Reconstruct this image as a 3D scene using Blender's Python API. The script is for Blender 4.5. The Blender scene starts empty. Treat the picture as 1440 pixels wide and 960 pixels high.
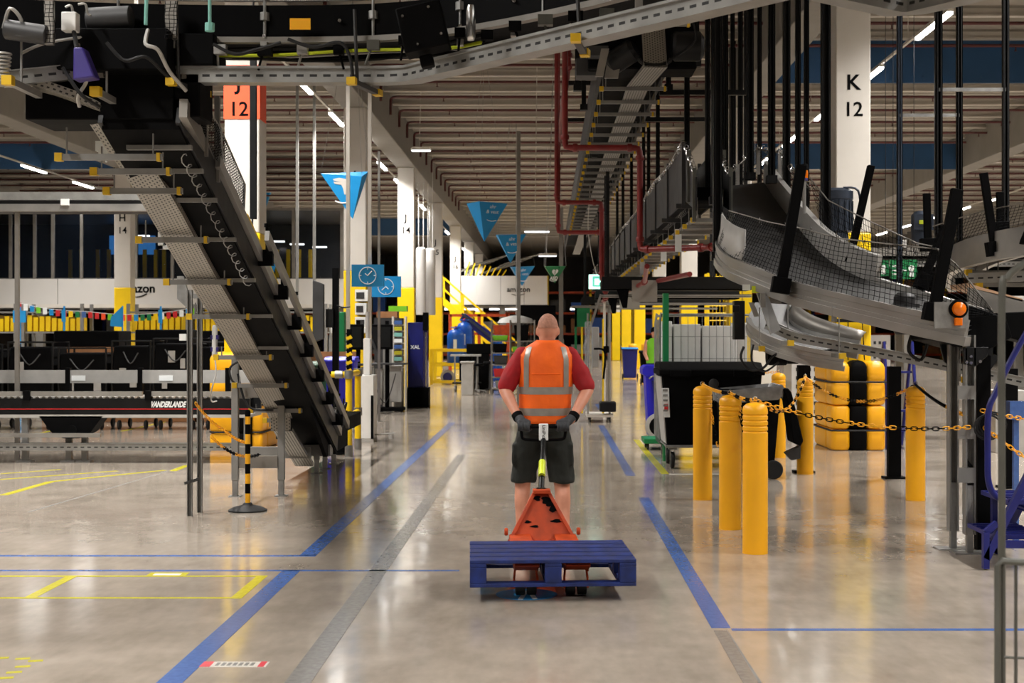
import bpy, bmesh, math, random
from mathutils import Vector, Matrix
random.seed(7)
S = bpy.context.scene
COL = S.collection
PI = math.pi
# ------------------------------------------------------------------ camera, world, exposure
FPX, CX, CY, CAMH = 2000.0, 770.0, 471.0, 1.6      # focal length in pixels, vanishing point, eye height
cd = bpy.data.cameras.new('camera'); cam = bpy.data.objects.new('camera', cd); COL.objects.link(cam)
cam.location = (0, 0, CAMH); cam.rotation_euler = (PI/2, 0, 0)
cd.sensor_width = 36.0; cd.lens = 36.0*FPX/1440.0
cd.shift_x = -(CX-720)/1440.0; cd.shift_y = (CY-480)/1440.0
cd.clip_end = 300; cd.clip_start = 0.05
cd.dof.use_dof = True; cd.dof.focus_distance = 11.5; cd.dof.aperture_fstop = 4.5
S.camera = cam
w = bpy.data.worlds.new('world'); S.world = w; w.use_nodes = True
w.node_tree.nodes['Background'].inputs[0].default_value = (0.55, 0.6, 0.7, 1)
w.node_tree.nodes['Background'].inputs[1].default_value = 0.04
S.view_settings.view_transform = 'Standard'; S.view_settings.look = 'None'
S.view_settings.exposure = 0.0; S.view_settings.gamma = 1.0; S.view_settings.use_curve_mapping = False
S.cycles.use_denoising = True; S.cycles.max_bounces = 8; S.cycles.diffuse_bounces = 4
S.cycles.glossy_bounces = 4; S.cycles.caustics_reflective = False; S.cycles.caustics_refractive = False
S.cycles.sample_clamp_indirect = 4.0; S.cycles.transparent_max_bounces = 16
LAMP_W = 310.0      # watts of one two metre ceiling batten
# ------------------------------------------------------------------ materials
def lin(c):
    return tuple(((x/255)/12.92 if x/255 <= .04045 else ((x/255+.055)/1.055)**2.4) for x in c)
def nd(nt, t, **kw):
    n = nt.nodes.new(t)
    for k, v in kw.items(): setattr(n, k, v)
    return n
def mth(nt, op, a, b=None):
    n = nd(nt, 'ShaderNodeMath', operation=op)
    for i, x in enumerate((a, b)):
        if x is None: continue
        if isinstance(x, (int, float)): n.inputs[i].default_value = x
        else: nt.links.new(x, n.inputs[i])
    return n.outputs[0]
def mat(name, c, rough=.5, metal=0.0, var=.10, scale=6.0, bump=0.0, emit=0, spec=.5, coat=0.0):
    m = bpy.data.materials.new(name); m.use_nodes = True; nt = m.node_tree
    b = nt.nodes['Principled BSDF']; col = lin(c)
    tc = nd(nt, 'ShaderNodeTexCoord'); nz = nd(nt, 'ShaderNodeTexNoise')
    nz.inputs['Scale'].default_value = scale; nz.inputs['Detail'].default_value = 5
    nt.links.new(tc.outputs['Object'], nz.inputs['Vector'])
    rp = nd(nt, 'ShaderNodeValToRGB'); e = rp.color_ramp.elements
    e[0].position = .3; e[1].position = .7
    e[0].color = (*[x*(1-var) for x in col], 1); e[1].color = (*[min(1, x*(1+var)) for x in col], 1)
    nt.links.new(nz.outputs[0], rp.inputs[0]); nt.links.new(rp.outputs[0], b.inputs['Base Color'])
    nt.links.new(mth(nt, 'ADD', mth(nt, 'MULTIPLY', nz.outputs[0], .16), rough-.08), b.inputs['Roughness'])
    b.inputs['Metallic'].default_value = metal; b.inputs['Specular IOR Level'].default_value = spec
    b.inputs['Coat Weight'].default_value = coat
    if bump:
        bp = nd(nt, 'ShaderNodeBump'); bp.inputs['Strength'].default_value = bump; bp.inputs['Distance'].default_value = .01
        nt.links.new(nz.outputs[0], bp.inputs['Height']); nt.links.new(bp.outputs[0], b.inputs['Normal'])
    if emit:
        b.inputs['Emission Color'].default_value = (*col, 1); b.inputs['Emission Strength'].default_value = emit
        m.cycles.emission_sampling = 'NONE'
    return m
def uvmask(m, fn, dark, rough=None):
    """mix the base colour with `dark` where fn(u, v) is 1; u, v are metres along and around the swept profile"""
    nt = m.node_tree; b = nt.nodes['Principled BSDF']
    tc = nd(nt, 'ShaderNodeTexCoord'); sp = nd(nt, 'ShaderNodeSeparateXYZ'); nt.links.new(tc.outputs['UV'], sp.inputs[0])
    f = fn(nt, sp.outputs[0], sp.outputs[1])
    src = b.inputs['Base Color'].links[0].from_socket
    mx = nd(nt, 'ShaderNodeMix', data_type='RGBA'); nt.links.new(f, mx.inputs[0]); nt.links.new(src, mx.inputs[6])
    mx.inputs[7].default_value = (*lin(dark), 1); nt.links.new(mx.outputs[2], b.inputs['Base Color'])
    met = b.inputs['Metallic'].default_value
    if met: nt.links.new(mth(nt, 'MULTIPLY', mth(nt, 'SUBTRACT', 1.0, f), met), b.inputs['Metallic'])
    return m
def slots(nt, u, v):       # slotted cable tray side
    a = mth(nt, 'LESS_THAN', mth(nt, 'FRACT', mth(nt, 'DIVIDE', u, .085)), .55)
    b = mth(nt, 'MULTIPLY', mth(nt, 'GREATER_THAN', v, .034), mth(nt, 'LESS_THAN', v, .050))
    return mth(nt, 'MULTIPLY', a, b)
def dots(nt, u, v):        # perforated tray bottom, staggered
    vv = mth(nt, 'DIVIDE', v, .026)
    uu = mth(nt, 'ADD', mth(nt, 'DIVIDE', u, .034), mth(nt, 'MULTIPLY', mth(nt, 'FLOOR', vv), .5))
    a = mth(nt, 'LESS_THAN', mth(nt, 'ABSOLUTE', mth(nt, 'SUBTRACT', mth(nt, 'FRACT', uu), .5)), .22)
    b = mth(nt, 'LESS_THAN', mth(nt, 'ABSOLUTE', mth(nt, 'SUBTRACT', mth(nt, 'FRACT', vv), .5)), .2)
    return mth(nt, 'MULTIPLY', a, b)
def ribs(nt, u, v):        # ribbed tray
    return mth(nt, 'LESS_THAN', mth(nt, 'FRACT', mth(nt, 'DIVIDE', v, .03)), .3)
M = {}
def dm(k, *a, **kw): M[k] = mat(k, *a, **kw)
dm('white', (208, 203, 195), .5, var=.05, scale=1.5)
dm('white_plastic', (225, 225, 222), .4, var=.04)
dm('panel_white', (205, 203, 200), .55, var=.04, scale=.6)
dm('yellow', (245, 205, 10), .38, var=.06, scale=2)
dm('amber', (244, 174, 14), .42, var=.05, scale=3)
dm('orange_paint', (176, 62, 12), .5, var=.3, scale=9, bump=.1)
dm('orange_sign', (245, 82, 32), .5, var=.03)
dm('black', (7, 7, 8), .68, var=.3, spec=.06)
dm('black_steel', (12, 13, 15), .42, var=.25, spec=.3)
dm('blue_steel', (62, 70, 84), .35, var=.2, metal=.3)
dm('rubber', (13, 13, 14), .75, var=.3)
dm('belt', (19, 18, 18), .6, var=.25, scale=3)
dm('belt_grey', (70, 70, 70), .55, var=.15, scale=3)
dm('alu', (172, 170, 166), .38, metal=.75, var=.12, scale=4)
dm('alu_dull', (138, 134, 128), .45, metal=.6, var=.15, scale=4)
dm('galv', (150, 150, 148), .42, metal=.7, var=.2, scale=14)
dm('chrome', (205, 205, 205), .2, metal=1, var=.05)
dm('grey_paint', (124, 123, 120), .45, var=.12)
dm('grey_dark', (46, 46, 47), .5, var=.2)
dm('guard', (27, 27, 28), .5, var=.25)
dm('cap_yellow', (216, 176, 26), .45, var=.08)
dm('galv_dark', (92, 92, 86), .45, metal=.4, var=.15)
dm('exit_teal', (110, 222, 192), .4, emit=.75)
dm('grey_light', (168, 166, 162), .5, var=.1)
dm('navy', (34, 76, 118), .6, var=.15, scale=1)
dm('sign_blue', (18, 140, 205), .45, var=.04)
dm('sign_white', (236, 240, 240), .5, var=.02)
dm('green', (10, 118, 66), .45, var=.06)
dm('green_dark', (18, 62, 38), .5, var=.15)
dm('lime', (120, 200, 40), .45, var=.06)
dm('teal', (130, 190, 180), .4)
dm('bin_blue', (28, 24, 190), .4, var=.08)
dm('blue', (16, 84, 180), .38, var=.1)
dm('royal', (16, 24, 104), .4, var=.15)
dm('pallet_blue', (8, 32, 94), .62, var=.5, scale=12, bump=.35)
dm('pipe_red', (122, 28, 26), .42, var=.2)
dm('pipe_brown', (84, 30, 28), .5, var=.2)
dm('red', (200, 30, 34), .5, var=.1)
dm('cardboard', (150, 104, 66), .75, var=.15)
dm('purple', (52, 40, 120), .5, var=.1)
dm('tape_blue', (72, 104, 166), .22, var=.12, scale=30)
dm('tape_grey', (128, 126, 123), .22, var=.15, scale=30)
dm('tape_yellow', (192, 184, 52), .22, var=.12, scale=30)
dm('tape_white', (205, 200, 192), .4, var=.1, scale=30)
dm('tape_red', (205, 70, 80), .45, var=.1, scale=30)
dm('lens_amber', (240, 120, 10), .25, var=.1)
dm('tan', (188, 150, 118), .5, var=.1)
dm('lamp_tube', (255, 252, 246), .4, emit=22)
dm('lamp_soft', (245, 250, 255), .4, emit=3.0)
dm('exit_light', (188, 240, 226), .4, emit=2.0)
dm('led_green', (60, 240, 110), .4, emit=3)
dm('led_blue', (70, 150, 235), .4, emit=.45)
dm('skin', (206, 142, 116), .5, var=.10, scale=10, bump=.05)
dm('hair', (176, 124, 102), .7, var=.2, scale=60)
dm('shirt', (158, 12, 22), .8, var=.15, scale=14, bump=.2)
dm('vest', (255, 102, 0), .65, var=.10, scale=9, bump=.9)
dm('reflective', (152, 146, 138), .35, var=.08, scale=20, metal=.25)
dm('shorts', (24, 27, 22), .85, var=.25, scale=14, bump=.3)
dm('glove', (44, 46, 50), .75, var=.25, scale=30, bump=.2)
dm('label_lime', (205, 220, 40), .5)
dm('film', (132, 132, 132), .25, var=.25, scale=9, bump=.5)
M['tray_slot'] = uvmask(mat('tray_slot', (150, 150, 147), .42, metal=.6, var=.15, scale=8), slots, (18, 18, 18))
M['tray_dots'] = uvmask(mat('tray_dots', (150, 146, 138), .5, metal=.35, var=.1, scale=5), dots, (22, 21, 20))
M['tray_ribs'] = uvmask(mat('tray_ribs', (158, 156, 150), .5, metal=.35, var=.1, scale=5), ribs, (70, 68, 64))
def glassy(name, c, a):
    m = bpy.data.materials.new(name); m.use_nodes = True; nt = m.node_tree
    b = nt.nodes['Principled BSDF']; b.inputs['Base Color'].default_value = (*lin(c), 1); b.inputs['Roughness'].default_value = .04
    t = nd(nt, 'ShaderNodeBsdfTransparent'); x = nd(nt, 'ShaderNodeMixShader'); x.inputs[0].default_value = a
    nt.links.new(t.outputs[0], x.inputs[1]); nt.links.new(b.outputs[0], x.inputs[2])
    nt.links.new(x.outputs[0], nt.nodes['Material Output'].inputs[0]); M[name] = m
glassy('glass', (26, 34, 46), .22); glassy('clear_plastic', (190, 195, 200), .35)
def floor_mat():
    m = bpy.data.materials.new('polished_concrete'); m.use_nodes = True; nt = m.node_tree; L = nt.links.new
    b = nt.nodes['Principled BSDF']; tc = nd(nt, 'ShaderNodeTexCoord')
    def noise(sc, det, stretch=(1, 1, 1)):
        mp = nd(nt, 'ShaderNodeMapping'); mp.inputs['Scale'].default_value = stretch; L(tc.outputs['Object'], mp.inputs[0])
        n = nd(nt, 'ShaderNodeTexNoise'); n.inputs['Scale'].default_value = sc; n.inputs['Detail'].default_value = det; L(mp.outputs[0], n.inputs['Vector']); return n.outputs[0]
    n1, n2, n3 = noise(.35, 6), noise(2.2, 8), noise(14, 6, (1, .35, 1))
    s = mth(nt, 'ADD', mth(nt, 'MULTIPLY', n1, .5), mth(nt, 'ADD', mth(nt, 'MULTIPLY', n2, .3), mth(nt, 'MULTIPLY', n3, .2)))
    rp = nd(nt, 'ShaderNodeValToRGB'); e = rp.color_ramp.elements; e[0].position = .36; e[1].position = .64
    e[0].color = (*lin((140, 130, 118)), 1); e[1].color = (*lin((180, 169, 156)), 1); L(s, rp.inputs[0])
    L(rp.outputs[0], b.inputs['Base Color'])
    L(mth(nt, 'ADD', mth(nt, 'MULTIPLY', n2, .17), .035), b.inputs['Roughness'])
    b.inputs['Specular IOR Level'].default_value = .65
    bp = nd(nt, 'ShaderNodeBump'); bp.inputs['Strength'].default_value = .05; bp.inputs['Distance'].default_value = .02
    L(noise(5, 3), bp.inputs['Height']); L(bp.outputs[0], b.inputs['Normal'])
    M['floor'] = m
floor_mat()
dm('roof_deck', (150, 144, 134), .6, var=.06, scale=.8)
dm('roof_flange', (200, 194, 184), .55, var=.05, scale=2)
dm('concrete_beam', (128, 124, 118), .7, var=.1, scale=2)
dm('wall_grey', (96, 94, 92), .7, var=.1, scale=1)
# ------------------------------------------------------------------ mesh helpers
def P(px, py, Y):          # a point of the place: photograph pixel at a known distance
    return Vector(((px-CX)*Y/FPX, Y, CAMH-(py-CY)*Y/FPX))
def G(px, py):             # a point on the floor
    Y = FPX*CAMH/(py-CY); return Vector(((px-CX)*Y/FPX, Y, 0))
class MB:
    def __init__(s): s.v = []; s.f = []; s.mi = []; s.uv = []; s.m = 0; s.X = None
    def add(s, vs): 
        n = len(s.v)
        for p in vs:
            p = Vector(p); s.v.append(s.X @ p if s.X else p)
        return n
    def face(s, ix, uv=None): s.f.append(tuple(ix)); s.mi.append(s.m); s.uv.append(uv)
    def box(s, c, d, rz=0, R=None):
        c = Vector(c); r = R or Matrix.Rotation(rz, 3, 'Z'); h = [x/2 for x in d]
        n = s.add([c + r @ Vector((sx*h[0], sy*h[1], sz*h[2])) for sz in (-1, 1) for sx, sy in ((-1, -1), (1, -1), (1, 1), (-1, 1))])
        for q in ((3, 2, 1, 0), (4, 5, 6, 7), (0, 1, 5, 4), (1, 2, 6, 5), (2, 3, 7, 6), (3, 0, 4, 7)): s.face([n+i for i in q])
        return s
    def b2(s, a, b): return s.box([(a[i]+b[i])/2 for i in range(3)], [abs(b[i]-a[i]) for i in range(3)])
    def bar(s, a, b, w, h, up=(0, 0, 1)):
        a, b = Vector(a), Vector(b); d = (b-a); L = d.length
        if L < 1e-6: return s
        d.normalize(); up = Vector(up)
        if abs(d.dot(up)) > .98: up = Vector((0, 1, 0))
        x = d.cross(up).normalized(); z = x.cross(d)
        return s.box((a+b)/2, (w, L, h), R=Matrix((x, d, z)).transposed())
    def tube(s, pts, r, n=8, closed=False, cap=True):
        pts = [Vector(p) for p in pts]; N = len(pts); rr = r if isinstance(r, (list, tuple)) else [r]*N
        ring = []; prev = None
        for i, p in enumerate(pts):
            t = (pts[(i+1) % N]-pts[i-1]) if closed else (pts[min(i+1, N-1)]-pts[max(i-1, 0)])
            if t.length < 1e-9: t = Vector((0, 0, 1))
            t.normalize()
            if prev is None:
                a = Vector((0, 0, 1)) if abs(t.z) < .9 else Vector((1, 0, 0)); u = t.cross(a).normalized()
            else:
                u = prev - t*prev.dot(t); u = u.normalized() if u.length > 1e-6 else t.orthogonal().normalized()
            prev = u; q = t.cross(u)
            ring.append(s.add([p + (u*math.cos(k*2*PI/n) + q*math.sin(k*2*PI/n))*rr[i] for k in range(n)]))
        for i in range(N if closed else N-1):
            a, b = ring[i], ring[(i+1) % N]
            for k in range(n): s.face((a+k, a+(k+1) % n, b+(k+1) % n, b+k))
        if cap and not closed:
            s.face([ring[0]+k for k in range(n)][::-1]); s.face([ring[-1]+k for k in range(n)])
        return s
    def lathe(s, c, prof, n=20, axis=None):
        c = Vector(c); R = Matrix.Identity(3) if axis is None else Vector((0, 0, 1)).rotation_difference(Vector(axis)).to_matrix()
        rings = [s.add([c + R @ Vector((r*math.cos(k*2*PI/n), r*math.sin(k*2*PI/n), z)) for k in range(n)]) for r, z in prof]
        for a, b in zip(rings, rings[1:]):
            for k in range(n): s.face((a+k, a+(k+1) % n, b+(k+1) % n, b+k))
        s.face([rings[0]+k for k in range(n)][::-1]); s.face([rings[-1]+k for k in range(n)])
        return s
    def prism(s, poly, vec):
        n = len(poly); vec = Vector(vec); a = s.add(poly); b = s.add([Vector(p)+vec for p in poly])
        s.face([a+i for i in range(n)][::-1]); s.face([b+i for i in range(n)])
        for i in range(n): s.face((a+i, a+(i+1) % n, b+(i+1) % n, b+i))
        return s
    def grid(s, rows, closed=False):
        st = [s.add(r) for r in rows]; n = len(rows[0])
        for a, b in zip(st, st[1:]):
            for k in range(n if closed else n-1): s.face((a+k, a+(k+1) % n, b+(k+1) % n, b+k))
        return s
    def loft(s, rings):        # closed rings with caps
        s.grid(rings, closed=True); n = len(rings[0]); e = len(s.v)
        s.face([e-n*len(rings)+k for k in range(n)][::-1]); s.face([e-n+k for k in range(n)]); return s
    def ell(s, c, r, nu=16, nv=10):
        c = Vector(c); rows = []
        for j in range(1, nv):
            a = PI*j/nv; rows.append([c+Vector((r[0]*math.sin(a)*math.cos(2*PI*k/nu), r[1]*math.sin(a)*math.sin(2*PI*k/nu), -r[2]*math.cos(a))) for k in range(nu)])
        s.grid(rows, closed=True); e = len(s.v)-nu*(nv-1)
        lo = s.add([c-Vector((0, 0, r[2]))]); hi = s.add([c+Vector((0, 0, r[2]))])
        for k in range(nu): s.face((lo, e+(k+1) % nu, e+k)); s.face((hi, e+nu*(nv-2)+k, e+nu*(nv-2)+(k+1) % nu))
        return s
    def cap(s, a, b, r0, r1, n=14):      # tapered capsule
        a, b = Vector(a), Vector(b); d = (b-a).normalized(); pts = []; rr = []
        for k in range(5): t = PI/2*(k/4); pts.append(a-d*r0*math.cos(t)); rr.append(max(1e-4, r0*math.sin(t)))
        for k in range(5): t = PI/2*(k/4); pts.append(b+d*r1*math.sin(t)); rr.append(max(1e-4, r1*math.cos(t)))
        return s.tube(pts, rr, n)
    def sweep(s, pts, prof, closed_prof=True, ends=True):
        """profile of (u sideways, v up) swept along a polyline; sideways is horizontal; writes UVs in metres"""
        pts = [Vector(p) for p in pts]; N = len(pts); n = len(prof); st = []; L = [0]
        per = [0]
        for i in range(n): per.append(per[-1] + (Vector(prof[(i+1) % n])-Vector(prof[i])).length)
        for i, p in enumerate(pts):
            t = pts[min(i+1, N-1)]-pts[max(i-1, 0)]; h = Vector((t.y, -t.x, 0))
            h = h.normalized() if h.length > 1e-6 else Vector((1, 0, 0))
            t.normalize(); up = h.cross(t)
            if i: L.append(L[-1]+(p-pts[i-1]).length)
            st.append(s.add([p+h*u+up*v for u, v in prof]))
        for i in range(N-1):
            for k in range(n if closed_prof else n-1):
                k2 = (k+1) % n
                s.face((st[i]+k, st[i]+k2, st[i+1]+k2, st[i+1]+k), ((L[i], per[k]), (L[i], per[k+1]), (L[i+1], per[k+1]), (L[i+1], per[k])))
        if ends and closed_prof:
            s.face([st[0]+k for k in range(n)][::-1]); s.face([st[-1]+k for k in range(n)])
        return s
    def net(s, rows, r=.0022):           # wires along both directions of a grid of points
        H, W = len(rows), len(rows[0])
        for i in range(H): s.tube(rows[i], r, 3, cap=False)
        for j in range(W): s.tube([rows[i][j] for i in range(H)], r, 3, cap=False)
        return s
    def build(s, name, mats, parent=None, bevel=0, angle=38, label=None, smooth=True, mods=()):
        root = parent
        while root is not None and root.parent: root = root.parent
        off = Vector((0, 0, 0))
        if root is not None and root.name not in LOCAL: off = root.location
        me = bpy.data.meshes.new(name); me.from_pydata([tuple(p-off) for p in s.v], [], s.f)
        for k in (mats if isinstance(mats, (list, tuple)) else [mats]): me.materials.append(M[k])
        me.polygons.foreach_set('material_index', s.mi)
        if any(u is not None for u in s.uv):
            lay = me.uv_layers.new(name='UVMap').data; i = 0
            for f, u in zip(s.f, s.uv):
                for k in range(len(f)):
                    if u: lay[i].uv = u[k]
                    i += 1
        if smooth:
            me.polygons.foreach_set('use_smooth', [True]*len(me.polygons)); me.set_sharp_from_angle(angle=math.radians(angle))
        me.update()
        o = bpy.data.objects.new(name, me); COL.objects.link(o)
        if parent is not None: o.parent = parent
        if bevel:
            b = o.modifiers.new('edge', 'BEVEL'); b.width = bevel; b.segments = 2; b.limit_method = 'ANGLE'; b.angle_limit = .6
        for t, kw in mods:
            q = o.modifiers.new(t.lower(), t)
            for k, v in kw.items(): setattr(q, k, v)
        if label: o['label'] = label
        return o
LOCAL = set()
FOLD = bpy.data.textures.new('fabric_folds', 'CLOUDS'); FOLD.noise_scale = .11; FOLD.noise_depth = 3
def tag(o, label, cat, group=None, kind=None):
    o['label'] = label; o['category'] = cat
    if group: o['group'] = group
    if kind: o['kind'] = kind
    return o
def T(name, label, cat, loc=(0, 0, 0), rz=None, group=None, kind=None):
    o = bpy.data.objects.new(name, None); COL.objects.link(o); o.location = loc; o.empty_display_size = .1
    if rz is not None: o.rotation_euler = (0, 0, rz); LOCAL.add(o.name)
    return tag(o, label, cat, group, kind)
def solo(mb, name, mats, label, cat, group=None, kind=None, **kw):
    """a thing that is one mesh; its origin goes to the middle of its base"""
    xs = [p.x for p in mb.v]; ys = [p.y for p in mb.v]; zs = [p.z for p in mb.v]
    o = Vector(((min(xs)+max(xs))/2, (min(ys)+max(ys))/2, min(zs)))
    mb.v = [p-o for p in mb.v]; ob = mb.build(name, mats, None, **kw); ob.location = o
    return tag(ob, label, cat, group, kind)
def struct(mb, name, mats, parent=None, **kw):
    o = mb.build(name, mats, parent, **kw)
    if parent is None: o['kind'] = 'structure'
    return o
def dup(root, loc, label=None, group=None, rz=None):
    r = root.copy(); COL.objects.link(r); r.location = loc
    if root.name in LOCAL: LOCAL.add(r.name)
    if rz is not None: r.rotation_euler = (0, 0, rz)
    if label: r['label'] = label
    if group: r['group'] = group
    for ch in list(root.children):
        c = ch.copy(); COL.objects.link(c); c.parent = r
        for g in list(ch.children):
            d = g.copy(); COL.objects.link(d); d.parent = c
    return r
def text(s, size, pos, parent, m, name='lettering', bold=0, rz=0, flat=False, align='CENTER', sx=1, tilt=None, extrude=.002):
    """lettering standing upright facing -Y (or lying on the floor when flat)"""
    cu = bpy.data.curves.new('t', 'FONT'); cu.body = s; cu.size = size; cu.extrude = extrude; cu.offset = bold
    cu.align_x = align; cu.align_y = 'CENTER'; cu.resolution_u = 3
    ob = bpy.data.objects.new('t', cu); COL.objects.link(ob)
    me = bpy.data.meshes.new_from_object(ob.evaluated_get(bpy.context.evaluated_depsgraph_get()))
    bpy.data.objects.remove(ob); bpy.data.curves.remove(cu)
    R = Matrix.Rotation(rz, 4, 'Z') @ (Matrix.Identity(4) if flat else Matrix.Rotation(PI/2, 4, 'X')) @ Matrix.Diagonal((sx, 1, 1, 1))
    if tilt is not None: R = tilt @ Matrix.Diagonal((sx, 1, 1, 1))
    root = parent
    while root.parent: root = root.parent
    off = Vector((0, 0, 0)) if root.name in LOCAL else Vector(root.location)
    me.transform(Matrix.Translation(Vector(pos)-off) @ R)
    me.materials.clear(); me.materials.append(M[m]); me.name = name
    o = bpy.data.objects.new(name, me); COL.objects.link(o); o.parent = parent
    return o
def circ(c, r, n=16, ax='Z', a0=0, a1=2*PI):
    c = Vector(c); out = []
    for k in range(n):
        a = a0+(a1-a0)*k/(n if abs(a1-a0-2*PI) < 1e-6 else n-1); x, y = r*math.cos(a), r*math.sin(a)
        out.append(c+Vector({'Z': (x, y, 0), 'Y': (x, 0, y), 'X': (0, x, y)}[ax]))
    return out
def lerp(a, b, t): return a+(b-a)*t
def resample(pts, step):
    pts = [Vector(p) for p in pts]; out = [pts[0]]; acc = 0
    for a, b in zip(pts, pts[1:]):
        L = (b-a).length; d = step-acc
        while d <= L: out.append(a.lerp(b, d/L)); d += step
        acc = L-(d-step)
    if (out[-1]-pts[-1]).length > step*.3: out.append(pts[-1])
    return out
def smooth_path(pts, n=4):       # Catmull-Rom
    pts = [Vector(p) for p in pts]; out = []
    for i in range(len(pts)-1):
        p0, p1, p2, p3 = pts[max(i-1, 0)], pts[i], pts[i+1], pts[min(i+2, len(pts)-1)]
        for k in range(n):
            t = k/n; out.append(.5*((2*p1)+(p2-p0)*t+(2*p0-5*p1+4*p2-p3)*t*t+(3*p1-p0-3*p2+p3)*t**3))
    out.append(pts[-1]); return out
# ------------------------------------------------------------------ the building shell
ROOF = 7.75
struct(MB().b2((-34, -8, -.2), (34, 112, 0)), 'floor', 'floor')
b = MB()
z0, z1 = ROOF, ROOF+.14
def deck(y0, y1):
    y = y0; rows = []
    while y < y1:
        for dy, z in ((0, z0), (.55, z0), (.62, z1), (.93, z1), (1.03, z0)): rows.append([(-34, y+dy-.0, z), (34, y+dy, z)])
        y += 1.03
    b.grid(rows)
deck(-8, 112)
b.b2((-34, -8, ROOF+.3), (34, 112, ROOF+.36))
struct(b, 'ceiling', 'roof_deck', smooth=False)
PIPEY = [6.05+2.06*k for k in range(0, 40)]
b = MB()
for y in PIPEY:
    b.b2((-34, y+.06, ROOF-.16), (34, y+.2, ROOF-.12)); b.b2((-34, y+.12, ROOF-.12), (34, y+.14, ROOF))
struct(b, 'trim_1', 'roof_flange', smooth=False)
for n, a, c in (('wall_back', (-34, 111.8, 0), (34, 112, 8.1)), ('wall_left', (-34, -8, 0), (-33.8, 112, 8.1)),
                ('wall_right', (33.8, -8, 0), (34, 112, 8.1)), ('wall_front', (-34, -8, 0), (34, -7.8, 8.1))):
    struct(MB().b2(a, c), n, 'wall_grey')
for i, x in enumerate((-21.65, -12.99, -4.33, 4.33, 12.99, 21.65)):
    struct(MB().b2((x-.3, -7, 6.72), (x+.3, 111, ROOF)), 'trim_%d' % (i+2), 'concrete_beam', bevel=.02)
# columns on the 8.66 m grid, white above, yellow to 3 m
ROWY = {12: 20.4, 13: 32.2, 14: 43.7, 15: 55.2, 16: 67, 17: 78.5, 18: 90}
def column(letter, x, row, top=None):
    y = ROWY[row]; h = .25
    side = {('H', 14): 'in front of the white mezzanine fascia', ('H', 15): 'partly behind the inclined conveyor', ('H', 16): 'small, seen past the yellow barrier', ('J', 12): 'with an orange band, behind the inclined conveyor',
            ('J', 13): 'behind the tall silver posts and clock signs', ('J', 14): 'beside the white hanging tubes', ('J', 15): 'next to the yellow gate', ('J', 16): 'before the yellow staircase', ('J', 17): 'behind the staircase', ('J', 18): 'last of the aisle side row',
            ('K', 12): 'rising from the yellow and black guard', ('K', 13): 'behind the roll cage', ('K', 14): 'beyond the green post', ('K', 15): 'beyond the blue bin', ('K', 16): 'far down the bollard aisle', ('K', 17): 'near the end of the bollard aisle', ('K', 18): 'last of the conveyor side row'}[(letter, row)]
    c = T('building_column', f'white yellow-footed column lettered {letter} {row}, {side}', 'column', (x, y, 0), kind='thing')
    MB().b2((x-h, y-h, 3.05), (x+h, y+h, 6.72)).build('shaft', 'white', c, bevel=.02)
    MB().b2((x-h-.004, y-h-.004, 0), (x+h+.004, y+h+.004, 3.05)).build('painted_base', 'yellow', c, bevel=.02, label='yellow painted lower shaft')
    return c, y-h-.003
for letter, x, rows in (('H', -12.99, (14, 15, 16)), ('J', -4.33, (12, 13, 14, 15, 16, 17, 18)), ('K', 4.33, (12, 13, 14, 15, 16, 17, 18))):
    for r in rows:
        c, yf = column(letter, x, r)
        xc = x+(-.045 if letter == 'J' and r == 12 else 0)
        if letter == 'J' and r == 12: MB().b2((x-.256, yf-.01, 4.66), (x+.256, yf+.45, 5.42)).build('sign_band', 'orange_sign', c, label='orange painted band'); yf -= .011
        text(letter, .30, (xc, yf, 5.17), c, 'black', bold=.006); text(str(r), .285, (xc, yf, 4.79), c, 'black', bold=.003)
# sprinkler pipes between the purlins
for side, xa, xb in (('l', -26, -4.9), ('c', -3.85, 26)):
    for i, y in enumerate(PIPEY):
        if y < 14 or y > 62: continue
        b = MB()
        if side == 'c':
            b.tube(smooth_path([(xa, y, 7.0), (xa, y, 7.3), (xa+.02, y, 7.4), (xa+.12, y, 7.44), (xa+.4, y, 7.44)], 3)+[(xb, y, 7.44)], .033, 8)
        else: b.tube([(xa, y, 7.44), (xb, y, 7.44)], .033, 8)
        for k in range(int((xb-xa)/3)):
            x = xa+1.3+3*k; b.tube([(x, y, 7.44), (x, y, 7.34)], .014, 6); b.tube([(x, y, 7.34), (x, y, 7.33)], .03, 8)
        solo(b, 'sprinkler_pipe', 'pipe_brown', 'brown sprinkler pipe under the roof deck over the aisle' if side == 'c' else 'brown sprinkler pipe under the roof deck on the mezzanine side of the J columns',
             'pipe', 'ceiling sprinkler pipes over the aisle' if side == 'c' else 'ceiling sprinkler pipes beyond the columns')
# smoke curtains
for x0, x1, y, lab in ((4.63, 12.69, 28.9, 'navy smoke curtain behind the column lettered K 12, lower edge over the upper conveyor'),
                       (4.63, 12.69, 43.9, 'second navy smoke curtain, deeper in the hall behind the first one by column K 12'),
                       (-21, -13.3, 43.9, 'navy smoke curtain above the mezzanine, behind the inclined conveyor'),
                       (-12.6, -4.7, 73, 'far navy smoke curtain seen between columns J 12 and J 14'),
                       (13.3, 21, 28.9, 'navy smoke curtain in the bay beyond the K columns')):
    b = MB().b2((x0, y, 6.72), (x1, y+.04, ROOF-.17)); 
    for k in range(int((x1-x0)/1.2)): b.tube([(x0+.6+1.2*k, y-.001, 6.85), (x0+.6+1.2*k, y-.02, 6.85)], .02, 6)
    solo(b, 'smoke_curtain', 'navy', lab, 'smoke curtain')
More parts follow.
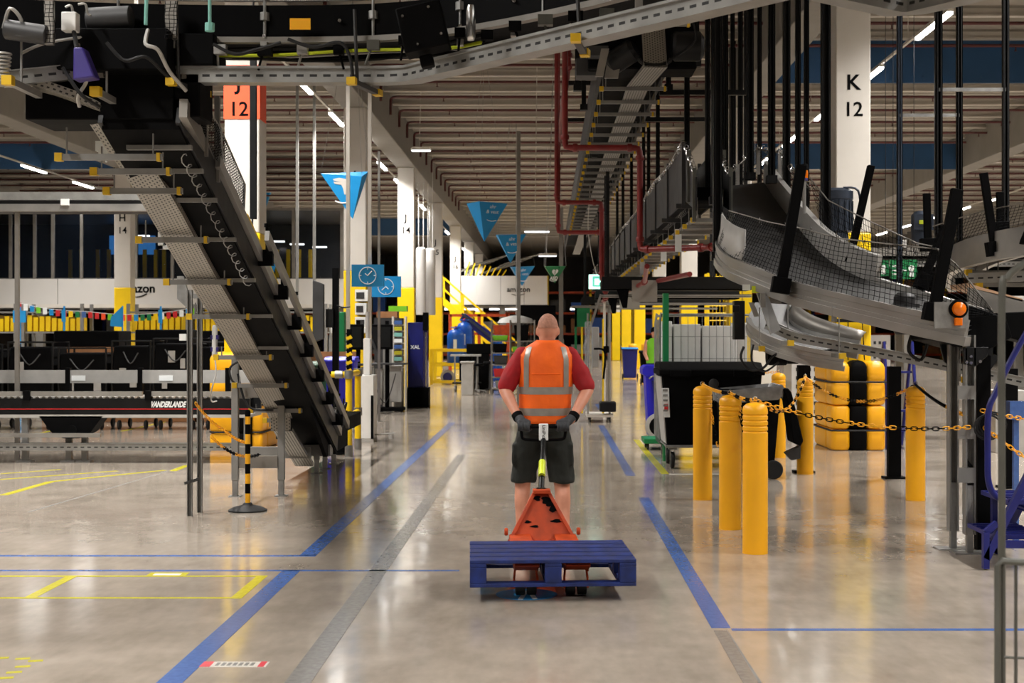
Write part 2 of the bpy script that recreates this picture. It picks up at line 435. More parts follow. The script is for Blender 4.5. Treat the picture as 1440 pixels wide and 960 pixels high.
# ------------------------------------------------------------------ lamps: rows of battens under the roof
batten = None
def lamp_rows():
    global batten
    ld = bpy.data.lights.new('batten_light', 'AREA'); ld.shape = 'RECTANGLE'; ld.size = .1; ld.size_y = 1.9; ld.energy = LAMP_W
    ld.color = (1.0, .965, .92); ld.spread = math.radians(140)
    for row, (x, ys) in enumerate(((-4.9, [1.6+4.55*k-.4 for k in range(-1, 20)]), (6.25, [0.3+4.55*k for k in range(-1, 20)]),
                    (.75, [-3.5]), (-15.5, [2+4.55*k for k in range(0, 18)]), (16.5, [2+4.55*k for k in range(0, 18)]))):  # the lone middle batten is added behind the camera to light the foreground
        lab = {0: 'bright two metre batten lamp in the row beside the J columns', 1: 'bright batten lamp in the row past the K columns', 2: 'added batten lamp over the start of the aisle, out of view', 3: 'batten lamp in the row over the mezzanine bay', 4: 'batten lamp in the outer row past the conveyors'}[row]
        grp = {0: 'lamp row beside the J columns', 1: 'lamp row past the K columns', 2: 'added lamps over the aisle start', 3: 'lamp row over the mezzanine bay', 4: 'outer lamp row'}[row]
        b = MB().b2((x-.025, ys[0]-1, 6.66), (x+.025, ys[-1]+1.1, 6.7))
        for k in range(int((ys[-1]-ys[0])/4.55)+1): b.tube([(x, ys[0]+4.55*k+1.6, 6.7), (x, ys[0]+4.55*k+1.6, ROOF-.005)], .006, 5)
        solo(b, 'lamp_trunking', 'white', {0: 'white lamp trunking rail running along the J columns', 1: 'white lamp trunking rail running past the K columns', 2: 'short added lamp trunking rail over the aisle start, out of view', 3: 'lamp trunking rail over the mezzanine bay', 4: 'outer lamp trunking rail past the conveyors'}[row], 'lighting rail')
        for y in ys:
            if row == 0 and 19 < y < 20: y = 17.9
            if batten is None:
                t = batten = T('batten_lamp', lab, 'ceiling lamp', (x, y, 6.6), rz=0, group=grp)
                MB().b2((-.05, -1, .02), (.05, 1, .06)).build('housing', 'white', t)
                MB().b2((-.04, -.98, -.02), (.04, .98, .02)).build('tube', 'lamp_tube', t)
                lo = bpy.data.objects.new('batten_light', ld); COL.objects.link(lo); lo.location = (0, 0, -.04); lo.parent = t
            else: dup(batten, (x, y, 6.6), lab, grp)
lamp_rows()
# ------------------------------------------------------------------ floor tape
def tape(x0, y0, x1, y1, m, lab, grp=None):
    solo(MB().b2((x0, y0, .0), (x1, y1, .0022)), 'floor_tape', m, lab, 'floor tape', grp, kind='thing')
def tape2(a, b, wd, m, lab, grp=None):
    a, b = Vector(a), Vector(b); d = (b-a).normalized(); n = Vector((d.y, -d.x, 0))*wd/2; z = Vector((0, 0, .0022))
    q = MB(); q.prism([a-n, a+n, b+n, b-n], z); solo(q, 'floor_tape', m, lab, 'floor tape', grp, kind='thing')
tape(-1.80, 10.32, -1.68, 26, 'tape_blue', 'long blue floor tape on the walkway edge beside the conveyor legs')
tape(-1.80, 4.5, -1.68, 9.67, 'tape_blue', 'blue floor tape running to the bottom edge near the red sticker')
tape(.895, 16.2, 1.0, 25.2, 'tape_blue', 'blue floor tape stretch behind the pallet, beside the yellow line')
tape(.895, 7.77, 1.0, 14, 'tape_blue', 'blue floor tape stretch between the pallet and the three bollards')
tape(1.1, 28.5, 1.2, 33, 'tape_blue', 'short blue floor tape far down the walkway by the exit sign pole')
tape(-12, 10.28, -1.68, 10.34, 'tape_blue', 'thin blue floor tape across to the walkway edge, farther of two')
tape(-12, 9.64, -.6, 9.69, 'tape_blue', 'thin blue floor tape across to the walkway, nearer of two, above the yellow box')
tape(1.0, 7.70, 4.5, 7.75, 'tape_blue', 'thin blue floor tape crossing toward the wire trolley')
tape(-1.21, 5, -1.09, 19, 'tape_grey', 'grey worn floor tape strip in the walkway beside the blue line')
tape(.90, 4.5, .97, 7.7, 'tape_grey', 'dull grey tape remnant continuing the blue line toward the camera')
tape(-12, 9.42, -1.86, 9.46, 'tape_yellow', 'yellow floor tape, farther long side of the marked box')
tape(-12, 8.64, -1.86, 8.68, 'tape_yellow', 'yellow floor tape, nearer long side of the marked box')
tape(-3.19, 8.68, -3.12, 9.42, 'tape_yellow', 'yellow floor tape divider across the marked box')
tape(-1.93, 8.68, -1.86, 9.42, 'tape_yellow', 'yellow floor tape closing the marked box at the blue line')
tape(1.31, 16.4, 1.4, 21.8, 'tape_yellow', 'yellow floor tape beside the black wheeled bins')
tape(1.4, 16.3, 2.4, 16.4, 'tape_white', 'pale floor tape in front of the black wheeled bins')
tape2(G(5, 696), G(72, 677), .09, 'tape_yellow', 'thick yellow floor tape end pointing toward the marked yellow box')
tape2(G(72, 677), G(232, 661), .07, 'tape_yellow', 'yellow floor tape continuing toward the grey strut posts')
tape2(G(0, 674), G(165, 662), .06, 'tape_yellow', 'yellow floor tape upper side of the far marked box')
tape2(G(0, 666), G(85, 660), .05, 'tape_yellow', 'thin yellow floor tape lying just before the black line conveyor')
tape2(G(60, 608), G(135, 594), .08, 'tape_yellow', 'yellow floor tape under the line conveyor beyond its drive unit')
tape2(G(172, 606), G(232, 593), .08, 'tape_yellow', 'yellow floor tape under the line conveyor toward the strut posts')
tape2(G(243, 662), G(264, 654), .09, 'tape_yellow', 'short yellow floor tape at the foot of the grey strut posts')
tape2(G(470, 618), G(486, 610), .1, 'tape_yellow', 'yellow floor tape by the yellow barrier feet')
def sticker(name, c, wx, wy, m, lab, extra):
    t = T(name, lab, 'floor sticker', c)
    MB().b2((c[0]-wx/2, c[1]-wy/2, 0), (c[0]+wx/2, c[1]+wy/2, .002)).build('backing', m, t); extra(t, c)
def ex1(t, c):
    MB().b2((c[0]-.16, c[1]-.055, .002), (c[0]-.11, c[1]+.055, .003)).build('end_stripe', 'tape_red', t); MB().b2((c[0]+.12, c[1]-.055, .002), (c[0]+.15, c[1]+.055, .003)).build('end_stripe', 'tape_red', t)
    q = MB()
    for k in range(7): q.b2((c[0]-.09+.028*k, c[1]-.03, .002), (c[0]-.073+.028*k, c[1]+.03, .003))
    q.build('print', 'grey_paint', t)
sticker('floor_sticker', (-1.52, 6.91, 0), .32, .11, 'tape_white', 'worn red and white sticker on the floor beside the blue tape', ex1)
def ex2(t, c):
    MB().b2((c[0]-.09, c[1]-.03, .002), (c[0]+.09, c[1]+.03, .003)).build('print', 'tape_white', t)
sticker('floor_sticker', (-2.54, 9.5, 0), .26, .16, 'tape_yellow', 'yellow sticker with a pale print on the line of the yellow box', ex2)
for k, (px, py) in enumerate(((2, 925), (32, 926), (50, 929), (32, 937), (20, 945), (8, 953))):
    c = G(px, py); solo(MB().box((c.x, c.y, .001), (.07, .035, .002), rz=.25), 'floor_dash', 'tape_yellow', 'short yellow dash of worn tape in the lower corner of the floor', 'floor tape', 'worn yellow dashes on the floor', kind='thing')
t = T('floor_decal', 'round blue decal with a white mark, half under the pallet', 'floor decal', (-.13, 8.78, 0))
MB().lathe((-.13, 8.78, 0), [(.19, 0), (.19, .002)], 32).build('disc', 'sign_blue', t)
q = MB(); q.prism([(-.18, 8.6, .002), (-.15, 8.6, .002), (-.115, 8.9, .002), (-.145, 8.9, .002)], (0, 0, .001)); q.prism([(-.09, 8.61, .002), (-.06, 8.61, .002), (-.1, 8.9, .002), (-.13, 8.9, .002)], (0, 0, .001))
q.build('mark', 'sign_white', t)
# expansion joint lines in the slab
for a, b_ in (((40, 720), (262, 655)), ((1020, 886), (1068, 960))):
    p, q = G(*a), G(*b_); d = (q-p).normalized(); n = Vector((d.y, -d.x, 0))*.012
    m_ = MB(); m_.prism([p-n, p+n, q+n, q-n], (0, 0, .0015)); o = m_.build('trim_%d' % (8 if a[0] == 40 else 9), 'grey_paint'); o['kind'] = 'structure'
# ================================================================== the man pulling the truck
MX, MY = -.01, 10.8
man = T('person', 'bald man in orange high visibility vest and red shirt pulling a pallet truck behind him', 'person', (MX, MY, 0))
def W(x, y, z): return (MX+x, MY+y, z)
b = MB()
b.ell(W(.012, .02, 1.652), (.076, .094, .108), 20, 14)                     # skull
b.ell(W(.012, .06, 1.585), (.060, .072, .075), 16, 10)                     # jaw
b.cap(W(.0, .0, 1.46), W(.01, .015, 1.60), .070, .060)                     # neck
b.ell(W(.012, .124, 1.625), (.014, .018, .026), 10, 8)                     # nose
b.ell(W(.012, .105, 1.662), (.05, .016, .012), 12, 8)                      # brow
for s in (-1, 1): b.ell(W(.012+s*.079, .02, 1.627), (.015, .026, .036), 10, 8)
b.ell(W(-.005, 0, 1.33), (.185, .115, .19)); b.ell(W(-.01, .01, 1.12), (.172, .128, .18)); b.ell(W(-.025, 0, .93), (.178, .13, .13))
ARM = {-1: [(-.185, 0, 1.445), (-.315, -.05, 1.19), (-.195, -.26, .965)], 1: [(.185, 0, 1.445), (.315, -.05, 1.19), (.185, -.26, .965)]}
for s, (a, e, wr) in ARM.items():
    b.cap(W(*a), W(*e), .056, .048); b.cap(W(*e), W(*lerp(Vector(e), Vector(wr), .35)), .048, .047); b.cap(W(*lerp(Vector(e), Vector(wr), .3)), W(*wr), .046, .030)
    b.cap(W(s*.06, 0, 1.46), W(*a), .055, .062)
LEG = {-1: [(-.12, 0, .88), (-.180, .05, .47), (-.188, .02, .09)], 1: [(.075, 0, .88), (.120, .0, .47), (.135, -.10, .10)]}
for s, (h, k, an) in LEG.items():
    h, k, an = Vector(h), Vector(k), Vector(an)
    b.cap(W(*h), W(*k), .095, .064); b.cap(W(*k), W(*lerp(k, an, .4)), .060, .061); b.ell(W(*(lerp(k, an, .33)+Vector((0, -.018, 0)))), (.054, .058, .12)); b.cap(W(*lerp(k, an, .4)), W(*an), .058, .040)
    b.cap(W(*an), W(an.x, an.y+.12, .06), .045, .04)
body = b.build('body', 'skin', man, mods=(('REMESH', dict(mode='VOXEL', voxel_size=.0125, use_smooth_shade=True)), ('SMOOTH', dict(factor=.5, iterations=5))))
q = MB()
for s in (-1, 1): q.ell(W(.012+s*.03, .106, 1.645), (.011, .009, .008), 10, 8)
q.build('eyes', 'sign_white', man); MB().ell(W(.012, .118, 1.575), (.024, .008, .007), 10, 8).build('mouth', 'red', man)
# cropped hair: a thin shell over the upper back of the skull
q = MB(); rows = []
for j in range(7):
    ph = PI/2*(j/6)*.96; lo = .02
    rows.append([W(.012+.0785*math.cos(ph)*math.cos(t), .02+.0965*math.cos(ph)*math.sin(t)-.0, 1.655+.1095*math.sin(ph)) for t in [PI*1.02+2*PI*.98*k/24*.5 for k in range(25)]])
q.grid(rows); q.build('cropped_hair', 'hair', man)
def ring(cx, cy, z, rx, ry, n=28, dz=0, pw=2.4):
    out = []
    for k in range(n):
        a = 2*PI*k/n; c, s_ = math.cos(a), math.sin(a)
        x = math.copysign(abs(c)**(2/pw), c)*rx; y = math.copysign(abs(s_)**(2/pw), s_)*ry
        out.append(W(cx+x, cy+y, z+dz*(x*x/(rx*rx))))
    return out
# shirt: torso and sleeves
b = MB(); b.loft([ring(-.01, 0, .93, .178, .135), ring(-.005, 0, 1.1, .180, .132), ring(0, 0, 1.3, .198, .125), ring(.0, 0, 1.43, .195, .11), ring(.005, .005, 1.49, .14, .085), ring(.01, .01, 1.535, .075, .07)])
for s, (a, e, wr) in ARM.items():
    a, e = Vector(a), Vector(e)
    b.cap(W(s*.08, 0, 1.435), W(*a), .066, .066); b.cap(W(*a), W(*lerp(a, e, .55)), .066, .074); b.cap(W(*lerp(a, e, .5)), W(*lerp(a, e, .86)), .074, .074)
b.build('t_shirt', 'shirt', man, mods=(('REMESH', dict(mode='VOXEL', voxel_size=.013, use_smooth_shade=True)), ('SMOOTH', dict(factor=.5, iterations=4)), ('DISPLACE', dict(texture=FOLD, texture_coords='GLOBAL', strength=.022, mid_level=.5))))
# vest
def vring(z, e=0):
    t = [(.935, -.015, .190, .152), (1.02, -.012, .192, .152), (1.12, -.008, .192, .150), (1.25, -.003, .202, .146), (1.38, 0, .212, .138), (1.45, .0, .208, .122), (1.50, .004, .165, .100), (1.535, .007, .112, .085), (1.558, .01, .080, .074)]
    for i in range(len(t)-1):
        if t[i][0] <= z <= t[i+1][0]:
            f = (z-t[i][0])/(t[i+1][0]-t[i][0]); c, rx, ry = [lerp(t[i][k], t[i+1][k], f) for k in (1, 2, 3)]; return ring(c, 0, z, rx+e, ry+e)
b = MB(); b.grid([vring(z) for z in (.935, .96, 1.02, 1.07, 1.12, 1.18, 1.25, 1.30, 1.38, 1.42, 1.45, 1.475, 1.50, 1.52, 1.535, 1.558)], closed=True)
vest = b.build('safety_vest', 'vest', man, mods=(('SOLIDIFY', dict(thickness=.006, offset=1)),))
for z in (1.155, .995):
    MB().grid([vring(z+d, .008) for d in (0, .02, .04, .055)], closed=True).build('reflective_band', 'reflective', vest)
for s in (-1, 1):
    q = MB(); rows = []
    for z in (1.2, 1.26, 1.32, 1.38, 1.42, 1.45, 1.475, 1.495, 1.512):
        r = vring(z, .008); pts = sorted([p for p in r if p[1] < MY], key=lambda p: p[0]); 
        def at(x):
            for a, c in zip(pts, pts[1:]):
                if a[0] <= x <= c[0]: return (x, lerp(a[1], c[1], (x-a[0])/max(1e-6, c[0]-a[0]))-.003, z)
            e_ = pts[0] if x < pts[0][0] else pts[-1]; return (e_[0], e_[1]-.003, z)
        x0 = MX+s*(.150 if z < 1.42 else .150-(z-1.42)*.25); rows.append([at(x0+d) for d in (-.019, -.006, .006, .019)])
    q.grid(rows); q.build('reflective_strap', 'reflective', vest)
q = MB(); rows = []
for z, e in ((1.312, .004), (1.308, .010), (1.300, .004)):
    r = [p for p in vring(z, e) if p[1] < MY and abs(p[0]-MX) < .135]; rows.append(sorted(r))
q.grid(rows); q.build('back_seam', 'vest', vest)
# shorts
b = MB(); b.loft([ring(-.025, 0, .86, .196, .140), ring(-.022, 0, .92, .192, .142), ring(-.015, 0, .985, .186, .138)])
for s, (h, k, an) in LEG.items():
    h, k = Vector(h), Vector(k); ax = k-h
    b.loft([[W(*(h+ax*f+Vector((r*math.cos(a), r*1.12*math.sin(a), 0)))) for a in [2*PI*i/20 for i in range(20)]] for f, r in ((-.12, .095), (.15, .108), (.5, .102), (.8, .097), (.97, .096))])
    b.box(W(*(h+ax*.45+Vector((s*.098, -.02, 0)))), (.026, .13, .16))
b.build('cargo_shorts', 'shorts', man, mods=(('REMESH', dict(mode='VOXEL', voxel_size=.011, use_smooth_shade=True)), ('SMOOTH', dict(factor=.5, iterations=4)), ('DISPLACE', dict(texture=FOLD, texture_coords='GLOBAL', strength=.03, mid_level=.5))))
# shoes
for s, (h, k, an) in LEG.items():
    an = Vector(an); q = MB(); q.cap(W(an.x, an.y-.03, .055), W(an.x+s*.015, an.y+.15, .05), .048, .046); q.cap(W(an.x, an.y, .06), W(an.x, an.y, .13), .052, .05)
    q.ell(W(an.x+s*.01, an.y+.06, .022), (.052, .145, .022)); q.build('safety_shoe', 'rubber', man, mods=(('REMESH', dict(mode='VOXEL', voxel_size=.009, use_smooth_shade=True)),))
# gloved hands closed round the handle bar
GZ, GY = .925, -.325                     # handle bar relative to the man
for s, (a, e, wr) in ARM.items():
    wr = Vector(wr); hx = -.165 if s < 0 else .125; q = MB()
    palm = Vector((hx, GY+.012, GZ+.032))
    q.cap(W(*(wr+(Vector(e)-wr)*.12)), W(*lerp(wr, palm, .55)), .035, .036); q.cap(W(*lerp(wr, palm, .5)), W(hx-s*.02, GY+.015, GZ+.03), .036, .026); q.cap(W(hx-.032, GY+.008, GZ+.032), W(hx+.032, GY+.008, GZ+.032), .021, .021)
    for k in range(4):
        x = hx+(-.036+.024*k); rr = .029; L = (1.0, 1.12, 1.08, .9)[k if s > 0 else 3-k]
        pts = [W(x, GY+rr*math.cos(t), GZ+rr*math.sin(t)) for t in [1.7+L*3.4*i/7 for i in range(8)]]
        q.tube(pts, [.0105]*6+[.0095, .007], 8)
    tx = hx-s*.045; q.tube([W(hx-s*.02, GY+.03, GZ+.03), W(tx, GY+.036, GZ+.012), W(tx-s*.006, GY+.020, GZ-.022), W(tx+s*.004, GY-.006, GZ-.029)], [.016, .013, .011, .008], 8)
    q.build('gloved_hand', 'glove', man, mods=(('REMESH', dict(mode='VOXEL', voxel_size=.0055, use_smooth_shade=True)), ('SMOOTH', dict(factor=.5, iterations=2))))
    d = (Vector(e)-wr).normalized(); MB().tube([W(*(wr+d*.025)), W(*(wr+d*.065))], [.041, .043], 14).build('glove_cuff', 'black', man)
# ================================================================== pallet truck and blue pallet (one heading)
YAW = .055
TR = (.035, 8.52, 0)
truck = T('pallet_truck', 'orange hand pallet truck carrying the blue pallet, its black handle held by the man', 'pallet truck', TR, rz=YAW)
def fork(x):
    q = MB(); q.b2((x-.075, .2, .205), (x+.075, 1.3, .228)); q.b2((x-.075, .2, .15), (x-.065, 1.3, .21)); q.b2((x+.065, .2, .15), (x+.075, 1.3, .21))
    q.prism([(x-.075, .2, .16), (x-.075, .2, .228), (x-.075, .07, .225), (x-.075, .05, .21)], (.15, 0, 0)); return q
for x in (-.155, .155):
    f = fork(x).build('fork', 'orange_paint', truck, bevel=.004)
    for dx in (-.035, .035):
        MB().lathe((x+dx-.03, .25, .0425), [(.03, 0), (.042, .004), (.042, .056), (.03, .06)], 16, axis=(1, 0, 0)).build('roller', 'rubber', f)
    q = MB()
    for dx in (-.072, .072): q.tube([(x+dx, .25, .04), (x+dx, .27, .10), (x+dx*.85, .30, .19), (x+dx*.5, .31, .205)], .008, 6)
    q.build('roller_bracket', 'orange_paint', f)
# slanted triangular plate with raised edges
A0, A1, B0, B1 = Vector((-.235, 1.27, .17)), Vector((.235, 1.27, .17)), Vector((-.045, 1.40, .515)), Vector((.045, 1.40, .515))
q = MB(); q.prism([A0, A1, B1, B0], (0, .012, 0)); q.b2((-.06, 1.34, .50), (.06, 1.46, .525))
plate = q.build('mast_plate', 'orange_paint', truck, bevel=.003)
q = MB(); q.bar(A0+Vector((0, -.012, 0)), B0+Vector((0, -.012, 0)), .024, .03, up=(0, -1, 0)); q.bar(A1+Vector((0, -.012, 0)), B1+Vector((0, -.012, 0)), .024, .03, up=(0, -1, 0))
q.build('edge_flange', 'orange_paint', plate, bevel=.003)
q = MB()
for c_, (sx, sz) in (((.03, .452), (.05, .025)), ((.052, .43), (.035, .02)), ((.075, .40), (.03, .03)), ((-.03, .465), (.035, .018)), ((-.1, .31), (.03, .01)), ((.1, .315), (.05, .012)), ((-.05, .28), (.04, .008))):
    y = 1.27+(c_[1]-.17)/.345*.13-.004; pts = [(c_[0]+sx*math.cos(t)*(.7+.3*math.sin(3*t+c_[0]*40)), y+sz*math.sin(t)*.37, c_[1]+sz*math.sin(t)) for t in [2*PI*i/12 for i in range(12)]]
    MB().prism(pts, (0, .002, 0)).build('scuff_mark', 'black', plate, label='black scuffed paint patch')

for s in (-1, 1): MB().lathe((s*.25-.012, 1.30, .245), [(.02, 0), (.026, .005), (.026, .02), (.02, .025)], 12, axis=(1, 0, 0)).build('pivot_pin', 'orange_paint', truck)
q = MB(); q.b2((-.235, 1.27, .1), (.235, 1.34, .19)); q.build('cross_beam', 'orange_paint', truck, bevel=.006)
MB().lathe((0, 1.45, .2), [(.05, 0), (.05, .2), (.035, .22), (.035, .33)], 16).build('hydraulic_pump', 'black_steel', truck)
for s in (-1, 1): MB().lathe((s*.055-.025, 1.47, .09), [(.07, 0), (.088, .008), (.088, .042), (.07, .05)], 20, axis=(1, 0, 0)).build('steer_wheel', 'rubber', truck)
q = MB(); q.b2((-.06, 1.42, .07), (.06, 1.52, .11)); q.build('axle_block', 'grey_dark', truck)
# handle: in truck space the bar sits where the man's hands are
def to_local(p):
    d = Vector(p)-Vector(TR); return Matrix.Rotation(-YAW, 3, 'Z') @ d
hb = to_local(W(-.02, GY, GZ)); foot = Vector((0, 1.46, .50))
q = MB(); q.tube([foot, hb+Vector((0, 0, -.09))], .021, 10); pole = q.build('handle_pole', 'black_steel', truck)
dv = (hb-foot).normalized(); MB().tube([foot+dv*.16, foot+dv*.30], .0245, 10).build('warning_label', 'label_lime', pole, label='lime yellow warning label')
q = MB(); wz = .148
loop = [(-wz, 0, .012), (-wz-.012, 0, -.012), (-wz-.012, 0, -.06), (-wz+.01, 0, -.092), (0, 0, -.098), (wz-.01, 0, -.092), (wz+.012, 0, -.06), (wz+.012, 0, -.012), (wz, 0, .012), (wz-.03, 0, 0), (0, 0, 0), (-wz+.03, 0, 0)]
q.tube(smooth_path([hb+Vector(p) for p in loop]+[hb+Vector(loop[0])], 3)[:-1], .0115, 8, closed=True); q.build('handle_loop', 'black', truck)
q = MB(); q.b2(hb+Vector((-.034, -.022, -.10)), hb+Vector((.034, .02, .022))); hd = q.build('handle_head', 'sign_white', truck, bevel=.004, label='white handle head')
text('UniPick', .036, hb+Vector((.0, -.0235, -.04)), hd, 'black', tilt=Matrix.Rotation(PI/2, 4, 'X') @ Matrix.Rotation(-PI/2, 4, 'Z'), extrude=.0008)
pal = T('pallet', 'worn blue wooden pallet on the forks of the orange pallet truck', 'pallet', TR, rz=YAW)
PW = .5; zb = .092
for k, (y, wd) in enumerate(((.0, .13), (.168, .13), (.335, .13), (.502, .13), (.67, .13))):
    q = MB(); q.b2((-PW, y, zb+.141), (PW, y+wd, zb+.163)); q.build('deck_board', 'pallet_blue', pal, bevel=.004)
for x in (-PW+.05, 0, PW-.05):
    q = MB(); q.b2((x-.05, 0, zb+.119), (x+.05, .8, zb+.141)); q.build('stringer_board', 'pallet_blue', pal, bevel=.003)
    for y in (.05, .4, .75):
        q = MB(); q.b2((x-.05, y-.05, zb+.022), (x+.05, y+.05, zb+.119)); q.build('block', 'pallet_blue', pal, bevel=.004)
for y in (.05, .75): MB().b2((-PW, y-.05, zb), (PW, y+.05, zb+.022)).build('bottom_board', 'pallet_blue', pal, bevel=.003)
for x in (-PW+.05, 0, PW-.05): MB().b2((x-.05, .1, zb), (x+.05, .7, zb+.022)).build('bottom_board', 'pallet_blue', pal, bevel=.003)
# ================================================================== bollards
def bollard(x, y, lab):
    t = T('bollard', lab, 'bollard', (x, y, 0)); r = .093
    prof = [(r, 0), (r, .885)]
    for k in range(4): z = .885+.04*k; prof += [(r, z), (r-.006, z+.006), (r-.006, z+.012), (r, z+.018), (r, z+.036)]
    prof += [(r, 1.05), (r*.93, 1.075), (r*.7, 1.095), (r*.35, 1.105), (.001, 1.108)]
    MB().lathe((x, y, 0), prof, 28).build('sleeve', 'amber', t)
    MB().tube(circ((x, y, 1.128), .018, 12, 'Y'), .005, 6, closed=True).build('eye_bolt', 'chrome', t)
    return Vector((x, y, 1.11))
BO = {}
for k, x, y, lab in (('a', 1.51, 13.85, 'yellow bollard with a hanging chain end, just before the black container'), ('b', 1.51, 11.75, 'yellow bollard in the middle of the close row of three'),
                     ('c', 1.525, 10.45, 'yellow bollard ending the row of three on the walkway side, chain to the conveyor stand'), ('d', 2.97, 16.4, 'yellow bollard alone between the grey lined bin and the column guard'),
                     ('e', 3.57, 13.8, 'yellow bollard alone beside the grey conveyor stand'), ('f', 3.02, 18.6, 'yellow bollard partly hidden behind the grey lined bin')):
    BO[k] = bollard(x, y, lab)
# chains
LINK = .052
def chain(path, lab, run=7, first=0):
    pts = resample(path, LINK*.74); q = MB()
    for i, (a, c) in enumerate(zip(pts, pts[1:])):
        d = (c-a).normalized(); s_ = d.cross(Vector((0, 0, 1)))
        s_ = s_.normalized() if s_.length > .05 else Vector((1, 0, 0)); u = s_ if i % 2 else s_.cross(d)
        m = (a+c)/2; h = LINK/2-.013; q.m = ((i//run)+first) % 2
        ring = []
        for t in range(5): an = -PI/2+PI*t/4; ring.append(m+d*(h+.013*math.cos(an))+u*.013*math.sin(an))
        for t in range(5): an = PI/2+PI*t/4; ring.append(m+d*(-h+.013*math.cos(an))+u*.013*math.sin(an))
        q.tube(ring, .0042, 5, closed=True)
    return solo(q, 'barrier_chain', ('amber', 'black'), lab, 'chain')
def sag(a, c, d, n=14):
    a, c = Vector(a), Vector(c); return [a.lerp(c, t/n)-Vector((0, 0, 4*d*(t/n)*(1-t/n))) for t in range(n+1)]
e_ = lambda k: BO[k]+Vector((0, 0, .01))
chain(sag(e_('a'), e_('b'), .02), 'yellow plastic chain slack between the two bollards before the black container', 40)
chain(sag(e_('b'), e_('c'), .015), 'short chain linking the middle bollard to the end of the row of three')
chain(sag(e_('a')+Vector((.03, -.02, 0)), e_('a')+Vector((.16, -.12, -.75)), .0)[:12], 'black and yellow chain end hanging straight down before the black container', 5, 1)
chain(sag(e_('b')+Vector((.03, -.04, -.01)), e_('b')+Vector((.1, -.1, -.3)), 0), 'short chain end dangling from the middle bollard', 4)
LF = Vector((3.07, 10.35, .93))
chain(sag(e_('c'), LF, .08, 24), 'yellow and black chain running from the row of three bollards to the conveyor stand', 9)
chain(sag(e_('d'), e_('e'), .22, 20), 'chain sagging across the column guard between the two single bollards', 6)
chain(sag(e_('e'), LF+Vector((0, .1, .08)), .03), 'black chain from the single bollard up to the conveyor stand', 60, 1)
chain(sag(e_('d'), e_('c')+Vector((.12, .15, -.06)), .16, 20), 'yellow chain crossing from the single bollard to the row of three', 8)
chain(sag(e_('f'), (1.9, 19.6, 1.12), .03), 'yellow chain on the half hidden bollard behind the grey bin', 40)
chain(sag(LF+Vector((.1, .05, .12)), (4.4, 10.8, .95), .05), 'yellow chain from the conveyor stand past the blue steps, upper run', 30)
chain(sag(LF+Vector((.1, -.02, 0)), (3.75, 9.7, .45), .02), 'yellow chain slanting down behind the blue steps', 30)
# ================================================================== guard round the K 12 column
g = T('column_guard', 'yellow and black rounded plastic guard around the foot of column K 12', 'column guard', (4.31, 20.3, 0))
def rrect(cx, cy, hx, hy, r, n=5):
    out = []
    for sx, sy, a0 in ((1, 1, 0), (-1, 1, PI/2), (-1, -1, PI), (1, -1, 3*PI/2)):
        for k in range(n): a = a0+PI/2*k/(n-1); out.append((cx+sx*(hx-r)+r*math.cos(a), cy+sy*(hy-r)+r*math.sin(a)))
    return out
def guard_seg(cx, cy, hx, hy, z0, z1, r=.07, round_top=.03):
    q = MB(); lv = [(z0, -.035), (z0+.012, -.012), (z0+.045, 0), (z1-.045, 0), (z1-.012, -.012), (z1, -.035)]
    if round_top > .05: lv = [(z0, -.01), (z0+.02, 0), (z1-.09, 0), (z1-.04, -.02), (z1-.01, -.05), (z1, -.09)]
    q.loft([[(x, y, z) for x, y in rrect(cx, cy, hx+d, hy+d, r)] for z, d in lv]); return q
for sx in (-1, 1):
    for k, (za, zb_) in enumerate(((0, .29), (.30, .62), (.63, .95), (.96, 1.24))):
        guard_seg(4.31+sx*.245, 19.91, .13, .22, za, zb_, round_top=.1 if k == 3 else .03).build('yellow_block', 'amber', g)
        guard_seg(4.31+sx*.31, 20.58, .062, .43, za, zb_, r=.05, round_top=.03).build('yellow_block', 'amber', g)
for k, (za, zb_) in enumerate(((0, .29), (.30, .62), (.63, .95), (.96, 1.25))):
    guard_seg(4.31, 19.88, .118, .2, za, zb_, r=.05, round_top=.1 if k == 3 else .03).build('black_block', 'black', g)
for z in (.28, .95):
    q = MB(); q.tube([(x, y, z) for x, y in rrect(4.31, 20.33, .385, .68, .08)], .014, 6, closed=True); q.build('strap', 'rubber', g)
solo(MB().b2((4.06, 19.9, 1.78), (4.6, 20.1, 1.83)).tube([(4.22, 19.97, 1.78), (4.22, 19.97, 1.25)], .008, 6).tube([(4.42, 19.97, 1.78), (4.45, 19.97, 1.25)], .008, 6), 'cable_bracket', 'black_steel', 'black bracket with two hanging cables across the face of column K 12', 'bracket')
# ================================================================== wheeled bins
def wheel(q, x, y, z, r, w_, ax='X', n=20): 
    a = (1, 0, 0) if ax == 'X' else (0, 1, 0); o = Vector((x, y, z))-Vector(a)*w_/2
    q.lathe(o, [(r*.55, 0), (r*.9, 0), (r, w_*.2), (r, w_*.8), (r*.9, w_), (r*.55, w_)], n, axis=a)
def castor(parent, x, y, r=.1, m='rubber'):
    q = MB(); q.b2((x-.05, y-.05, 2*r+.03), (x+.05, y+.05, 2*r+.045)); q.prism([(x-.03, y-.03, 2*r+.03), (x-.03, y+.03, 2*r+.03), (x-.03, y+.05, r), (x-.03, y+.02, r)], (.006, 0, 0)); q.prism([(x+.024, y-.03, 2*r+.03), (x+.024, y+.03, 2*r+.03), (x+.024, y+.05, r), (x+.024, y+.02, r)], (.006, 0, 0))
    c = q.build('castor', 'galv', parent); q = MB(); wheel(q, x, y+.035, r, r, .045); q.build('wheel', m, c); return c
t = T('waste_container', 'large black four wheeled waste container behind the row of three bollards', 'waste container', (2.0, 17.4, 0))
x0, x1, y0, y1 = 1.36, 2.56, 16.95, 17.85
